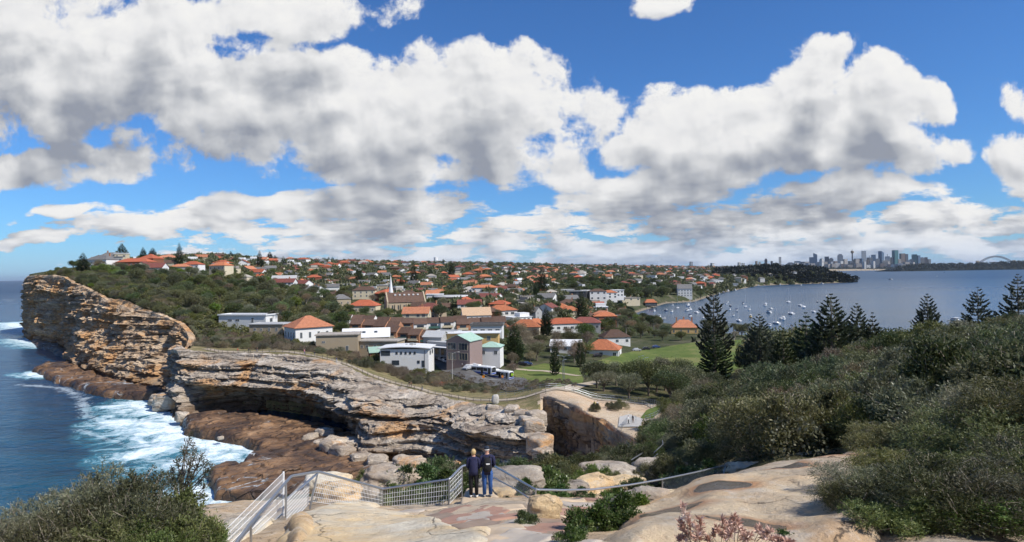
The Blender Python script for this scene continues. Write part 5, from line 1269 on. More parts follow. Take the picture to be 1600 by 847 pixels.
b('modern_house', 'white cubic modern house left of the round dark building', atv(680, 478, 485), 12, 9, 8.5, R(2), 'white', 'white', 'flat', wins=row_wins('F', 12, 5.2, 3, 2.2, 1.6), cat='house')
b('slate_house', 'slate-roofed house with two white dormer gables', atv(746, 474, 500), 17, 9, 4.8, R(-4), 'tan', 'grey', 'gable', 4.0, row_wins('F', 17, 1.2, 4, 1.3, 1.5), cat='house')
b('red_roof_house', 'red-roofed salmon house with white balcony near the chapel', atv(728, 483, 440), 10, 8, 6.2, R(8), 'pink', 'red', 'hip', 2.4, row_wins('F', 10, 3.6, 2, 2.2, 1.5), cat='house')
b('stone_church', 'buff stone hall with two grey roof planes on the hillside', atv(445, 448, 640), 24, 10, 5.8, R(3), 'stone', 'lgrey', 'gable', 5.4, row_wins('F', 24, 1.4, 5, 1.0, 2.4), cat='hall')
b('red_roof_house', 'dark red-roofed brick house above the hillside hall', atv(405, 441, 660), 17, 11, 5.6, R(8), 'brick', 'red', 'hip', 3.2, row_wins('F', 17, 2.6, 4, 1.2, 1.4), cat='house')
b('pale_roof_house', 'house with wide pale grey roof above the dense wood', atv(375, 438, 560), 18, 10, 2.8, R(-6), 'cream', 'pale', 'hip', 3.0, [], cat='house')
# ridge row above the cliff
b('ridge_flats', 'long red-brick flats with red roof on the ridge', atv(213, 421, 560), 30, 12, 6.4, R(-8), 'brick', 'red', 'hip', 3.4, row_wins('F', 30, 3.6, 7, 1.5, 1.4) + row_wins('F', 30, .8, 7, 1.5, 1.4), cat='building')
b('ridge_flats', 'taller brick flats with pyramid red roof on the ridge', atv(236, 419, 575), 15, 14, 8.4, R(-8), 'brick', 'red', 'hip', 4.4, row_wins('F', 15, 5.4, 4, 1.3, 1.4) + row_wins('F', 15, 2.2, 4, 1.3, 1.4), cat='building')
b('ridge_house', 'cream gabled house in front of the brick flats', atv(225, 424, 530), 9, 9, 4.4, R(5), 'cream', 'maroon', 'gable', 3.6, [('F', 3, 1.2, 2.6, 2.0), ('F', 3.6, 4.2, 1.4, 1.4)], axis='y', cat='house')
b('ridge_house', 'white twin-gabled house with brown roof on the ridge', atv(245, 426, 520), 15, 9, 4.2, R(-5), 'white', 'maroon', 'gable', 3.6, row_wins('F', 15, 1.0, 4, 1.6, 1.6), cat='house')
b('ridge_villa', 'grey-roofed villa with white balconies on the ridge', atv(160, 418, 560), 22, 13, 6.6, R(-14), 'white', 'grey', 'hip', 4.4, row_wins('F', 22, 3.4, 5, 2.2, 1.8) + row_wins('F', 22, .6, 5, 2.2, 1.8), chim=[(6, 2)], cat='house')
b('ridge_villa', 'second grey roof stepping up behind the ridge villa', atv(176, 412, 600), 22, 12, 6.0, R(10), 'grey', 'grey', 'hip', 4.6, row_wins('F', 22, 3.0, 4, 2.0, 1.4), chim=[(-4, 0)], cat='house')
b('ridge_villa', 'small bright cream square house beneath the tallest ridge pine', atv(191, 409, 600), 10, 8, 7.4, R(12), 'cream', 'white', 'flat', wins=row_wins('F', 10, 4.4, 2, 2.0, 1.6), cat='house')
b('ridge_house', 'red-roofed white house right of the brick flats', atv(302, 424, 600), 17, 11, 6.2, R(-6), 'white', 'red', 'hip', 3.4, row_wins('F', 17, 3.4, 4, 1.8, 1.6), cat='house')
b('ridge_house', 'orange-roofed cream house at the right end of the ridge row', atv(346, 425, 590), 18, 11, 5.8, R(-20), 'cream', 'orange', 'hip', 3.6, row_wins('F', 18, 2.8, 4, 1.4, 1.6), cat='house')
b('ridge_house', 'low terracotta roofs stepping down right of the flats', atv(283, 425, 575), 16, 9, 4.6, R(4), 'grey', 'terr', 'hip', 2.6, row_wins('F', 16, 1.6, 4, 1.8, 1.4), cat='house')
b('ridge_house', 'pinkish roof peeking over the ridge behind the flats', atv(262, 411, 700), 22, 12, 5.2, R(6), 'white', 'terr', 'hip', 3.4, row_wins('F', 22, 2.8, 4, 1.8, 1.4), cat='house')
# by the park and the water
b('park_house', 'bright orange-roofed bungalow beside the park lawn', atv(942, 556, 300), 16, 12, 3.4, R(-16), 'white', 'orange', 'hip', 4.4, row_wins('F', 16, .8, 3, 1.6, 1.6) + [('R', 2, .8, 2.4, 1.8)], cat='house')
b('park_house', 'brown-roofed house behind the orange park bungalow', atv(960, 536, 335), 14, 10, 3.4, R(8), 'white', 'brown', 'hip', 3.8, row_wins('F', 14, .9, 3, 1.5, 1.5), cat='house')
b('park_house', 'white pitched roofs among bare park trees', atv(885, 548, 300), 14, 9, 2.8, R(-12), 'white', 'white', 'gable', 2.4, row_wins('F', 14, .7, 3, 1.6, 1.4), cat='house')
b('orange_house', 'orange double-hipped roof left of the conical pines', atv(822, 521, 330), 15, 10, 3.6, R(-10), 'cream', 'orange', 'hip', 3.8, row_wins('F', 15, 1.0, 3, 1.6, 1.5), cat='house')
b('orange_house', 'orange roof joining the double-hipped one', atv(838, 518, 340), 13, 10, 3.4, R(14), 'cream', 'orange', 'hip', 3.6, [], cat='house')
b('orange_house', 'orange roof tucked left of the big street pine', atv(783, 525, 330), 12, 9, 3.6, R(6), 'white', 'orange', 'hip', 3.4, row_wins('F', 12, 1.0, 3, 1.5, 1.5), cat='house')
b('red_roof_house', 'wide red-roofed white house above the bare park trees', atv(880, 517, 350), 19, 10, 4.2, R(10), 'white', 'red', 'hip', 3.0, row_wins('F', 19, 1.4, 5, 1.8, 1.4), cat='house')
b('maroon_house', 'maroon-roofed house right of the wide red roof', atv(915, 514, 370), 17, 10, 3.8, R(-8), 'grey', 'maroon', 'hip', 3.2, row_wins('F', 17, 1.0, 4, 1.6, 1.5), cat='house')
b('orange_house', 'orange twin roof in the middle of the suburb', atv(872, 491, 450), 18, 11, 3.8, R(-12), 'white', 'orange', 'hip', 3.8, row_wins('F', 18, 1.0, 3, 1.6, 1.4), cat='house')
b('orange_house', 'orange roof adjoining the twin roof', atv(890, 493, 440), 13, 10, 3.4, R(10), 'cream', 'orange', 'hip', 3.2, row_wins('F', 13, 1.0, 2, 1.6, 1.4), cat='house')
for u, v, Y, w, wl, rf, rt, h, lb in [
  (846, 466, 620, 17, 'cream', 'red', 'hip', 6.0, 'red-roofed cream house in the waterfront ridge row'), (861, 468, 610, 12, 'white', 'pale', 'hip', 7.0, 'cream gabled house beside the red-roofed one'),
  (880, 463, 660, 20, 'white', 'lgrey', 'flat', 6.6, 'white flat-roofed apartment row on the rise'), (903, 468, 620, 18, 'dark', 'lgrey', 'flat', 8.0, 'dark modern house with glass balconies'),
  (916, 467, 630, 9, 'grey', 'white', 'flat', 8.0, 'narrow grey modern house right of the dark one'), (934, 468, 620, 16, 'white', 'brown', 'hip', 8.0, 'tall white house with brown hip roof'),
  (951, 466, 640, 15, 'white', 'orange', 'hip', 5.6, 'white house with orange roof by the waterfront row'), (964, 463, 680, 12, 'white', 'white', 'flat', 6.4, 'bright white villa above the moorings'),
  (984, 472, 700, 20, 'cream', 'pale', 'flat', 4.6, 'cream waterside villa above the jetty'), (945, 503, 430, 15, 'brick', 'orange', 'hip', 4.0, 'orange-roofed brick house behind the palms'),
  (828, 462, 640, 16, 'white', 'grey', 'gable', 5.4, 'white gabled house with slate roof left of the waterfront row'), (840, 477, 560, 14, 'grey', 'lgrey', 'flat', 5.4, 'dark grey flat house under the waterfront row'),
  (757, 462, 560, 22, 'white', 'orange', 'hip', 7.0, 'large white house with orange roof and terraces'), (735, 466, 560, 14, 'cream', 'pale', 'hip', 5.0, 'pale house left of the terraced white house')]:
    b('harbour_house' if u > 800 else 'suburb_house', lb, atv(u, v, Y), w, 10, h, R(random.Random(u).uniform(-14, 14)), wl, rf, rt, None, row_wins('F', w, h - 2.3, 3, 1.9, 1.5, 1.2) + (row_wins('F', w, .7, 3, 1.9, 1.7, 1.2) if h > 5.4 else []), cat='house')
def pavx(o):
    pass
b('pavilion', 'ochre pavilion with orange hip roof and three chimneys by the bay', atv(1069, 521, 425), 17, 11, 4.2, R(-10), 'ochre', 'terr', 'hip', 5.0, row_wins('F', 17, 1.0, 4, 1.0, 2.0), chim=[(-5, -2), (0, 2.4), (5, 0)], cat='pavilion')
def boath():
    o = bpy.data.objects.new('boathouse', None); COL.objects.link(o); p = Q(1016, 481, z=0); o.location = tuple(p); tag(o, 'boathouse on piles over the water with orange roof', 'boathouse')
    w = 14
    for x in (-6, -2, 2, 6):
        for y in (-5, 4): A = Acc(); A.tube([(x, y, -2), (x, y, 2.8)], .25, 6); link('pile', A.mesh('pile', [WL['dark']]), o)
    A = Acc(); A.box((0, 0, 2.6), (16, 12, .3)); link('deck', A.mesh('deck', [WL['dark']]), o)
    A = Acc(); A.box((0, 0, 4.6), (w, 10, 3.6)); link('wall', A.mesh('wall', [WL['dark']]), o); link('roof', hip_roof(w, 10, 6.4, 4.0, .7, ridge=4).mesh('roof', [RF['orange']]), o)
    for x in (-6, -2, 2.2): link('window', win(3.2, 1.6), o, (x, -5, 3.9))
boath()
b('waterside_mansion', 'white gabled mansion between dark trees at the waterline', at(1069, 918, -1.0), 20, 12, 12, R(-8), 'white', 'grey', 'gable', 6, row_wins('F', 20, 8.2, 5, 1.6, 1.8) + row_wins('F', 20, 4.6, 5, 1.6, 1.8) + row_wins('F', 20, 1.2, 5, 1.6, 1.8), cat='house')
b('waterside_house', 'white modern block on the far shore beside the sand', at(1120, 1345, -1.0), 22, 14, 12, R(10), 'white', 'white', 'flat', wins=row_wins('F', 22, 7, 4, 3, 2.4), cat='house')

# lighthouse, water tower
def lighthouse():
    o = bpy.data.objects.new('lighthouse', None); COL.objects.link(o); o.location = tuple(atv(330, 407, 1250)); tag(o, 'small white lighthouse tower on the skyline', 'lighthouse')
    def rings(zs): 
        V = []; n = 14
        for z, r_ in zs: V += [(r_ * math.cos(2 * math.pi * k / n), r_ * math.sin(2 * math.pi * k / n), z) for k in range(n)]
        return V, [[i * n + k, i * n + (k + 1) % n, (i + 1) * n + (k + 1) % n, (i + 1) * n + k] for i in range(len(zs) - 1) for k in range(n)]
    link('tower', Acc().add(*rings([(-10, 3.0), (3, 2.9), (12, 2.3), (12.1, 3.4), (13, 3.4), (13.1, .1)])).mesh('tower', [M_white]), o)
    link('lantern', Acc().add(*rings([(13.1, 1.8), (15.4, 1.8)])).mesh('lantern', [M_glass]), o); link('dome', Acc().add(*rings([(15.4, 2.1), (16.4, 1.6), (17.2, .7), (18.4, .08)])).mesh('dome', [M_white]), o)
lighthouse()
def water_tower():
    o = bpy.data.objects.new('water_tower', None); COL.objects.link(o); o.location = tuple(atv(681, 409, 2000)); tag(o, 'white cylindrical water tower on legs on the skyline', 'water tower')
    n = 16
    def cyl(r_, z0, z1): return [(r_ * math.cos(2 * math.pi * k / n), r_ * math.sin(2 * math.pi * k / n), z) for z in (z0, z1) for k in range(n)] + [(0, 0, z1 + 1)], [[k, (k + 1) % n, n + (k + 1) % n, n + k] for k in range(n)], [[2 * n, n + k, n + (k + 1) % n] for k in range(n)] + [[0, k + 1, k] for k in range(1, n - 1)]
    link('tank', Acc().add(*cyl(6.2, 4, 14)).mesh('tank', [M_white]), o)
    for k in range(6): a = k * math.pi / 3; A = Acc(); A.tube([(5 * math.cos(a), 5 * math.sin(a), -12), (5 * math.cos(a), 5 * math.sin(a), 4)], .55, 5); link('leg', A.mesh('leg', [M_white]), o)
water_tower()
# ------------------------------------------------------------------ suburb fill: houses first, then trees
def sub_ok(x, y):
    h = tps(np.array([x]), np.array([y]))[0]
    return h > 1.5 and not in_poly(np.array([x]), np.array([y]), HARB)[0] and seg_dist(np.array([x]), np.array([y]), HARB)[0] > 10
TOWN = [(650, 300), (520, 340), (520, 430), (560, 470), (400, 640), (270, 640), (140, 620), (150, 780), (330, 1500), (330, 2300), (1120, 2400), (1330, 1960), (1250, 1800), (1170, 1380), (1060, 960), (985, 780), (970, 500), (900, 440), (850, 400), (790, 350)]
HWT = [.9, .8, .6, 1.2, 1.0, 1.0, 2.4, 2.2, 2.2, 2, 2.2, 2.0, 1.8, 1.8, .8, 2, 1.8, 2.2, 1.4, .7, 1.4, .5]
def fill_houses():
    q = random.Random(5); pts = scatter(TOWN, 21, 77, rel=lambda x, y: max(1.0, (y / 520.0) ** .62))
    pts = sorted(pts.tolist(), key=lambda p: p[1]); far = []
    for x, y in pts:
        if not sub_ok(x, y) or not clear(x, y): continue
        sc = q.uniform(.85, 1.15) * (1 if y < 900 else 1.12)
        if not free(x, y, 6.5 * sc): continue
        u = 800 + x / y * 1000
        if y < 520 and u < 640: continue
        if 870 < u < 1135 and 700 < y < 1000 and q.random() < .5: continue
        if NH[0] >= 290: far.append((x, y, sc, q.choices(range(len(HP)), HWT)[0], q.uniform(-.6, .6) + q.choice([0, 0, math.pi / 2]))); continue
        put_house(x, y, q.choices(range(len(HP)), HWT)[0], sc, q.uniform(-.6, .6) + q.choice([0, 0, 0, math.pi / 2]), 9 if y < 620 else (1 if y < 900 else 0))
    return far
FARH = fill_houses()
def far_town():
    """distant suburb: far too many roofs to tell apart, one object"""
    q = random.Random(9); A = {}
    pts = FARH + [(x, y, q.uniform(.9, 1.3), q.choices(range(len(HP)), HWT)[0], q.uniform(-.6, .6)) for x, y in scatter([(200, 2300), (300, 3600), (1080, 4600), (1190, 3200), (1150, 2300)], 31, 5) if sub_ok(x, y)]
    mats = list(RF.values()) + list(WL.values()); mi = {m_.name: i for i, m_ in enumerate(mats)}; acc = Acc()
    hs = height(np.array([p[0] for p in pts]), np.array([p[1] for p in pts]))
    for (x, y, sc, k, rz), z in zip(pts, hs):
        wl, rf, rt = _combo[k]; w, d = 16 * sc, 11 * sc; h = 7.6 * sc; c, s = math.cos(rz), math.sin(rz)
        def tr(V): V = np.array(V, float); return np.stack([V[:, 0] * c - V[:, 1] * s + x, V[:, 0] * s + V[:, 1] * c + y, V[:, 2] + z], 1)
        B = Acc().box((0, 0, (h - 3) / 2), (w, d, h + 3)); acc.add(tr(B.V[0]), B.Q[0], None, mi[WL[wl].name])
        if rt == 'flat': B = Acc().box((0, 0, h + .3), (w + 1, d + 1, .5)); acc.add(tr(B.V[0]), B.Q[0], None, mi[RF[rf].name])
        else: B = hip_roof(w, d, h, 2.8 * sc, .6); acc.add(tr(B.V[0]), B.Q[0], B.T[0], mi[RF[rf].name])
    tag(link('distant_houses', acc.mesh('distant_houses', mats)), 'mass of tiny distant suburb roofs along the ridge', kind='stuff')
far_town()
print('houses', NH[0], len(FARH))

# hero conifers: (kind variant, u, Y, base z or None, height, label)
NF = [norfolk_parts(300, 32, 7.6, 25, L_pine, .0, .10, .22, dens=1.9), norfolk_parts(301, 27, 8.0, 21, L_pineg, .05, .14, .42, dens=1.1), norfolk_parts(302, 26, 7.4, 18, L_pineg, .16, .22, .36, dens=.8), norfolk_parts(303, 24, 7.0, 17, L_pine, .08, .05, .30, dens=1.4)]
def pine(k, u, Y, h, lab, base=None, fat=1.0):
    p = at(u, Y); 
    if base is not None: p[2] = base
    H0 = (32, 27, 26, 24)[k]; s = h / H0
    place('pine_tree', NF[k], p, rr.uniform(0, 6.28), (s * fat, s * fat, s), lab, 'pine tree', 'large island pines'); OCC.append((p[0], p[1], 4))
def ztop(u, v, Y): return Q(u, v, Y=Y)[2]
def pine_to(k, u, vtop, Y, lab, base=None, fat=1.0):
    z0 = base if base is not None else at(u, Y)[2]; pine(k, u, Y, ztop(u, vtop, Y) - z0, lab, z0, fat)
pine_to(3, 1115, 520, 222, 'dense lower dark pine under the tall ragged pine by the lawn', 5.5, 1.35)
pine_to(2, 1114, 450, 236, 'tall ragged-topped pine standing behind the dense dark pine by the lawn', 5, .8)
pine_to(1, 1298, 459, 172, 'broad symmetrical pine rising over the scrub against the bay', None, 1.0)
pine_to(1, 1338, 474, 186, 'pine just right of the broad symmetrical one', None, .8)
pine_to(1, 1185, 491, 210, 'open-branched pale pine right of the lawn', None, 1.0)
pine_to(3, 1222, 512, 190, 'lower dark pine between lawn and broad pine', None, 1.0)
pine_to(3, 1258, 488, 196, 'dark pine left of the broad symmetrical pine', None, 1.0)
pine_to(1, 1448, 459, 165, 'slender pine poking above the scrub into the harbour', None, .8)
pine_to(2, 1527, 448, 150, 'gappy pine with tufted branch tips near the right edge', None, .95)
pine_to(2, 1590, 428, 128, 'tallest gappy pine at the right edge of the photo', None, 1.0)
pine_to(3, 1362, 488, 180, 'small pine top between scrub and bay', None, .7)
pine_to(0, 803, 500, 262, 'dark conical pine beside the bus terminus', None, 1.0)
pine_to(0, 852, 478, 330, 'dark pine behind the orange roofs', None, 1.0)
pine_to(3, 865, 532, 236, 'narrow young pine on the small lawn', None, .62)
pine_to(3, 905, 527, 262, 'narrow dark pine right of the young lawn pine', None, .7)
pine_to(1, 1153, 534, 250, 'small young pine on the far lawn', None, .7)
for u, vt, Y, k, lb in [(191, 380, 620, 1, 'tallest pine on the left ridge'), (224, 386, 640, 0, 'pine standing left in the pair of ridge pines'), (239, 387, 650, 1, 'pine standing right in the pair of ridge pines'), (130, 394, 470, 3, 'dark wide pine at the left end of the ridge'), (342, 394, 1100, 3, 'small dark pine beside the white lighthouse'), (361, 392, 1000, 0, 'single skyline pine right of the lighthouse'),
                      (422, 393, 1050, 1, 'double-topped pine on the skyline'), (430, 398, 1060, 3, 'shorter pine of the skyline pair'), (508, 402, 1300, 3, 'left of three small skyline pines'), (514, 401, 1300, 0, 'middle of three small skyline pines'), (520, 401, 1310, 3, 'right of three small skyline pines'), (443, 400, 950, 3, 'dark pine by the ridge roofs'), (693, 404, 2050, 3, 'tiny pine right of the water tower'), (747, 407, 2100, 3, 'tiny pine on the distant skyline')]:
    pine_to(k, u, vt, Y, lb, None, 1.15)
PM = [palm_parts(400 + i, 8.5 + i) for i in range(2)]
for i, (u, v, Y, lb) in enumerate([(951, 505, 400, 'palm left of three near the bay houses'), (964, 511, 380, 'middle palm of three near the bay houses'), (977, 515, 360, 'palm right of three near the bay houses'), (1167, 528, 345, 'tall palm at the edge of the harbour lawn'), (1130, 525, 380, 'palm behind the tall ragged pine'), (1145, 526, 372, 'bushy palm beside the lawn trees'), (1003, 510, 420, 'palm at the jetty end of the park'), (1020, 512, 415, 'second palm behind the park trees'), (425, 512, 300, 'palm behind the brown block'), (768, 470, 520, 'palm over the slate dormer house'), (975, 505, 440, 'palm beside the moorings')]):
    p = at(u, Y); place('palm_tree', PM[i % 2], p, rr.uniform(0, 6), rr.uniform(.9, 1.15), lb, 'palm tree', 'palms by the harbour')

for u, vt, Y, k, lb in [(1243, 497, 232, 'brown', 'big rounded olive-brown tree by the near bay shore'), (1215, 506, 226, 'olive', 'rounded tree left of the big olive-brown one'), (1275, 503, 222, 'olive', 'dark rounded tree behind the broad bay pine'), (1400, 508, 240, 'olive', 'rounded shore tree behind the scrub'), (1475, 500, 230, 'grey', 'grey-green tree near the slender pine'), (1330, 505, 235, 'olive', 'rounded tree behind the second bay pine'), (1560, 497, 215, 'olive', 'rounded tree between the slim right pines'), (1180, 520, 270, 'brown', 'brownish tree at the harbour end of the lawn')]:
    p = at(u, Y); s = (ztop(u, vt, Y) - p[2]) / 8.6; place('shore_tree', TR[k][0], p, rr.uniform(0, 6), (s * 1.15, s * 1.15, s), lb, 'tree', 'large trees by the near shore')
for u, Y, k, s in [(926, 137, 'olive', .62), (958, 141, 'grey', .7), (968, 144, 'olive', .75), (950, 143, 'olive', .5), (1000, 116, 'bright', .5)]:
    p = at(u, Y); put_shrub(p[0], p[1], k, s, group='shrubs on the tan platform')
# ---- woods, scrub, garden trees
def wood(region, spacing, seed, keys, wts, sc, rel=None, group='trees between the houses', cond=None, rfree=1.5):
    q = random.Random(seed)
    pts = scatter(region, spacing, seed, rel=rel); n = 0
    ok = height(pts[:, 0], pts[:, 1]) > .8 if len(pts) else []
    sw = seaward(pts[:, 0], pts[:, 1]) if len(pts) else []
    for (x, y), o, s_ in zip(pts.tolist(), ok, sw):
        if not o or s_ or not clear(x, y) or not free(x, y, rfree) or (cond and not cond(x, y)): continue
        put_tree(x, y, q.choices(keys, wts)[0], sc * q.uniform(.75, 1.25), group=group); n += 1
    return n
def scrub(region, spacing, seed, keys, wts, sc, rel=None, group='shrubs of the coastal scrub', cond=None, rfree=.5, grow=None):
    q = random.Random(seed); pts = scatter(region, spacing, seed, rel=rel); n = 0
    if not len(pts): return 0
    ok = height(pts[:, 0], pts[:, 1]) > .5; sw = seaward(pts[:, 0], pts[:, 1])
    for (x, y), o, s_ in zip(pts.tolist(), ok, sw):
        if not o or s_ or not clear(x, y) or not free(x, y, rfree) or (cond and not cond(x, y)): continue
        put_shrub(x, y, q.choices(keys, wts)[0], sc * q.uniform(.7, 1.25) * (grow(x, y) if grow else 1), group=group); n += 1
    return n
n = []
# near ridge on the right, dense
n.append(scrub([(1140, 31), (1190, 27.5), (1290, 24), (1400, 20.5), (1480, 20), (1750, 20), (1750, 75), (1500, 75), (1300, 66), (1120, 62), (1090, 46)], 2.3, 1, ['olive', 'grey', 'brown', 'dark', 'bright'], [5, 3, 3, 1.2, 1.2], .95, group='dense scrub on the right ridge', grow=lambda x, y: 1 + .22 * min(1, max(0, (x / y - .45) / .25))))
n.append(scrub([(1035, 60), (1120, 60), (1300, 64), (1500, 73), (1700, 73), (1700, 135), (1450, 140), (1250, 140), (1060, 130), (1046, 112), (1012, 84)], 3.4, 2, ['olive', 'grey', 'brown', 'dark', 'bright'], [4, 3, 3.4, 1.2, 1.0], 1.28, group='dense scrub on the right ridge', grow=lambda x, y: 1 + .08 * min(1, max(0, (x / y - .45) / .25))))
n.append(wood([(1075, 135), (1250, 143), (1450, 140), (1650, 140), (1650, 260), (1300, 240), (1190, 235), (1080, 200), (1050, 165)], 7.2, 3, ['olive', 'grey', 'brown', 'dark'], [4, 4, 2, 2], .85, group='trees behind the right ridge'))
# chasm side
n.append(scrub([(860, 40), (1000, 36), (1130, 33), (1110, 60), (1030, 62), (1012, 82), (975, 72), (900, 58)], 2.5, 4, ['olive', 'grey', 'bright', 'dark'], [3, 2, 2, 2], .62, group='low shrubs beyond the handrail'))
n.append(scrub([(560, 30), (700, 29), (850, 29), (980, 30), (1000, 37), (860, 39), (700, 36), (560, 36)], 1.7, 5, ['olive', 'bright', 'dark'], [3, 2, 3], .48, group='low shrubs beyond the handrail'))
# park and terminus
n.append(wood([(1035, 158), (1070, 150), (1080, 200), (1065, 235), (1000, 222), (930, 205), (905, 190), (925, 178)], 6.5, 6, ['olive', 'grey', 'dark'], [3, 3, 1], .98, group='bushes at the park edge'))
n.append(scrub([(690, 182), (760, 176), (850, 170), (905, 176), (900, 205), (840, 212), (790, 205), (740, 200), (700, 196)], 3.2, 7, ['brown', 'grey', 'olive'], [3, 3, 1], .62, group='bushes between path and terminus'))
n.append(wood([(780, 255), (850, 258), (905, 270), (925, 300), (930, 340), (850, 360), (770, 345), (745, 300), (760, 262)], 7.5, 8, ['brown', 'dark', 'grey', 'olive'], [4, 2, 2, 2], .95, group='trees around the park'))
n.append(wood([(738, 228), (790, 232), (815, 250), (800, 258), (760, 252), (735, 240)], 4.8, 9, ['brown', 'grey'], [3, 2], .72, group='trees around the park'))
n.append(wood([(955, 350), (1000, 360), (1120, 385), (1180, 400), (1180, 415), (1050, 470), (980, 560), (960, 480), (930, 400)], 9.5, 10, ['dark', 'olive', 'bright', 'brown'], [4, 4, 2, 1], .95, group='trees around the park', cond=lambda x, y: not (1040 < 800 + x / y * 1000 < 1100 and y > 385)))
n.append(wood([(1130, 330), (1200, 330), (1210, 400), (1120, 400)], 10, 12, ['brown', 'olive'], [2, 2], .7, group='trees around the park'))
# scrub between cliff path and buildings
n.append(scrub([(300, 246), (345, 238), (450, 226), (520, 214), (600, 200), (700, 184), (720, 200), (700, 215), (600, 232), (530, 240), (420, 262), (330, 280), (310, 262)], 3.6, 13, ['brown', 'grey', 'olive'], [5, 2.5, 1.2], 1.05, group='brown scrub beside the cliff path'))
# left hill wood
n.append(scrub([(110, 405), (150, 352), (200, 318), (250, 300), (300, 262), (330, 262), (330, 320), (300, 380), (220, 440), (150, 480), (90, 500), (70, 480)], 4.6, 14, ['olive', 'grey', 'brown', 'dark', 'bright'], [5, 3, 2, 3, .8], 1.25, group='scrub on the headland'))
n.append(wood([(300, 300), (350, 300), (420, 295), (520, 295), (545, 350), (520, 450), (560, 480), (520, 560), (400, 600), (300, 560), (180, 520), (110, 520), (150, 440), (240, 400)], 9.6, 15, ['dark', 'olive', 'bright', 'brown', 'grey'], [4, 4, 2.2, 2.0, 2.2], .95, group='dense wood on the hillside', rfree=2))
n.append(wood([(500, 285), (560, 300), (620, 285), (640, 300), (640, 420), (560, 430), (520, 400)], 11, 16, ['dark', 'olive', 'bright'], [3, 3, 2], .7, group='trees between the houses', rfree=3))
# street and garden trees among the houses
n.append(wood([(660, 380), (950, 380), (980, 520), (985, 790), (1060, 960), (600, 960), (350, 800), (250, 640), (520, 560), (600, 470)], 14, 17, ['dark', 'olive', 'bright', 'brown', 'grey', 'pine'], [3, 3, 3, 2.4, 2.4, .5], 1.0, rel=lambda x, y: (max(1, y / 600)) ** .5, rfree=-2))
n.append(wood([(880, 760), (985, 800), (1050, 905), (1100, 965), (1110, 1060), (1000, 1100), (880, 900)], 14, 18, ['dark'], [1], 1.35, group='shoreline trees, dark leaves as cloud shade', rfree=-6))  # only dark-leaved trees here, their colour standing in for cloud shadow
print('veg', n, COUNT)

def far_canopy(name, regions, spacing, seed, sc, label, mat, rel=None, per=46, lf=1.0):
    """woodland too far to tell trees apart: one object of leaf clumps"""
    q = np.random.default_rng(seed); proto = []
    for i in range(5):
        d = rdir(per, q, .4); c = d * q.uniform(.75, 1.05, per)[:, None] * np.array([1, 1, .72]) + [0, 0, .62]; V, F_ = leaves(c, rdir(per, q, .3), .62 * lf, .46 * lf, q, .5); proto.append((V, F_))
    Vs = []; Fs = []; n0 = 0
    for reg in regions:
        P = scatter(reg, spacing, seed, rel=rel)
        if not len(P): continue
        z = height(P[:, 0], P[:, 1]); k = (z > .6) & ~seaward(P[:, 0], P[:, 1]); P = P[k]; z = z[k]
        for (x, y), zz in zip(P, z):
            V, F_ = proto[q.integers(5)]; s = sc * q.uniform(.7, 1.3) * (1 if rel is None else rel(x, y) ** .7)
            Vs.append(V * s * np.array([1, 1, q.uniform(.8, 1.2)]) + [x, y, zz - .2 * s]); Fs.append(F_ + n0); n0 += len(V)
    tag(link(name, mesh_np(name, np.concatenate(Vs), np.concatenate(Fs), [mat])), label, kind='stuff')
far_canopy('suburb_tree_cover', [[(650, 400), (930, 430), (985, 790), (1060, 960), (1170, 1380), (1250, 1800), (1330, 1990), (1110, 2400), (300, 2400), (250, 1200), (120, 700), (140, 600), (320, 660), (560, 600)]], 11, 21, 4.9, 'continuous garden tree cover between the far houses', L_distant, rel=lambda x, y: max(1, y / 1000) ** .8, per=130)
far_canopy('ridge_tree_cover', [[(300, 2300), (300, 3700), (1100, 4700), (1180, 4000), (1250, 2900), (1290, 2200), (1110, 2300)]], 34, 22, 8.0, 'distant tree cover on the far ridges', L_distant, per=40)
far_canopy('headland_wood', [[(1120, 1700), (1180, 1750), (1250, 1790), (1330, 1880), (1337, 1950), (1280, 2250), (1120, 2250)]], 13, 23, 10.5, 'wood covering the low bay headland, cloud shade in its leaf colour', L_head_shade, per=90)
far_canopy('hill_undergrowth', [[(110, 395), (150, 350), (200, 318), (250, 300), (300, 275), (330, 262), (420, 262), (520, 290), (560, 340), (560, 480), (400, 600), (180, 520), (70, 490)]], 4.0, 24, 1.5, 'low undergrowth beneath the hillside trees', L_olive, per=90, lf=.7)
far_canopy('ridge_undergrowth', [[(1140, 29), (1200, 26), (1300, 22.5), (1400, 20), (1750, 19), (1750, 135), (1250, 140), (1070, 150), (1046, 120), (1022, 84), (1100, 50)]], 1.9, 25, .95, 'low undergrowth beneath the right ridge scrub', L_grey, per=330, lf=.2)
far_canopy('path_undergrowth', [[(300, 250), (345, 242), (450, 230), (600, 204), (700, 188), (760, 184), (850, 180), (900, 185), (880, 215), (740, 212), (690, 225), (600, 236), (530, 244), (420, 266), (320, 290)]], 2.6, 26, .8, 'low brown undergrowth beside the cliff path', L_brown, per=110, lf=.55)
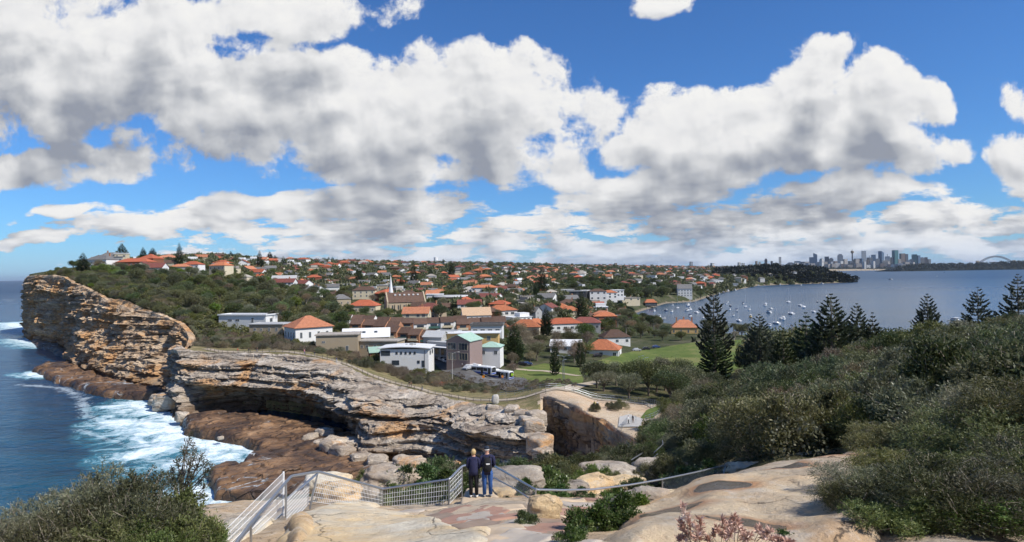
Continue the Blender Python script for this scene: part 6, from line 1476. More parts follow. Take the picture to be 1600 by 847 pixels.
# ------------------------------------------------------------------ city, bridge, harbour
def city_mat(name, c, glass, s=(3.6, 3.6)):
    m_, g = new_mat(name); tc = g.add('ShaderNodeTexCoord').outputs['Object']; x, y, z = g.sep(tc)[:3]
    oi = g.add('ShaderNodeObjectInfo').outputs['Random']
    fl = g.m('GREATER_THAN', g.m('FRACT', g.m('DIVIDE', z, 12.0)), .45); co = g.m('GREATER_THAN', g.m('FRACT', g.m('DIVIDE', g.m('ADD', x, y), 13.0)), .32)
    f = g.m('MULTIPLY', fl, co); c2 = g.mix(oi, tuple(q * .8 for q in c), tuple(min(1, q * 1.15) for q in c))
    g.put(g.b.inputs['Base Color'], g.mix(f, c2, glass)); g.put(g.b.inputs['Roughness'], g.rng(f, 0, 1, .8, .3)); MATS[name] = m_; return m_
CM = dict(stone=city_mat('tower_stone', (.42, .37, .32), (.10, .11, .13)), blue=city_mat('tower_blue_glass', (.09, .14, .21), (.05, .09, .16)), dark=city_mat('tower_dark', (.09, .10, .12), (.03, .04, .06)), white=city_mat('tower_white', (.60, .58, .54), (.18, .20, .23)), teal=city_mat('tower_teal', (.06, .17, .17), (.04, .11, .13)), brown=city_mat('tower_brown', (.28, .21, .17), (.08, .08, .09)), grey=city_mat('tower_grey', (.28, .29, .31), (.10, .12, .15)))
CN = dict(stone='stone-coloured', blue='blue glass', dark='dark', white='pale', teal='teal glass', brown='brown', grey='grey')
CY = 9000.0
def tower(u, vt, w, key, top=0, lab=None, Y=CY, vb=None):
    p = Q(u, 418, Y=Y); zt = ztop(u, vt, Y); W = w * Y / 1000.0; D = W * .8
    if zt < 10: return
    o = bpy.data.objects.new('office_tower' if zt > 90 else 'city_block', None); COL.objects.link(o); o.location = (p[0], p[1], 0); o.rotation_euler = (0, 0, R(rr.uniform(-35, 35)))
    A = Acc(); hb = zt * (.93 if top else 1); A.box((0, 0, hb / 2), (W * .88, D, hb)); link('shaft', A.mesh('shaft', [CM[key]]), o)
    if top == 1: link('crown', Acc().box((0, 0, hb + zt * .035), (W * .55, D * .6, zt * .07)).mesh('crown', [CM['grey']]), o)
    if top == 2:
        A = Acc(); A.add([(-W * .44, -D / 2, hb), (W * .44, -D / 2, hb), (W * .44, D / 2, hb), (-W * .44, D / 2, hb), (-W * .44, -D / 2, hb + zt * .09), (-W * .44, D / 2, hb + zt * .09)], [[0, 4, 5, 3], [4, 1, 2, 5]], [[0, 1, 4], [3, 5, 2]]); link('crown', A.mesh('crown', [CM[key]]), o)
    if top == 3: link('mast', Acc().tube([(0, 0, hb), (0, 0, zt * 1.08)], 2.6, 4).mesh('mast', [M_trim]), o)
    if lab: tag(o, lab, 'tower', 'city skyline towers')
    else: where(o, CN[key] + (' city high-rise' if zt > 90 else ' city mid-rise block'), 'tower', 'city skyline towers', pos=Q(u, vt, Y=Y))
LANDMARKS += [('the needle observation tower', 1332, 402), ('the tall teal glass tower', 1399, 400), ('the slim pale tower', 1348, 400), ('the tall blue glass tower', 1274, 405), ('the slim western skyline tower', 1219, 405), ('the wide bridge arch', 1558, 402), ('the broad domed grey tower', 1313, 405), ('the paired brown towers', 1412, 402)]
for t in [(1235, 410, 10, 'dark', 1), (1246, 408, 8, 'blue', 0), (1253, 409, 8, 'dark', 0), (1268, 402, 7, 'blue', 0), (1274, 396, 6, 'blue', 2), (1284, 404, 6, 'white', 1), (1292, 401, 7, 'dark', 0), (1299, 403, 7, 'stone', 1), (1313, 397, 8, 'grey', 1), (1320, 405, 7, 'stone', 0), (1338, 404, 8, 'stone', 1), (1346, 404, 7, 'blue', 0), (1350, 392, 6.5, 'white', 0), (1359, 401, 7, 'dark', 3), (1365, 398, 6, 'blue', 0), (1377, 393, 7, 'blue', 2), (1387, 399, 8, 'white', 3), (1393, 402, 5, 'dark', 0), (1399, 391, 7.5, 'teal', 0), (1410, 396, 7, 'brown', 0), (1416, 397, 5, 'dark', 0), (1424, 405, 8, 'grey', 1), (1429, 397.5, 8, 'teal', 0), (1435, 399, 5, 'blue', 0), (1441, 402, 6, 'stone', 1), (1447, 402, 5, 'brown', 0), (1452, 405, 4, 'grey', 0), (1405, 405, 7, 'stone', 0), (1382, 407, 10, 'stone', 0), (1371, 404, 6, 'grey', 0), (1356, 406, 6, 'brown', 0), (1329, 408, 6, 'dark', 0), (1306, 408, 6, 'brown', 0), (1288, 409, 8, 'stone', 0), (1260, 409, 8, 'stone', 0), (1419, 407, 7, 'white', 0), (1343, 408, 8, 'grey', 0)]:
    tower(*t)
for i in range(58):
    u = 1180 + i * 4.9 + rr.uniform(-2, 2); tower(u, 416.5 - rr.uniform(0, 6.5) - (2 if 1230 < u < 1440 else -1), rr.uniform(4, 9), rr.choice(['stone', 'white', 'brown', 'grey', 'stone', 'white']), 0, Y=8500 + rr.uniform(-200, 300))
for t in [(962, 411, 4, 'brown', 0, None, 5200), (1022, 414, 3, 'white', 0, None, 5200), (1080, 409, 4.5, 'grey', 0, None, 5200), (1113, 411, 5, 'white', 0, None, 5200), (1155, 410, 4, 'white', 0, None, 5600), (1161, 411, 5, 'white', 0, None, 5600), (1182, 408, 3, 'brown', 0, None, 5600), (1187, 409, 3, 'stone', 0, None, 5600), (1197, 404, 4.5, 'brown', 1, None, 5600), (1206, 408, 3, 'dark', 0, None, 5600), (1219, 401.5, 3.5, 'white', 0, None, 5600), (1173, 413, 5, 'stone', 0, None, 5600), (1211, 413, 6, 'stone', 0, None, 5600), (654, 408, 4, 'brown', 0, None, 2600), (886, 413, 3, 'white', 0, None, 4200), (805, 411, 4, 'white', 0, None, 3800)]:
    tower(*t)
def sydney_tower():
    o = bpy.data.objects.new('observation_tower', None); p = Q(1332, 418, Y=CY); COL.objects.link(o); o.location = (p[0], p[1], 0); tag(o, 'needle-thin observation tower with a wide turret on the city skyline', 'tower')
    zt = ztop(1332, 389, CY)
    def rings(zs, n=12): return [(r_ * math.cos(2 * math.pi * k / n), r_ * math.sin(2 * math.pi * k / n), z) for z, r_ in zs for k in range(n)], [[i * n + k, i * n + (k + 1) % n, (i + 1) * n + (k + 1) % n, (i + 1) * n + k] for i in range(len(zs) - 1) for k in range(n)]
    link('shaft', Acc().add(*rings([(0, 9), (zt * .8, 8)])).mesh('shaft', [M_trim]), o); link('turret', Acc().add(*rings([(zt * .78, 9), (zt * .82, 19), (zt * .89, 21), (zt * .92, 12)])).mesh('turret', [plain('turret_gold', (.22, .16, .09), .5)]), o); link('mast', Acc().add(*rings([(zt * .92, 3), (zt, 1)])).mesh('mast', [M_trim]), o)
sydney_tower()
def hb():
    Y = 8300.0; M = plain('bridge_steel', (.13, .14, .16), .7)
    o = bpy.data.objects.new('arch_bridge', None); COL.objects.link(o); p = Q(1556, 414, Y=Y); o.location = (p[0], p[1], 0); tag(o, 'steel arch bridge with stone pylons beyond the dark headland', 'bridge')
    s = Y / 1000.0; half = 26 * s; k = 1.0
    zA = ztop(1556, 411, Y); zT = ztop(1556, 400, Y)
    zD = ztop(1556, 411, Y)
    def arch(z0, z1, n=29): return [(-half + 2 * half * i / (n - 1), z0 + (z1 - z0) * (1 - ((i / (n - 1)) * 2 - 1) ** 2)) for i in range(n)]
    up = arch(zD + 14, zT); lo = arch(zD - 12, zT - 13)
    for nm, c, r_ in (('top_chord', up, 4.4), ('bottom_chord', lo, 4.0)): link(nm, Acc().tube([(x, 0, z) for x, z in c], r_, 4).mesh(nm, [M]), o)
    for i in range(29):
        link('truss_web', Acc().tube([(up[i][0], 0, up[i][1]), (lo[i][0], 0, lo[i][1])], 1.8, 3).mesh('truss_web', [M]), o)
        if i < 28: link('truss_web', Acc().tube([(up[i][0], 0, up[i][1]), (lo[i + 1][0], 0, lo[i + 1][1])] if i < 14 else [(lo[i][0], 0, lo[i][1]), (up[i + 1][0], 0, up[i + 1][1])], 1.6, 3).mesh('truss_web', [M]), o)
    link('deck', Acc().box((0, 0, zD - 12), (half * 3.4, 30, 6)).mesh('deck', [M]), o)
    for x in (-half - 9, -half - 32, half + 9, half + 32): link('pylon', Acc().box((x, 0, (zD + 16) / 2 + 8), (14, 22, zD + 34), taper=.85).mesh('pylon', [WL['stone']]), o)
hb()
def far_land(name, us, vtop, Y, depth, label, mat, seed, vb=None, sz=16, n=900):
    """wooded headland: a real ridge with tree clumps"""
    P = [Q(u, 420, Y=Y) for u in us]; zt = [max(1.0, ztop(u, v, Y)) for u, v in zip(us, vtop)]; q = np.random.default_rng(seed)
    nx, ny = 220, 14; t = np.linspace(0, 1, nx); X = np.interp(t, np.linspace(0, 1, len(P)), [p[0] for p in P]); ZT = np.interp(X, [p[0] for p in P], zt)
    V = []; hh = np.sin(np.linspace(0, math.pi, ny))
    for j in range(ny): V.append(np.stack([X, np.full(nx, Y + depth * (j / (ny - 1))), -2 + (ZT * .72 + 2) * hh[j]], 1))
    tag(link(name, mesh_np(name, np.concatenate(V), grid_faces(ny, nx), [mat], None, True)), label, kind='structure')
    c = []; per = 26
    for i in range(n):
        x = q.uniform(X[0], X[-1]); z = np.interp(x, X, ZT); f = q.uniform(0.02, .55); s = sz * q.uniform(.6, 1.2) * min(1, z / 25 + .25)
        base = np.array([x, Y + depth * f, -2 + (z * .72 + 2) * math.sin(f * math.pi)]); d = rdir(per, q, .5); c.append((base + d * s * np.array([1, 1, .7]) + [0, 0, s * .2], np.full(per, s)))
    C = np.concatenate([a for a, b_ in c]); S = np.concatenate([b_ for a, b_ in c]); Vv, F_ = leaves(C, rdir(len(C), q, .3), (S * .6)[:, None], (S * .5)[:, None], q, .4)
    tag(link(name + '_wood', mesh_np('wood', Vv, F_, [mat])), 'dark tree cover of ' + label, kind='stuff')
far_land('harbour_headland', [1404, 1425, 1460, 1500, 1540, 1570, 1600, 1700, 1800], [421, 415, 410.5, 410, 409.5, 408.5, 406, 404, 404], 5900, 420, 'wooded headland across the harbour, coloured as under cloud shade', L_head_shade, 3)
far_land('city_shore', [1180, 1240, 1300, 1360, 1420, 1500, 1700], [417, 416, 416.5, 416.5, 416.5, 414, 412], 8350, 150, 'low far shore beneath the city', L_head_shade, 4, sz=14, n=500)
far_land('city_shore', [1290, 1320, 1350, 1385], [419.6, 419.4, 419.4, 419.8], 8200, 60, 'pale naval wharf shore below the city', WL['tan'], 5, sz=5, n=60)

# ---- boats
def hull_mesh(L, B, Hh, mat, name='hull', stripe=None):
    n = 12; V = []; F4 = []
    for i in range(n):
        t = i / (n - 1); x = (t - .5) * L; bw = B / 2 * (1 - max(0, (t - .45) / .55) ** 2.2) * (.78 + .22 * min(1, t / .3)); bw = max(bw, .03); kd = Hh * (.75 - .5 * max(0, t - .6)); sh = Hh * (1 + .25 * t * t)
        V += [(x, -bw, sh), (x, -bw * .85, Hh * .35), (x, 0, -kd * .5), (x, bw * .85, Hh * .35), (x, bw, sh)]
    for i in range(n - 1):
        for j in range(4): F4.append([5 * i + j, 5 * i + j + 1, 5 * i + 6 + j, 5 * i + 5 + j])
        F4.append([5 * i + 4, 5 * i, 5 * i + 5, 5 * i + 9])
    F4.append([0, 4, 3, 1]); A = Acc(); A.add(V, F4, [[1, 3, 2]]); return A.mesh(name, [mat], False)
M_hull = plain('white_hull', (.78, .78, .77), .3, var=.02); M_blue = plain('blue_canvas', (.03, .06, .20), .8); M_sail = plain('cream_canvas', (.5, .45, .36), .8); M_navy = plain('navy_hull', (.03, .04, .09), .3); M_spar = plain('pale_spar', (.62, .63, .64), .4, .2)
def cabin(L, B, H_, x, z, mat=M_hull): return Acc().box((x, 0, z + H_ / 2), (L, B, H_), taper=.82).mesh('cabin', [mat])
def sail_parts(L, hull, cover):
    m = L * 1.35; A = Acc().tube([(L * .05, 0, .9), (L * .05, 0, m)], .085, 5); bm = Acc().tube([(L * .05, 0, 2.2), (-L * .38, 0, 2.25)], .22, 6)
    rg = Acc()
    for a, b_ in (((L * .48, 0, 1.3), (L * .05, 0, m * .97)), ((-L * .48, 0, 1.2), (L * .05, 0, m))): rg.tube([a, b_], .03, 3)
    return [('hull', hull_mesh(L, L * .3, 1.15, hull)), ('cabin', cabin(L * .38, L * .17, .55, 0, 1.15)), ('mast', A.mesh('mast', [M_spar])), ('boom', bm.mesh('boom', [cover])), ('rigging', rg.mesh('rigging', [M_spar]))]
def motor_parts(L, hull, top=M_hull): return [('hull', hull_mesh(L, L * .34, 1.1, hull)), ('cabin', cabin(L * .42, L * .26, 1.2, .02 * L, 1.1)), ('windscreen', Acc().box((.02 * L, 0, 1.75), (L * .39, L * .262, .42)).mesh('windscreen', [M_glass])), ('canopy', Acc().box((-.18 * L, 0, 2.45), (L * .40, L * .25, .16)).mesh('canopy', [top]))]
SP = [(sail_parts(11, M_hull, M_blue), 'white yacht with blue sail cover'), (sail_parts(10, M_hull, M_sail), 'white yacht with cream sail cover'), (sail_parts(12, M_navy, M_hull), 'navy-hulled yacht with bare mast'), (sail_parts(13, M_hull, M_hull), 'large white yacht with tall mast')]
MP = [(motor_parts(9, M_hull, M_blue), 'white motor cruiser with blue canopy'), (motor_parts(7, M_hull), 'small white motorboat'), (motor_parts(8, M_navy), 'dark-hulled motorboat'), (motor_parts(12, M_hull), 'large white motor yacht'), (motor_parts(7, plain('yellow_hull', (.55, .36, .10), .5)), 'small ochre-hulled launch')]
def boat(u, v, proto, s=1.0, rz=None):
    parts, look = proto; p = Q(u, v, z=0.0); 
    o = place('sailing_yacht' if 'yacht with' in look or 'bare mast' in look else 'motorboat', parts, (p[0], p[1], 0), rr.uniform(-.5, .5) + (math.pi / 2.4) if rz is None else rz, s, None, 'boat'); where(o, look, 'boat', 'boats moored in the bay'); return o
for u, v, k, s in [(1059, 482, 0, 1), (1079, 485, 1, 1.1), (1088, 489, 3, .9), (1127, 482, 1, .8), (1165, 480, 0, 1), (1154, 502, 1, 1), (1197, 476, 2, 1), (1204, 483, 1, .9), (1232, 473, 3, 1.2), (1236, 491, 3, 1.1), (1250, 478, 3, .95), (1256, 481, 3, 1.15), (1213, 506, 1, 1), (1271, 488, 0, 1), (1277, 472, 2, .8), (1291, 464, 1, .9), (1173, 494, 1, .8), (1224, 497, 1, .8), (1187, 497, 1, .9), (1327, 502, 3, 1.1), (1012, 499, 0, .8), (1100, 497, 1, .6)]:
    boat(u, v, SP[k], s)
for u, v, k, s in [(1041, 486, 2, .9), (1050, 488, 1, 1), (1075, 478, 1, 1.4), (1077, 482, 0, 1), (1074, 486, 3, .9), (1094, 483, 2, 1), (1078, 495, 0, 1.1), (1051, 478, 1, .9), (1022, 487, 1, 1.2), (1135, 476, 1, .9), (1141, 479, 2, .9), (1140, 485, 1, 1), (1151, 486, 0, 1.1), (1146, 494, 1, .8), (1171, 485, 1, .9), (1201, 489, 1, 1.2), (1203, 510, 1, .9), (1137, 473, 1, .8), (1161, 475, 0, .9), (1196, 478, 3, .9), (1225, 500, 1, 1), (1220, 499, 3, .7), (1173, 496, 4, 1), (1021, 497, 3, .9), (1031, 496, 1, 1), (1118, 455, 3, 1), (1137, 455, 1, 1.6), (1124, 460, 1, 1.4), (1148, 454, 1, 1.5), (1130, 458, 2, 1.4), (1391, 437, 3, 1.5), (1464, 432, 1, 1.4), (1475, 426, 2, 2), (1492, 502, 3, 1.2), (1176, 446, 1, 1.6), (1200, 444, 3, 1.2), (1210, 445, 1, 1.6), (1235, 443, 3, 1.1), (1251, 446, 3, 1.3), (1268, 443, 1, 1.6), (1284, 444, 1, 1.6), (1219, 446, 1, 1.5), (1150, 449, 3, 1), (1185, 447, 1, 1.5)]:
    boat(u, v, MP[k], s)
def jetty():
    o = bpy.data.objects.new('jetty', None); COL.objects.link(o); a = Q(975, 499, z=1.4); b_ = Q(1040, 497, z=1.4); o.location = tuple(a); tag(o, 'long low public jetty reaching into the moorings', 'jetty'); d = b_ - a; L = float(np.linalg.norm(d)); rz = math.atan2(d[1], d[0]); o.rotation_euler = (0, 0, rz)
    link('deck', Acc().box((L / 2, 0, 0), (L, 3, .3)).mesh('deck', [M_conc]), o)
    for i in range(10): link('pile', Acc().tube([(L * i / 9, 1.4, -3), (L * i / 9, 1.4, 1.2)], .22, 6).mesh('pile', [M_white]), o)
jetty()
# shore row of small houses on the far side of the bay
q_ = random.Random(3)
for i in range(30):
    u = 1100 + i * 5.4 + q_.uniform(-2, 2); v = 443.5 + max(0, (1150 - u) * .13) - q_.choice([0, 0, 5, 9]); Y = 45000 / max(1, (v - VH(u)) ) * (.80 if v < 440 else .93); Y = min(Y, 2350)
    x, y = Q(u, v, Y=Y)[:2]
    if not sub_ok(x, y) or u > 1262: continue
    if NH[0] < 300: put_house(x, y, q_.choice([0, 1, 3, 5, 10, 11, 14, 17]), 1.25, q_.uniform(-.5, .5), 0)
# ------------------------------------------------------------------ foreground rocks
def HG(x, y): return height(np.asarray(x, float), np.asarray(y, float))
def gslab(name, px, lift, thick, mat, label, **k):
    pts = []
    for q_ in px:
        u, v = q_[:2]; Y = q_[2] if len(q_) > 2 else None
        pts.append(tuple((Q(u, v, Y=Y) if Y else G(u, v, lo=6))[:2]))
    return slab(name, pts, lambda x, y: HG(x, y) + lift, thick, mat, label, **k)
gslab('rock_slab', [(905, 838), (935, 812), (1000, 803), (1050, 782), (1085, 770), (1130, 757), (1200, 741), (1270, 727), (1345, 716), (1420, 722), (1440, 760), (1420, 860, 12), (1350, 960, 9.5), (960, 960, 9.5), (905, 900, 11)], .34, 1.3, M_slab, 'broad orange and grey sandstone shelf at the bottom right', step=.09, edge=.9, amp=.16, fs=.45, seed=4)
gslab('rock_slab', [(430, 838), (448, 815), (505, 800), (560, 800), (640, 803), (700, 812), (742, 832), (770, 870, 13.5), (760, 980, 9.5), (400, 980, 9.5), (405, 900, 11.5)], .18, .9, M_slabw, 'big pale yellow slab at the bottom centre left', step=.08, edge=.6, amp=.10, fs=.4, seed=6)
gslab('rock_slab', [(298, 806, 18), (322, 775, 19.5), (368, 758, 20.5), (415, 762, 20.5), (445, 775, 20), (440, 800, 18.5), (400, 840, 16), (330, 900, 14), (280, 860, 15)], .25, 1.8, M_slabw, 'pale yellow ledge with orange stains outside the left fence', step=.09, edge=.8, amp=.22, fs=.6, seed=9)
gslab('rock_slab', [(446, 792, 19.5), (470, 770, 21), (505, 766, 23), (560, 775, 24.5), (600, 782, 25), (600, 800), (540, 802), (480, 806), (450, 812)], .08, 1.0, M_slabw, 'grey and yellow rock floor behind the mesh fence', step=.09, edge=.6, amp=.12, fs=.5, seed=12)
gslab('rock_slab', [(425, 880), (436, 838), (458, 814), (484, 812), (504, 828), (502, 852), (478, 900)], .32, .9, M_boulderw, 'rounded orange hump of rock by the lower handrail', step=.06, edge=.5, amp=.08, fs=.8, seed=13)
q0 = random.Random(4)
FLAG = [plain('flagstone_red', (.36, .21, .15), .9, var=.22, scale=1.4, bump=.6), plain('flagstone_brown', (.30, .22, .16), .9, var=.22, scale=1.4, bump=.6), plain('flagstone_tan', (.50, .39, .27), .9, var=.2, scale=1.4, bump=.6), plain('flagstone_grey', (.44, .38, .31), .9, var=.2, scale=1.4, bump=.6)]
fl = [(660, 812, 1.2, 1), (668, 797, 1.0, 2), (705, 799, 1.1, 0), (735, 800, 1.3, 2), (765, 798, 1.2, 0), (795, 796, 1.0, 2), (690, 809, 1.0, 1), (722, 812, 1.2, 0), (757, 811, 1.2, 3), (790, 808, 1.1, 0), (770, 826, 1.2, 2), (745, 823, 1.0, 1), (802, 822, 1.2, 3), (835, 827, 1.3, 0), (868, 818, 1.2, 1), (885, 803, 1.2, 0), (905, 790, 1.3, 3), (890, 782, 1.2, 2), (945, 782, 1.4, 0), (780, 845, 1.3, 2), (825, 845, 1.2, 3), (862, 838, 1.0, 1), (925, 800, 1.1, 0), (970, 778, 1.1, 1), (850, 806, .9, 2), (640, 800, 1.0, 3), (880, 852, 1.1, 3), (615, 806, .9, 2)]
_fn = ['reddish', 'brown', 'tan', 'grey']
for i, (u, v, s, k) in enumerate(fl):
    p = G(u, v, lo=6); n = 9; poly = [(p[0] + s * .62 * (1 + q0.uniform(-.25, .25)) * math.cos(2 * math.pi * j / n), p[1] + s * .8 * (1 + q0.uniform(-.25, .25)) * math.sin(2 * math.pi * j / n)) for j in range(n)]
    f = slab('flagstone', poly, lambda x, y: HG(x, y) + .05, .14, FLAG[k], None, step=.05, edge=.14, amp=.025, fs=2.0, seed=20 + i); where(f, _fn[k] + ' flat stone of the lookout floor', 'flagstone', 'flat stones of the lookout floor', pos=p)
STEPZ = 36.98
slab('stone_step', [tuple(Q(u, v, Y=y)[:2]) for u, v, y in [(716, 786, 22.9), (728, 776, 24.0), (757, 775, 24.1), (782, 783, 23.2), (780, 787, 22.0), (718, 790, 21.9)]], lambda x, y: STEPZ + 0 * x, .45, FLAG[2], 'flat tan stone step the couple stand on', step=.05, edge=.16, amp=.015, fs=1.5, seed=60)
# loose rocks (u, v of base, Y, size, label, material, flat, seed)
def rk(u, v, Y, size, lab, mat=M_boulder, flat=.6, seed=1, rz=0.0, n=26, sink=.3, rough=.22, z=None, steps=0):
    p = G(u, v, lo=6)
    if Y > 23.5 or abs(p[1] - Y) > 7: p = Q(u, v, Y=Y)
    else: sink = min(sink, .25)
    sz = size if not np.isscalar(size) else (size, size * .8, size * flat)
    sz = tuple(np.array(sz) * p[1] / Y)
    boulder('boulder', p, sz, mat, lab, seed, rz=rz, sink=sink, n=n, rough=rough, steps=steps)
rk(852, 809, 21.2, (1.12, .9, .78), 'bare yellow boulder with a flat top beside the handrail', M_boulderw, seed=3, n=36, sink=.12)
rk(610, 765, 27.5, (2.4, 1.7, 1.0), 'big grey rounded boulder behind the mesh fence', M_boulder, seed=5, n=40, sink=.1)
rk(575, 775, 26.5, (1.0, .8, .6), 'small grey boulder at the foot of the big rounded one', M_boulder, seed=6)
rk(528, 784, 24.5, (1.7, 1.2, .85), 'orange banded boulder seen through the fence', M_boulderw, seed=7, n=36, steps=.18)
rk(510, 762, 26.5, (1.9, 1.3, .7), 'mossy yellow ledge behind the fence corner', M_slabw, seed=8)
rk(800, 768, 25.8, (2.5, 1.6, .95), 'long tan overhanging boulder below the handrail', M_boulder, seed=9, n=40, sink=.05)
rk(778, 786, 24.6, (1.4, 1.0, .62), 'orange rock under the long tan boulder', M_boulderw, seed=10)
rk(885, 778, 27.0, (1.9, 1.3, .85), 'cracked pale grey boulder left of the tilted orange slab', M_boulder, seed=11, n=36)
rk(925, 772, 28.5, (2.0, 1.2, .95), 'tilted orange slab between grey boulders', M_boulderw, seed=12, rz=.5, n=32, steps=.2)
rk(950, 757, 36, (3.5, 2.6, 1.25), 'large domed tan boulder beneath the small stair rail', M_boulder, seed=13, n=44, sink=.2)
rk(975, 768, 30, (2.0, 1.4, .8), 'low tan rock beside the domed boulder', M_boulderw, seed=14)
rk(1030, 752, 38, (3.0, 2.4, 1.5), 'wedge of tan rock right of the stair rail', M_boulder, seed=15, rz=.3, n=32, steps=.25)
rk(1062, 748, 38.5, (2.4, 1.6, 1.0), 'brown rock wedge beside the scrub edge', M_boulder, seed=16)
rk(1005, 806, 19.6, (1.7, 1.0, .85), 'pitted grey ledge rock right of the leafy bush', M_boulder, seed=17, n=36, rough=.3)
rk(1035, 797, 20.2, (1.2, .8, .7), 'knobbly pale rock under the handrail post', M_slabw, seed=18, rough=.32)
rk(1172, 742, 27.2, (2.0, 1.0, .62), 'hollow-sided pale rock at the rail end', M_slabw, seed=19, n=32, rough=.34)
rk(1290, 722, 25.5, (3.4, 1.2, .5), 'long pale rock edge below the scrub', M_slabw, seed=20, rz=.35, n=32)
rk(1445, 683, 30, (2.4, 1.8, 1.5), 'grey and orange boulder half buried in scrub', M_boulder, seed=21, n=32, sink=.0)
rk(1180, 752, 24.5, (.6, .5, .3), 'small stone on the orange shelf', M_boulderw, seed=22)
# rubble in the chasm and on the shelf
M_rub = rock_mat('rubble_rock', GREY, .5, 2.0, .8, False, .3)
for i, (u, v, Y, s) in enumerate([(262, 640, 218, 9), (250, 632, 226, 6), (285, 672, 196, 5), (541, 705, 162, 5), (520, 712, 158, 7), (508, 690, 172, 5), (555, 712, 160, 5), (485, 700, 168, 4.5), (535, 722, 153, 6), (565, 735, 148, 5), (500, 704, 163, 3.5), (240, 640, 222, 3.5), (345, 704, 172, 1.6), (590, 748, 144, 6), (640, 752, 141, 7), (700, 756, 138, 6)]):
    p = Q(u, v, Y=Y); p[2] = max(p[2], 1.5); o = boulder('rubble_block', p, (s, s * .75, s * .6), M_rub, None, 300 + i, rz=i * 1.1, sink=.45, n=20, rough=.2, sq=.45); where(o, 'fallen sandstone block', 'boulder', 'fallen blocks at the cliff foot', pos=p)
for i, (u, v, Y, s) in enumerate([(835, 676, 134, 4.2), (843, 702, 127, 4.8), (825, 668, 138, 4), (815, 655, 143, 3.2), (838, 660, 140, 4), (800, 648, 146, 3.5), (848, 718, 123, 3.6), (770, 645, 150, 3)]):
    p = Q(u, v, Y=Y); o = boulder('cliff_block', p, (s, s * .9, s * .8), M_rub, None, 400 + i, rz=i * .9, sink=.5, n=20, rough=.12, sq=.35); where(o, 'split square block at the cliff corner', 'boulder', 'split blocks at the cliff corner', pos=p)
o = slab('chasm_floor', [tuple(Q(u, 430, Y=y)[:2]) for u, y in [(540, 158), (600, 150), (700, 142), (800, 132), (850, 150), (990, 112), (1000, 90), (880, 62), (700, 50), (500, 50), (420, 110)]], lambda x, y: 2.2 + 0 * x, 4, M_rub, None, None, step=1.0, edge=3, amp=1.4, fs=.25, seed=31, strata=.6)

# ------------------------------------------------------------------ railings of the lookout
def rail(pts, r_, mat=M_pipe, ns=8):
    A = Acc(); P = [np.array(p, float) for p in pts]; D = [P[0]]
    for a, b_, c in zip(P[:-2], P[1:-1], P[2:]):   # round the corners a little
        u1 = (a - b_) / np.linalg.norm(a - b_); u2 = (c - b_) / np.linalg.norm(c - b_); k = min(.12, np.linalg.norm(a - b_) * .3, np.linalg.norm(c - b_) * .3)
        D += [b_ + u1 * k, b_ + (u1 + u2) * k * .25, b_ + u2 * k]
    D.append(P[-1]); return A.tube(D, r_, ns).mesh('rail', [mat])
def mesh_infill(a0, a1, b0, b1, sx=.075, sz=.12, r_=.006, mat=None, diag=False):
    """wire panel between bottom edge a0->b0 and top edge a1->b1"""
    A = Acc(); a0, a1, b0, b1 = map(np.array, (a0, a1, b0, b1)); L = np.linalg.norm(b0 - a0); Hh = np.linalg.norm(a1 - a0)
    pt = lambda s, t: (a0 * (1 - s) + b0 * s) * (1 - t) + (a1 * (1 - s) + b1 * s) * t
    if diag:
        n = int(L / sx)
        k = Hh / L
        for i in range(-int(n * k) - 1, n + 1):
            for sg in (1, -1):
                s0, s1 = (i / n, i / n + k) if sg > 0 else (i / n + k, i / n); t0, t1 = 0., 1.
                if s1 == s0: continue
                pts_ = []
                lo_, hi_ = min(s0, s1), max(s0, s1)
                if hi_ < 0 or lo_ > 1: continue
                f = lambda s: (s - s0) / (s1 - s0)
                sa, sb = max(0, lo_), min(1, hi_); A.tube([pt(sa, f(sa)), pt(sb, f(sb))], r_ * .7, 3)
    else:
        for i in range(int(L / sx) + 1): s = i * sx / L; A.tube([pt(s, 0), pt(s, 1)], r_, 3)
        for j in range(int(Hh / sz) + 1): t = j * sz / Hh; A.tube([pt(0, t), pt(1, t)], r_, 3)
    return A.mesh('mesh_panel', [mat or M_white])
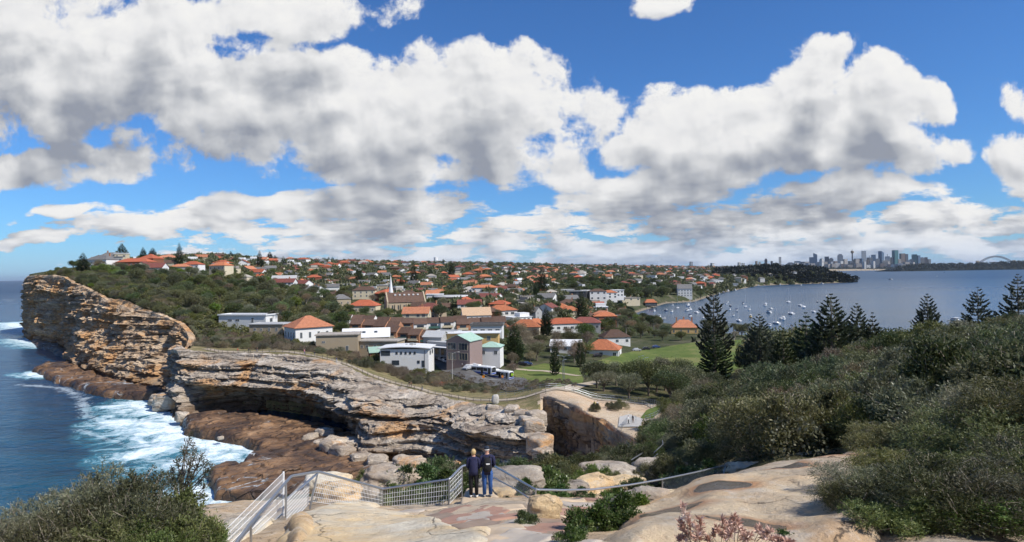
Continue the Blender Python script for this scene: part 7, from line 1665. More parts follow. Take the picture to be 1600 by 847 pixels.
def lookout_fences():
    o = bpy.data.objects.new('safety_fence', None); COL.objects.link(o); tag(o, 'galvanised handrail fence with white wire mesh left of the couple', 'fence', 'lookout fences')
    B = [Q(352, 930, Y=11.6), Q(392, 846, Y=15.2), Q(447, 803, Y=19), Q(484, 786, Y=21), Q(598, 801, Y=24.6), Q(701, 791, Y=24), Q(722, 768, Y=24.6)]
    T = [Q(330, 900, Y=11.6), Q(392, 818, Y=15.2), Q(455, 744, Y=19), Q(497, 737, Y=21), Q(598, 764, Y=24.6), Q(702, 749, Y=24), Q(722, 728, Y=24.6), Q(735, 726, Y=24.9)]
    o.location = tuple(B[3]); off = B[3]
    link('handrail', rail([t - off for t in T], .042), o)
    for k in (1, 2, 3, 4, 5, 6): link('post', Acc().tube([B[k] - off - [0, 0, .2], (T[k] if k != 2 else Q(447, 757, Y=19)) - off], .03, 7).mesh('post', [M_pipe]), o)
    # low second rail and knee rail by the couple
    link('lower_rail', rail([Q(447, 780, Y=19) - off, Q(470, 762, Y=20) - off, Q(497, 739, Y=21) - off], .036), o)
    link('lower_rail', rail([Q(701, 769, Y=24) - off, Q(712, 764, Y=24.3) - off, Q(722, 748, Y=24.6) - off], .03), o)
    for k in (3, 4, 5):
        e = np.array([0, 0, .06]); link('mesh_panel', mesh_infill(B[k] - off + e, T[k] - off - e, B[min(k + 1, 6)] - off + e, T[min(k + 1, 6)] - off - e, .10, .16, .0075), o)
    # tall older mesh panels outside the rail
    for (p0, p1, p2, p3) in [(Q(330, 905, Y=13.5), Q(318, 862, Y=13.5), Q(443, 800, Y=20.0), Q(443, 738, Y=20.0)), (Q(447, 826, Y=18.6), Q(449, 778, Y=18.6), Q(483, 786, Y=21.3), Q(484, 741, Y=21.3))]:
        link('mesh_panel', mesh_infill(p0 - off, p1 - off, p2 - off, p3 - off, .11, .10, .0075), o)
    link('post', Acc().tube([Q(443, 806, Y=20) - off, Q(443, 737, Y=20) - off], .03, 6).mesh('post', [M_white]), o)
    o = bpy.data.objects.new('safety_fence', None); COL.objects.link(o); tag(o, 'galvanised handrail with chain mesh running right from the couple', 'fence', 'lookout fences')
    T = [Q(769, 726, Y=24.9), Q(837, 765, Y=22), Q(880, 766, Y=22.6), Q(925, 765, Y=23.3), Q(985, 757.5, Y=24.2), Q(1035, 749, Y=25), Q(1085, 738.5, Y=26), Q(1134, 727, Y=27)]
    off = T[0] * [1, 1, 0] + [0, 0, 36]; o.location = tuple(off)
    Bb = [Q(771, 768, Y=24.9), Q(837, 806, Y=22), None, None, None, Q(1035, 781, Y=25), None, Q(1129, 747, Y=26.9)]
    link('handrail', rail([t - off for t in T], .038), o)
    for k in (1, 5, 7): link('post', Acc().tube([Bb[k] - off, T[k] - off - [0, 0, .02]], .03, 7).mesh('post', [M_pipe]), o)
    link('lower_rail', rail([Q(771, 746, Y=24.9) - off, Q(805, 764, Y=23.5) - off, Q(835, 784, Y=22.1) - off], .026), o)
    link('lower_rail', rail([Q(1035, 771, Y=25) - off, Q(1085, 756, Y=26) - off, Q(1134, 740, Y=27) - off], .024), o)
    link('mesh_panel', mesh_infill(Bb[0] - off, T[0] - off, Bb[1] - off, T[1] - off, .11, .1, .005, M_pipe, True), o)
    link('mesh_panel', mesh_infill(Q(1035, 775, Y=25) - off, T[5] - off, Q(1129, 745, Y=26.9) - off, T[7] - off, .11, .1, .004, M_pipe, True), o)
    # small stair railing further down
    M = plain('dark_galvanised', (.20, .21, .22), .5, .6); o = bpy.data.objects.new('stair_railing', None); COL.objects.link(o); Y = 42
    c = Q(1008, 746, Y=Y); o.location = tuple(c); tag(o, 'small dark pipe stair railing above the domed boulder', 'railing')
    def L_(nm, *pts): link(nm, rail([Q(u, v, Y=y) - c for u, v, y in pts], .04, M, 6), o)
    L_('post', (1008, 747, 42), (1008, 710, 42)); L_('post', (987, 744, 40), (987, 724, 40)); L_('top_rail', (986, 719, 40), (1007, 706, 42), (1018, 711, 44), (1036, 694, 50), (1035, 688, 52)); L_('top_rail', (988, 723, 40), (1007, 721.5, 42)); L_('lower_rail', (988, 733, 40), (1008, 732, 42)); L_('lower_rail', (986, 727, 40), (987, 738, 40), (1010, 748, 42)); L_('lower_rail', (1019, 716, 44), (1034, 704, 50)); L_('post', (1034, 706, 50), (1034, 695, 50)); L_('top_rail', (988, 730, 40), (1007, 720, 42), (1018, 716, 44))
    # small yellow notice at the rail end
    s = bpy.data.objects.new('notice_sign', None); COL.objects.link(s); p = Q(1178, 736, Y=27); s.location = tuple(p); tag(s, 'small pale yellow notice plate at the rail end', 'sign')
    link('plate', Acc().box((0, 0, .06), (.20, .02, .22)).mesh('plate', [plain('notice_yellow', (.62, .58, .28), .6)]), s); link('post', Acc().tube([(0, .02, -.3), (0, .02, .1)], .015, 5).mesh('post', [M_pipe]), s)
lookout_fences()

# ---- cliff-path fences: posts and two rails
def post_fence(label, us, hgt=1.1, step=2.4, rails=(.55, 1.02), mat=None, r_=.045, zoff=0.0, kind='path_fence'):
    P = np.array([at(u, y) for u, y in us]); L = np.concatenate([[0], np.cumsum(np.linalg.norm(np.diff(P[:, :2], axis=0), axis=1))]); n = min(96, int(L[-1] / step)); s = np.linspace(0, L[-1], n)
    X = np.interp(s, L, P[:, 0]); Y = np.interp(s, L, P[:, 1]); Z = height(X, Y) + zoff; o = bpy.data.objects.new(kind, None); COL.objects.link(o); o.location = (X[0], Y[0], Z[0]); tag(o, label, 'fence')
    mat = mat or plain('weathered_timber', (.20, .175, .15), .9, var=.2); pm = Acc().box((0, 0, hgt / 2 - .2), (r_ * 2.6, r_ * 2.6, hgt + .4)).mesh('post', [mat])
    for x, y, z in zip(X, Y, Z): link('post', pm, o, (x - X[0], y - Y[0], z - Z[0]))
    for h in rails: link('rail', Acc().tube(np.stack([X - X[0], Y - Y[0], Z - Z[0] + h], 1), r_, 4).mesh('rail', [mat]), o)
CF = [(322, 232), (345, 225.5), (400, 218.5), (450, 214.5), (500, 206.5), (530, 199.5), (580, 188.5), (640, 176.5), (700, 167.5)]
post_fence('long timber post and rail fence on the sea side of the cliff path', CF, step=2.6)
post_fence('timber fence continuing along the path above the cliff corner', [(702, 167), (750, 161), (800, 157), (850, 155)], step=2.2)
post_fence('grey steel railing behind the path above the chasm', [(775, 168), (850, 164.5), (900, 168), (960, 168), (1012, 162), (1034, 146), (1024, 131), (1005, 126)], step=2.2, mat=M_pipe, r_=.035)
post_fence('grey steel railing on the near side of the platform path', [(850, 160), (900, 161), (955, 161), (1000, 154.5), (1017, 145)], step=2.2, mat=M_pipe, r_=.035)
post_fence('short steel railing around the lookout paving', [(967, 119), (975, 124.5), (990, 126.5)], step=1.2, mat=M_pipe, r_=.03)
post_fence('low fence between the terminus and the brown scrub', [(672, 226), (700, 218), (740, 214), (790, 219), (815, 226)], step=3.2, mat=M_pipe, r_=.03)
def slabw():
    o = bpy.data.objects.new('guard_barrier', None); COL.objects.link(o); p = at(771, 158); o.location = tuple(p); tag(o, 'pale upright stone block beside the cliff path', 'marker stone'); link('block', boulder_mesh and mesh_np('block', *[(lambda V, F_: (V * [.9, .7, 1.3] + [0, 0, 1.0], F_))(*boulder_mesh(9, 14, 1, .1))][0], [M_conc]), o)
slabw()
# ------------------------------------------------------------------ people
def skin_figure(name, J, E, Rr, root=0, sub=1):
    me = bpy.data.meshes.new(name); me.from_pydata([tuple(j) for j in J], E, []); o = bpy.data.objects.new(name, me); COL.objects.link(o)
    m1 = o.modifiers.new('s', 'SKIN'); m1.use_smooth_shade = True; m2 = o.modifiers.new('d', 'SUBSURF'); m2.levels = sub; m2.render_levels = sub
    sv = me.skin_vertices[0].data
    for i, r_ in enumerate(Rr): sv[i].radius = (r_, r_) if np.isscalar(r_) else r_; sv[i].use_root = (i == root)
    dg = bpy.context.evaluated_depsgraph_get(); out = bpy.data.meshes.new_from_object(o.evaluated_get(dg)); bpy.data.objects.remove(o); out.name = name; return out
def ellip(c, r_, n=12, cut=None):
    th = np.linspace(0, math.pi, n); ph = np.linspace(0, 2 * math.pi, 2 * n, endpoint=False); T_, P_ = np.meshgrid(th, ph, indexing='ij')
    V = np.stack([np.sin(T_) * np.cos(P_), np.sin(T_) * np.sin(P_), np.cos(T_)], -1).reshape(-1, 3) * np.array(r_) + np.array(c)
    idx = np.arange(n * 2 * n).reshape(n, 2 * n); a, b_ = idx[:-1], idx[1:]; F_ = np.stack([a, b_, np.roll(b_, -1, 1), np.roll(a, -1, 1)], -1).reshape(-1, 4); return V, F_
def loftring(rings, n=20):
    """rings: (cx, cy, z, rx, ry)"""
    V = [(cx + rx * math.cos(2 * math.pi * k / n), cy + ry * math.sin(2 * math.pi * k / n), z) for cx, cy, z, rx, ry in rings for k in range(n)]
    F4 = [[i * n + k, i * n + (k + 1) % n, (i + 1) * n + (k + 1) % n, (i + 1) * n + k] for i in range(len(rings) - 1) for k in range(n)]
    V += [(rings[0][0], rings[0][1], rings[0][2]), (rings[-1][0], rings[-1][1], rings[-1][2])]; a = len(rings) * n
    return V, F4, [[a, (k + 1) % n, k] for k in range(n)] + [[a + 1, a - n + k, a - n + (k + 1) % n] for k in range(n)]
M_skin = plain('skin', (.55, .31, .22), .6, var=.06); M_navy2 = plain('navy_knit', (.020, .022, .062), .9, var=.25, scale=30); M_black = plain('black_cloth', (.012, .012, .014), .9, var=.3, scale=20); M_jeans = plain('blue_denim', (.035, .10, .30), .85, var=.2, scale=14)
M_blond = plain('blond_hair', (.50, .36, .17), .7, var=.3, scale=30); M_grey = plain('grey_shoe', (.30, .31, .33), .7); M_lime = plain('lime_collar', (.25, .60, .16), .8); M_whites = plain('white_shoe', (.75, .75, .73), .6); M_capm = plain('dark_cap', (.02, .03, .05), .8)
def hand_mesh(side, pts=None):
    A = []
    me_parts = Acc(); V, F_ = ellip((0, 0, -.045), (.042, .017, .052), 7); me_parts.add(V, F_)
    for k, (x, l) in enumerate(((-.030, .062), (-.010, .074), (.010, .070), (.029, .054))): me_parts.tube([(x, 0, -.085), (x, -.012, -.085 - l * .5), (x, -.034, -.085 - l * .85)], [.0095, .009, .007], 6)
    me_parts.tube([(side * -.036, 0, -.03), (side * -.058, -.018, -.06), (side * -.052, -.036, -.085)], [.011, .010, .008], 6); return me_parts.mesh('hand', [M_skin], True)
def adult(name, loc, rz, H_, female, top, bottom, shoe, lab, lean=.05, hair=None, cap=False, pack=False, collar=None, arms='rail', grp=None, stride=0.0, fine=True, cat='person', skirtlen=.0):
    s = H_ / 1.75; o = bpy.data.objects.new('person', None); COL.objects.link(o); o.location = tuple(loc); o.rotation_euler = (0, 0, rz); o.scale = (s, s, s); tag(o, lab, cat, grp)
    # local: faces +Y, z up; head centre ~1.62
    hw = .105 if not female else .10; sh = .205 if not female else .18
    J = [(0, 0, .95), (0, .01, 1.12), (0, lean * .6, 1.32), (0, lean, 1.44), (0, lean * 1.1, 1.53), (0, lean * 1.2, 1.60), (0, lean * 1.2 + .01, 1.68)]
    E = [(i, i + 1) for i in range(6)]; Rr = [(.155, .11), (.14, .105), (.165, .11), (.14, .08), (.055, .06), (.078, .088), (.072, .085)]
    for sd in (-1, 1):
        st_ = stride * sd; a = len(J); J += [(sd * hw, 0, .90), (sd * (hw + .005), .02 + st_ * .5, .50), (sd * (hw + .005), -.01 + st_, .10), (sd * (hw + .02), .10 + st_, .045)]; E += [(0, a), (a, a + 1), (a + 1, a + 2), (a + 2, a + 3)]; Rr += [(.095, .10), .062, .042, (.040, .032)]
        a = len(J)
        if arms == 'rail': A3 = [(sd * sh, lean, 1.41), (sd * (sh + .045), lean - .02, 1.14), (sd * (sh - .03), .22, 1.06)]
        else: A3 = [(sd * sh, lean, 1.41), (sd * (sh + .05), lean - .03, 1.13), (sd * (sh + .05), .08 - st_ * .6, .88)]
        J += A3; E += [(3, a), (a, a + 1), (a + 1, a + 2)]; Rr += [.062, .046, .034]
    body = skin_figure('body', J, E, Rr, 0, 2 if fine else 1)
    body.materials.clear(); [body.materials.append(m_) for m_ in (M_skin, top, bottom, shoe)]
    for p in body.polygons:
        c = p.center; arm = abs(c.x) > sh + .0 and c.z > .8
        k = 3 if c.z < .085 else (2 if c.z < .98 and not (arm or (c.y > .13 and c.z > .8)) else (1 if c.z < 1.51 else 0)); p.material_index = k; p.use_smooth = True
    link('body', body, o)
    for sd in (-1, 1):
        hm = link('hand', hand_mesh(sd), o)
        if arms == 'rail': hm.location = (sd * (sh - .035), .235, 1.055); hm.rotation_euler = (R(75), 0, 0)
        else: hm.location = (sd * (sh + .05), .085 - stride * sd * .6, .87)
    if fine:
        if female: J_ = [(0, -.005, .84, .185, .135), (0, -.005, .98, .18, .135), (0, 0, 1.15, .155, .12), (0, lean * .5, 1.30, .175, .125), (0, lean * .9, 1.42, .165, .10), (0, lean, 1.50, .080, .07)]
        else: J_ = [(0, 0, .80, .175, .125), (0, 0, .98, .17, .125), (0, 0, 1.15, .168, .12), (0, lean * .5, 1.30, .185, .13), (0, lean * .9, 1.42, .175, .10), (0, lean, 1.505, .080, .07)]
        link('jacket', Acc().add(*loftring(J_)).mesh('jacket', [top], True), o)
        for sd in (-1, 1):
            link('sleeve', Acc().tube([(sd * (sh - .05), lean, 1.42), (sd * (sh + .01), lean, 1.38), (sd * (sh + .048), lean - .02, 1.14), (sd * (sh + .02), .08, 1.08), (sd * (sh - .025), .20, 1.065)] if arms == 'rail' else [(sd * (sh - .05), lean, 1.42), (sd * (sh + .01), lean, 1.38), (sd * (sh + .05), lean - .03, 1.13), (sd * (sh + .05), .06, .92)], [.07, .072, .062, .056, .045] if arms == 'rail' else [.07, .072, .06, .045], 12).mesh('sleeve', [top], True), o)
            link('trouser_leg', Acc().tube([(sd * hw * .75, 0, .93), (sd * hw, .005, .80), (sd * (hw + .005), .02, .50), (sd * (hw + .005), 0, .09)], [.10, .102, .075, .068], 12).mesh('trouser_leg', [bottom], True), o)
            link('shoe', Acc().add(*ellip((sd * (hw + .012), .055, .045), (.052, .135, .055), 9)).mesh('shoe', [shoe], True), o)
        hy = lean * 1.2 + .015
        for sd in (-1, 1): link('ear', Acc().add(*ellip((sd * .082, hy - .005, 1.645), (.012, .022, .034), 6)).mesh('ear', [M_skin], True), o)
        link('nose', Acc().add(*ellip((0, hy + .095, 1.635), (.014, .022, .025), 6)).mesh('nose', [M_skin], True), o)
        for sd in (-1, 1): link('eye', Acc().add(*ellip((sd * .03, hy + .080, 1.665), (.012, .008, .008), 6)).mesh('eye', [M_black], True), o)
        link('mouth', Acc().add(*ellip((0, hy + .085, 1.595), (.024, .006, .006), 6)).mesh('mouth', [plain('lips', (.40, .14, .12))], True), o)
    hy = lean * 1.2 + .01
    if hair is not None:
        if fine:
            V, F_ = ellip((0, hy - .018, 1.668), (.098, .108, .115), 16); k = (V[:, 1] > hy + .055) & (V[:, 2] < 1.70); V[k, 1] = hy + .055; 
            nz = fbm(V * 22, 2, 3)[:, None]; V = V + (V - [0, hy, 1.66]) * (nz - .5) * .16; V[:, 2] = np.maximum(V[:, 2], 1.578)
            link('hair', Acc().add(V, F_).mesh('hair', [hair], True), o)
        else: link('hair', Acc().add(*ellip((0, hy - .015, 1.69), (.088, .095, .085), 7)).mesh('hair', [hair], True), o)
    if cap:
        cp_ = link('cap', Acc().add(*loftring([(0, hy, 1.69, .093, .104), (0, hy, 1.735, .092, .102), (0, hy, 1.775, .07, .08), (0, hy, 1.79, .02, .02)])).mesh('cap', [M_capm], True), o)
        link('peak', Acc().add(*loftring([(0, hy + .10, 1.695, .075, .085), (0, hy + .10, 1.705, .072, .08)])).mesh('peak', [M_capm], True), cp_)
        link('hair_fringe', Acc().add(*loftring([(0, hy - .012, 1.645, .080, .09), (0, hy - .012, 1.695, .089, .099)])).mesh('hair_fringe', [plain('white_hair', (.6, .58, .54), .8)], True), o)
    if collar is not None: link('collar', Acc().add(*loftring([(0, lean * 1.05, 1.468, .082, .078), (0, lean * 1.1, 1.505, .062, .064)])).mesh('collar', [collar], True), o)
    if pack:
        pk = link('backpack', Acc().add(*loftring([(0, -.17, .93, .10, .05), (0, -.20, .97, .145, .085), (0, -.19, 1.15, .15, .095), (0, -.15, 1.34, .125, .085), (0, -.11, 1.42, .07, .05)])).mesh('backpack', [M_black], True), o)
        link('label_patch', Acc().box((.02, -.272, 1.235), (.13, .02, .045)).mesh('label_patch', [M_whites]), pk)
        for sd in (-1, 1): link('strap', Acc().tube([(sd * .09, -.12, 1.41), (sd * .11, lean, 1.492), (sd * .12, .14, 1.36), (sd * .13, .08, 1.05), (sd * .14, -.1, .99)], .018, 6).mesh('strap', [M_black], True), pk)
    return o
pf = Q(740.5, 780.5, Y=22.9); pm = Q(762, 780.5, Y=22.95); pf[2] = pm[2] = STEPZ + .02
adult('person', pf, R(-3), 1.67, True, M_navy2, M_black, M_whites, 'woman with short blond hair in navy jacket and black trousers, seen from behind', lean=.06, hair=M_blond, collar=M_lime, grp='couple at the railing')
adult('person', pm, R(4), 1.74, False, M_navy2, M_jeans, M_grey, 'man in dark cap and blue jeans wearing a black backpack, seen from behind', lean=.05, cap=True, pack=True, collar=plain('pale_collar', (.45, .50, .60)), grp='couple at the railing')
wk = random.Random(8); TC = dict(red=(.45, .05, .04), white=(.7, .7, .68), black=(.02, .02, .022), blue=(.05, .09, .25), grey=(.2, .2, .2), pink=(.55, .2, .25), brown=(.18, .10, .06), yellow=(.6, .5, .1))
for u, Y, tp, bt, rz, lb in [(370, 223.5, 'red', 'grey', 1.5, 'walker in red top on the far cliff path'), (387, 221, 'black', 'black', 1.2, 'walker in black beside the red-topped walker'), (400, 220.5, 'brown', 'blue', -1.5, 'third walker from left on the far cliff path'), (474, 212.5, 'pink', 'blue', 1.4, 'pale-topped walker at the bend of the cliff path'), (490, 209.5, 'black', 'grey', 1.0, 'tall dark walker at the bend of the cliff path'),
   (524, 199.0, 'blue', 'white', 2.0, 'walker in white hat leaning on the path fence'), (637, 178.5, 'black', 'brown', .9, 'left walker of the dark trio on the near path'), (640, 177.8, 'brown', 'black', .9, 'middle walker of the dark trio on the near path'), (657, 175.5, 'black', 'blue', 1.9, 'walker in dark blue right of the dark trio'), (926, 139, 'yellow', 'white', 2.4, 'person in yellow top sitting spot on the tan platform'), (930.5, 139.6, 'white', 'grey', .4, 'person in white top beside the yellow-topped one'),
   (978.5, 122.5, 'white', 'black', 1.1, 'person in white skirt at the lookout paving'), (985.5, 123, 'black', 'brown', 2.0, 'person with dark backpack at the lookout paving'), (861, 240, 'white', 'red', .5, 'person in white on the small lawn'), (864, 241, 'blue', 'black', .2, 'person in blue on the small lawn'), (992, 262, 'black', 'grey', .0, 'dark figure on the wide park path'), (724, 231, 'white', 'brown', 1.4, 'person in white outside the green-gabled building'), (720, 230, 'grey', 'black', .4, 'person in grey outside the green-gabled building')]:
    p = at(u, Y, .16); adult('person', p, rz, wk.uniform(1.62, 1.8), wk.random() < .5, plain('cloth_' + tp, TC[tp], .9), plain('cloth_' + bt, TC[bt], .9), M_black, lb, hair=plain('brown_hair', (.09, .055, .03), .8), arms='down', grp='people walking in the distance', stride=.14, fine=False)

# ------------------------------------------------------------------ vehicles
M_tyre = plain('tyre_rubber', (.02, .02, .02), .9); M_busw = plain('bus_white', (.70, .71, .70), .35, var=.03); M_busb = plain('bus_blue', (.02, .07, .35), .35, var=.03); M_glassd = plain('dark_glass', (.012, .014, .018), .08, spec=.8); M_orange = plain('orange_panel', (.70, .24, .02), .5)
def wheel(r_=.48, w=.28):
    n = 16; V = [(r_ * f * math.cos(2 * math.pi * k / n), y, r_ * f * math.sin(2 * math.pi * k / n)) for y, f in ((-w / 2, .6), (-w / 2, 1), (w / 2, 1), (w / 2, .6)) for k in range(n)]; V += [(0, -w / 2 + .05, 0), (0, w / 2 - .05, 0)]
    return Acc().add(V, [[i * n + k, (i + 1) * n + k, (i + 1) * n + (k + 1) % n, i * n + (k + 1) % n] for i in range(3) for k in range(n)], [[4 * n, k, (k + 1) % n] for k in range(n)] + [[4 * n + 1, 3 * n + (k + 1) % n, 3 * n + k] for k in range(n)]).mesh('wheel', [M_tyre])
WH = wheel(); WHC = wheel(.32, .2)
def bus(p, rz, lab, dirty=False):
    o = bpy.data.objects.new('city_bus', None); COL.objects.link(o); o.location = tuple(p); o.rotation_euler = (0, 0, rz); tag(o, lab, 'bus', 'buses at the terminus')
    L, W, Hh = 12.2, 2.5, 3.0; prof = [(-W / 2, .35), (-W / 2, 2.75), (-W / 2 + .2, 3.0), (W / 2 - .2, 3.0), (W / 2, 2.75), (W / 2, .35)]; n = 6
    V = [(x, y, z) for x in (-L / 2, L / 2 - .25) for y, z in prof] + [(L / 2, y * .94, min(z, 2.8) if z > 1 else z) for y, z in prof]
    A = Acc().add(V, [[i * n + k, i * n + (k + 1) % n, (i + 1) * n + (k + 1) % n, (i + 1) * n + k] for i in range(2) for k in range(n)] + [[0, 5, 4, 1], [1, 4, 3, 2], [12, 13, 16, 17], [13, 14, 15, 16]]); link('body', A.mesh('body', [M_busw]), o)
    for sd in (-1, 1):
        for i, (x0, w) in enumerate(((-5.4, 2.0), (-3.2, 2.2), (-.8, 1.9), (2.4, 1.7))): link('window', Acc().box((x0 + w / 2, sd * (W / 2 + .005), 1.95), (w, .05, 1.05)).mesh('window', [M_glassd]), o)
        link('door', Acc().box((1.7, sd * (W / 2 + .01), 1.5), (1.1, .05, 2.2)).mesh('door', [M_glassd]), o); link('door', Acc().box((5.0, sd * (W / 2 + .01), 1.5), (1.0, .05, 2.2)).mesh('door', [M_glassd]), o)
        link('skirt_stripe', Acc().box((-.3, sd * (W / 2 + .004), .72), (11.0, .04, .5)).mesh('skirt_stripe', [M_busb]), o)
        for x in (-3.7, 3.6): link('wheel', WH, o, (x, sd * (W / 2 - .12), .48))
        link('headlight', Acc().box((L / 2 + .01, sd * .85, .85), (.06, .34, .2)).mesh('headlight', [M_whites]), o)
    link('windscreen', Acc().box((L / 2 + .01, 0, 1.75), (.08, 2.15, 1.35)).mesh('windscreen', [M_glassd]), o); link('destination_sign', Acc().box((L / 2 + .02, 0, 2.6), (.08, 1.7, .28)).mesh('destination_sign', [M_black]), o); link('front_panel', Acc().box((L / 2 + .015, 0, .7), (.06, 2.3, .42)).mesh('front_panel', [M_busb]), o)
    link('roof_unit', Acc().box((-1.6, 0, 3.14), (2.6, 1.7, .28), taper=.9).mesh('roof_unit', [M_busw]), o); link('roof_hatch', Acc().box((2.8, 0, 3.06), (.9, .9, .1)).mesh('roof_hatch', [M_busw]), o)
b1 = Q(750, 590, Y=240); b2 = Q(780, 597, Y=232)
def onroad(u, v): p = G(u, v); p[2] += .18; return p
p1 = onroad(751, 585); p2 = onroad(779, 592)
bus(p1, R(-38), 'white and blue bus parked behind another bus'); bus(p2, R(-42), 'front white and blue bus nearest the corner')
def car(p, rz, col, lab):
    o = bpy.data.objects.new('parked_car', None); COL.objects.link(o); o.location = tuple(p); o.rotation_euler = (0, 0, rz); tag(o, lab, 'car', 'cars parked around the terminus'); m_ = plain('car_paint_' + col, dict(white=(.72, .72, .72), black=(.02, .02, .025), silver=(.40, .41, .43), blue=(.03, .06, .16), red=(.3, .03, .03))[col], .3, var=.02)
    P = [(-2.1, .3), (-2.1, .78), (-1.75, .92), (-1.3, 1.40), (.5, 1.42), (1.15, .95), (2.0, .78), (2.12, .32)]; n = 8; V = [(x, s * (.86 if 1.0 > z else .68), z) for s in (-1, 1) for x, z in P]
    A = Acc().add(V, [[k, (k + 1) % n, n + (k + 1) % n, n + k] for k in range(n)] + [[0, 7, 6, 1], [1, 6, 5, 2], [2, 5, 4, 3], [8, 9, 14, 15], [9, 10, 13, 14], [10, 11, 12, 13]]); link('body', A.mesh('body', [m_]), o)
    for sd in (-1, 1):
        A = Acc().add([(-1.45, sd * .80, .95), (.98, sd * .80, .95), (.40, sd * .71, 1.34), (-1.15, sd * .71, 1.34)], [[0, 1, 2, 3]]); link('side_window', A.mesh('side_window', [M_glassd]), o)
        for x in (-1.3, 1.3): link('wheel', WHC, o, (x, sd * .78, .32))
        link('headlight', Acc().box((2.08, sd * .6, .66), (.08, .3, .14)).mesh('headlight', [M_whites]), o)
    link('windscreen', Acc().add([(.53, -.64, 1.40), (.53, .64, 1.40), (1.17, .76, .965), (1.17, -.76, .965)], [[0, 3, 2, 1]]).mesh('windscreen', [M_glassd]), o)
for u, v, rz, c, lb in [(682, 561, -70, 'white', 'back car of three white cars by the awning'), (689, 564, -68, 'white', 'middle car of three white cars by the awning'), (696, 567, -66, 'white', 'front car of three white cars by the awning'), (735, 572, -30, 'silver', 'silver car behind the buses'), (742, 568, -25, 'white', 'white car by the street trees'), (816, 571, 0, 'black', 'black car under the bare park trees'), (934, 558, 10, 'black', 'dark car beside the orange park bungalow'), (731, 578, 60, 'silver', 'silver car beside the rear bus'), (1025, 544, 5, 'blue', 'blue car at the far side of the lawn'), (1010, 547, 5, 'black', 'black car at the far side of the lawn'), (995, 549, 5, 'silver', 'silver car at the far side of the lawn'), (824, 571, 0, 'blue', 'blue car right of the black car under park trees')]:
    car(onroad(u, v), R(rz), c, lb)
# lamp posts and signs
def lamp(u, Y, h, lab, double=False, arm=1.4, rz=0.0, mat=None):
    o = bpy.data.objects.new('street_lamp', None); COL.objects.link(o); o.location = tuple(at(u, Y)); o.rotation_euler = (0, 0, rz); tag(o, lab, 'street lamp', 'lamp posts around the park'); m_ = mat or M_pipe
    link('pole', Acc().tube([(0, 0, -.4), (0, 0, h * .5), (0, 0, h)], [.13, .10, .07], 7).mesh('pole', [m_]), o)
    for s in ((-1, 1) if double else (1,)): link('arm', Acc().tube([(0, 0, h - .3), (s * arm * .6, 0, h + .25), (s * arm, 0, h + .3)], .045, 5).mesh('arm', [m_]), o); link('lamp_head', Acc().box((s * (arm + .3), 0, h + .3), (.8, .3, .16), taper=.8).mesh('lamp_head', [m_]), o)
lamp(704.5, 206, 9.5, 'tall street lamp standing left of the buses', arm=1.8, mat=M_conc); lamp(879, 205, 8.5, 'double-headed lamp post in front of the small lawn', True); lamp(1003, 252, 5.0, 'dark lamp post on the wide park path'); lamp(996, 262, 4.6, 'shorter lamp post beside the dark one'); lamp(877, 212, 7.0, 'second pole next to the double-headed lamp', arm=.6); lamp(784, 212, 3.4, 'thin pole beside the front bus', arm=.4)
def barrier(u, Y, lab):
    o = bpy.data.objects.new('works_barrier', None); COL.objects.link(o); o.location = tuple(at(u, Y)); tag(o, lab, 'barrier', 'orange works barriers'); 
    link('board', Acc().box((0, 0, .75), (1.9, .06, .7)).mesh('board', [plain('barrier_red', (.62, .10, .04), .7)]), o)
    for x in (-.8, .8): link('leg', Acc().box((x, 0, .3), (.08, .4, .9)).mesh('leg', [M_pipe]), o)
for u, Y, lb in [(677, 198, 'leftmost orange barrier by the fence corner'), (684, 197, 'orange barrier second from the fence corner'), (691, 196, 'third orange barrier from the fence corner'), (698, 195.5, 'rightmost orange barrier by the fence corner')]: barrier(u, Y, lb)
def warn(u, Y, col, lab):
    o = bpy.data.objects.new('road_sign', None); COL.objects.link(o); o.location = tuple(at(u, Y)); tag(o, lab, 'sign', 'road signs at the terminus'); link('post', Acc().tube([(0, 0, -.3), (0, 0, 2.2)], .05, 5).mesh('post', [M_pipe]), o); link('plate', Acc().box((0, -.06, 2.1), (.8, .04, .8)).mesh('plate', [col]), o)
warn(783, 214, M_orange, 'orange diamond road sign in front of the buses'); warn(798, 222, plain('hi_vis', (.45, .75, .05), .6), 'bright yellow-green sign right of the buses'); warn(753, 208, M_orange, 'small orange sign at the road edge left of the buses')

# ------------------------------------------------------------------ near plants
NB = [shrub_parts(500 + i, 1.45, 2.5, 20, 1500, 16, .095, .020, L_grey, stems=12, spiky=.8) for i in range(2)]
NG_ = [shrub_parts(510 + i, 1.0, 1.3, 10, 1500, 11, .085, .026, L_bright, stems=8, spiky=.6) for i in range(2)]
NO_ = [shrub_parts(520 + i, 1.5, 2.6, 20, 1500, 16, .10, .023, L_olive, stems=12, spiky=.8) for i in range(2)]
NSM = shrub_parts(530, .55, .62, 8, 420, 9, .075, .034, leaf_mat('leaf_glossy', (.040, .075, .018), (.10, .16, .035), (.30, .36, .14), rough=.35), stems=6, spiky=.5)
def nb(kind, parts, u, v, Y, s, lab, rz=0.0, cat='bush', base=None):
    p = G(u, v, lo=6)
    if Y > 22.5 or abs(p[1] - Y) > 6: p = Q(u, v, Y=Y)
    return place(kind, parts, p, rz, s * p[1] / Y, lab, cat, 'foreground bushes')
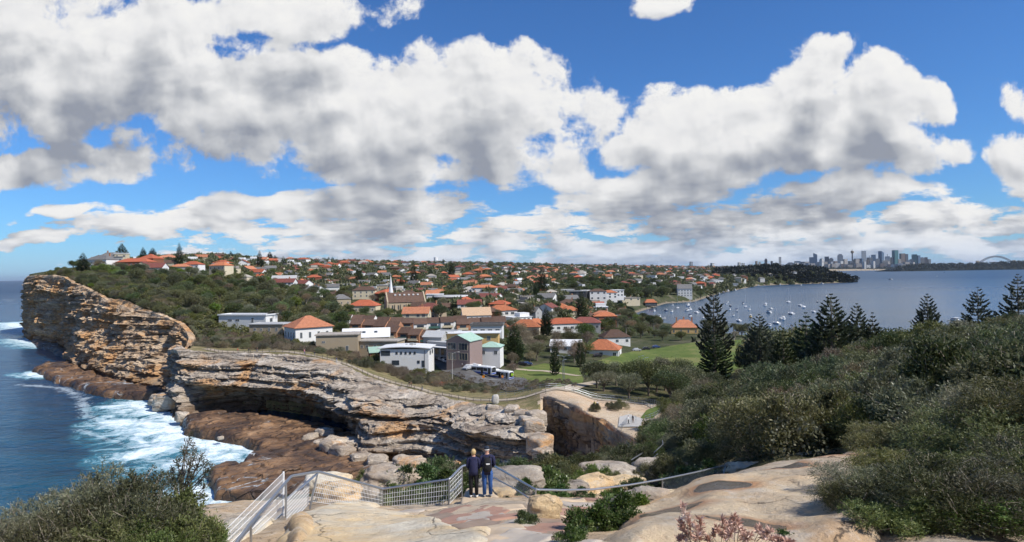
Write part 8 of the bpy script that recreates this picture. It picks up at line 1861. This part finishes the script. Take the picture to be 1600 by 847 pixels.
for u, vt, Y, pr, s, lab in [(45, 790, 13.0, NB[0], .55, 'small grey twiggy bush at the far left corner'), (75, 757, 14.2, NB[1], .70, 'grey-leaved bush left of the big coastal bush'), (165, 722, 13.8, NB[0], 1.0, 'big silvery coastal bush in the bottom left corner'), (215, 735, 13.2, NO_[1], .85, 'dense dark bush right of the silvery bush'), (110, 775, 12.5, NO_[0], .75, 'olive bush in front of the silvery bush'),
      (265, 770, 13.2, NG_[0], .95, 'bright green feathery bush beside the fence rocks'), (310, 800, 13.6, NG_[1], .62, 'low dark green bush at the foot of the left fence'), (175, 800, 12.2, NO_[1], .6, 'low leafy bush at the very bottom left'), (240, 805, 12.4, NG_[1], .7, 'green tufty bush at the bottom edge left')]:
    h = {id(NB[0]): 2.5, id(NB[1]): 2.5, id(NO_[0]): 2.6, id(NO_[1]): 2.6, id(NG_[0]): 1.3, id(NG_[1]): 1.3}[id(pr)] * s * .98
    p = Q(u, vt, Y=Y); p[2] -= h; hz = H(p[0], p[1]); stretch = max(1, (p[2] + h - hz) / h * .96) if p[2] > hz else 1
    place('coastal_bush', pr, (p[0], p[1], p[2] if p[2] < hz else hz), rr.uniform(0, 6), (s, s, s * min(stretch, 1.5)), lab, 'bush', 'foreground bushes')
def sapling():
    q = np.random.default_rng(5); o = bpy.data.objects.new('banksia_sapling', None); COL.objects.link(o); c = Q(285, 800, Y=14.5); o.location = tuple(c); tag(o, 'upright banksia sapling with leaf rosettes against the surf', 'sapling')
    tips = []; tr = Acc()
    for (u, v) in [(297, 680), (288, 700), (303, 698), (315, 712), (322, 722), (278, 720), (268, 733), (295, 718), (308, 728), (325, 738), (284, 738), (300, 742), (315, 750), (270, 748), (322, 760), (290, 705), (305, 712), (280, 745), (296, 730), (330, 728), (318, 775), (262, 740)]:
        t = Q(u, v, Y=14.5 + q.normal() * .25) - c; m1 = np.array([t[0] * .35 - .02, t[1] * .4, t[2] * .55]) + q.normal(size=3) * .03; tr.tube([(0.0, 0, -.4), m1, t * .85 + m1 * .15, t], [.022, .014, .008, .004], 5); tips += [t, t * .9 + m1 * .1, t * .78 + m1 * .22]
    link('trunk', tr.mesh('trunk', [M_bark]), o); tips = np.array(tips); C = np.repeat(tips, 22, 0) + q.normal(size=(len(tips) * 22, 3)) * .028; V, F_ = leaves(C, rdir(len(C), q, .5), .10, .022, q, .3); link('foliage', mesh_np('foliage', V, F_, [L_grey]), o)
sapling()
# bottom-right bushes
for u, vt, Y, pr, s, lab in [(1395, 735, 14.0, NO_[0], .80, 'dark leafy bush at the left edge of the right-hand scrub'), (1340, 775, 13.2, NB[1], .62, 'grey-green bush overlapping the orange shelf'), (1440, 700, 15.2, NG_[0], 1.35, 'yellow-green feathery bush in the right foreground'), (1500, 730, 13.6, NG_[1], 1.3, 'bright feathery bush in the bottom right'), (1540, 655, 15.5, NO_[1], 1.15, 'tall dark bush in the right foreground'), (1585, 600, 17.0, NB[0], 1.3, 'tall grey banksia bush at the right edge'),
      (1590, 720, 13.0, NO_[0], 1.0, 'dark bush in the bottom right corner'), (1420, 800, 12.2, NO_[1], .62, 'low leafy bush at the bottom right'), (1500, 800, 11.8, NB[0], .65, 'grey leafy bush along the bottom right edge'), (1345, 825, 12.0, NB[1], .42, 'small grey bush at the bottom edge right'), (1480, 640, 19.0, NO_[0], 1.1, 'olive bush behind the feathery one'), (1390, 690, 19.5, NO_[1], .8, 'dark shrub behind the half-buried boulder'), (1530, 560, 22.0, NO_[0], 1.4, 'tall olive banksia rising at the right'), (1600, 540, 21.0, NO_[1], 1.5, 'tallest banksia at the right margin'), (1650, 640, 15.5, NO_[1], 1.3, 'bush at the right margin of the photo'), (1345, 800, 11.6, NO_[0], .55, 'olive bush spilling over the shelf at the bottom right'), (1420, 790, 11.2, NB[1], .7, 'silver-green bush filling the bottom right foreground'), (1480, 770, 11.0, NO_[1], .8, 'leafy dark bush in the very near right foreground'), (1560, 750, 10.8, NB[0], .85, 'silvery near bush in the bottom right corner'), (1600, 700, 11.5, NO_[1], .9, 'near olive bush cut by the right edge'), (1390, 820, 10.6, NG_[0], .8, 'feathery green sprigs at the bottom right edge'), (1530, 810, 10.4, NG_[1], .9, 'bright low growth in the bottom right corner')]:
    h = {id(NB[0]): 2.5, id(NB[1]): 2.5, id(NO_[0]): 2.6, id(NO_[1]): 2.6, id(NG_[0]): 1.3, id(NG_[1]): 1.3}[id(pr)] * s * .98
    p = Q(u, vt, Y=Y); hz = H(p[0], p[1]); zz = (p[2] - hz) / h; zz = min(max(zz, .6), 2.2)
    place('coastal_bush', pr, (p[0], p[1], hz), rr.uniform(0, 6), (s * (1 + .25 * (zz - 1)), s * (1 + .25 * (zz - 1)), s * zz), lab, 'bush', 'foreground bushes')
for u, v, Y, s, lab in [(960, 822, 17.6, 1.35, 'glossy green bush in a crack beside the orange shelf'), (930, 830, 16.8, 1.1, 'glossy bush left half of the crack planting'), (990, 812, 18.6, 1.15, 'glossy bush right half of the crack planting'), (978, 800, 19.5, .95, 'leafy tuft behind the glossy bush'), (819, 821, 19.6, .62, 'small dark green tuft left of the yellow boulder'), (888, 850, 15.2, .62, 'yellow-green tuft at the bottom centre'), (905, 842, 15.6, .5, 'second yellow-green tuft at the bottom centre'), (1190, 757, 23.5, .75, 'single dark tuft on the orange shelf'), (1040, 812, 19.3, .5, 'thin tuft below the handrail post'),
      (1215, 866, 12.0, .7, 'spiky green tuft beside the dried flowers'), (640, 772, 27.5, 1.9, 'leafy bush behind the mesh fence'), (672, 770, 27.2, 1.7, 'bush left of the couple beyond the fence'), (705, 768, 26.8, 1.3, 'bright bush beside the couple'), (618, 790, 26.3, 1.2, 'low bush under the fence bend'), (690, 788, 25.3, 1.1, 'low green bush by the fence post'), (655, 792, 25.4, 1.2, 'low bush behind the lower mesh'), (748, 776, 25.6, .9, 'low green plant between the couple'), (820, 778, 25.2, 1.2, 'bush behind the handrail corner'), (850, 770, 26.5, 1.5, 'leafy bush right of the handrail corner'), (905, 788, 24.3, .9, 'low plant under the long handrail'), (870, 782, 24.5, .9, 'dark plant beneath the handrail'), (790, 792, 23.8, .6, 'grass tuft beside the stone step'), (960, 782, 25.6, .9, 'shrub beneath the middle of the handrail'), (1000, 776, 27, 1.2, 'shrub behind the middle of the handrail'), (1060, 765, 28, 1.4, 'shrub behind the handrail mesh'), (1100, 752, 29, 1.4, 'shrub near the handrail end')]:
    nb('small_bush', NSM, u, v, Y, s * (1.0), lab, rr.uniform(0, 6))
# dried flower stalks
def dried():
    q = np.random.default_rng(9); A = []; D_ = []; o = bpy.data.objects.new('dried_flowers', None); COL.objects.link(o); c = Q(1140, 900, Y=9.6); c[2] = H(c[0], c[1]) + .2; o.location = tuple(c); tag(o, 'clump of dry pinkish-brown flower stalks at the bottom edge', 'dried plant')
    S = Acc()
    for (u, v) in [(1066, 790), (1075, 806), (1062, 815), (1083, 822), (1093, 812), (1073, 835), (1090, 838), (1060, 843), (1105, 842), (1120, 825), (1128, 812), (1140, 818), (1146, 806), (1153, 815), (1158, 828), (1143, 832), (1130, 838), (1162, 842), (1172, 836), (1188, 826), (1195, 838), (1204, 830), (1212, 842), (1236, 848), (1222, 846)]:
        t = Q(u, v, Y=9.6 + q.normal() * .15) - c; b_ = np.array([t[0] * .8, 0, -.05]); m1 = (t + b_) / 2 + q.normal(size=3) * .02; S.tube([b_, m1, t], [.007, .005, .003], 4)
        for k in range(12): f = .45 + .55 * k / 11; A.append(m1 * (1 - (f - .45) / .55) + t * (f - .45) / .55); D_.append([q.normal() * .6, q.normal() * .6, .8])
    link('stem', S.mesh('stem', [M_twig]), o); A = np.repeat(np.array(A), 7, 0); D_ = np.repeat(np.array(D_), 7, 0); V, F_ = leaves(A, D_, .10, .024, q, .6); link('flower_head', mesh_np('flower_head', V, F_, [L_dry]), o)
dried()
# ------------------------------------------------------------------ air
def haze():
    m_ = bpy.data.materials.new('haze_air'); m_.use_nodes = True; n = m_.node_tree.nodes; n.clear(); out = n.new('ShaderNodeOutputMaterial'); v = n.new('ShaderNodeVolumePrincipled'); m_.node_tree.links.new(v.outputs[0], out.inputs['Volume'])
    v.inputs['Color'].default_value = (.66, .78, .95, 1); v.inputs['Density'].default_value = 1.5e-5; v.inputs['Anisotropy'].default_value = .2
    A = Acc().box((0, 32000, 150), (110000, 70000, 330)); o = link('haze', A.mesh('haze', [m_])); tag(o, 'thin blue air over the sea and the far shore', kind='stuff')
haze()
write_labels()
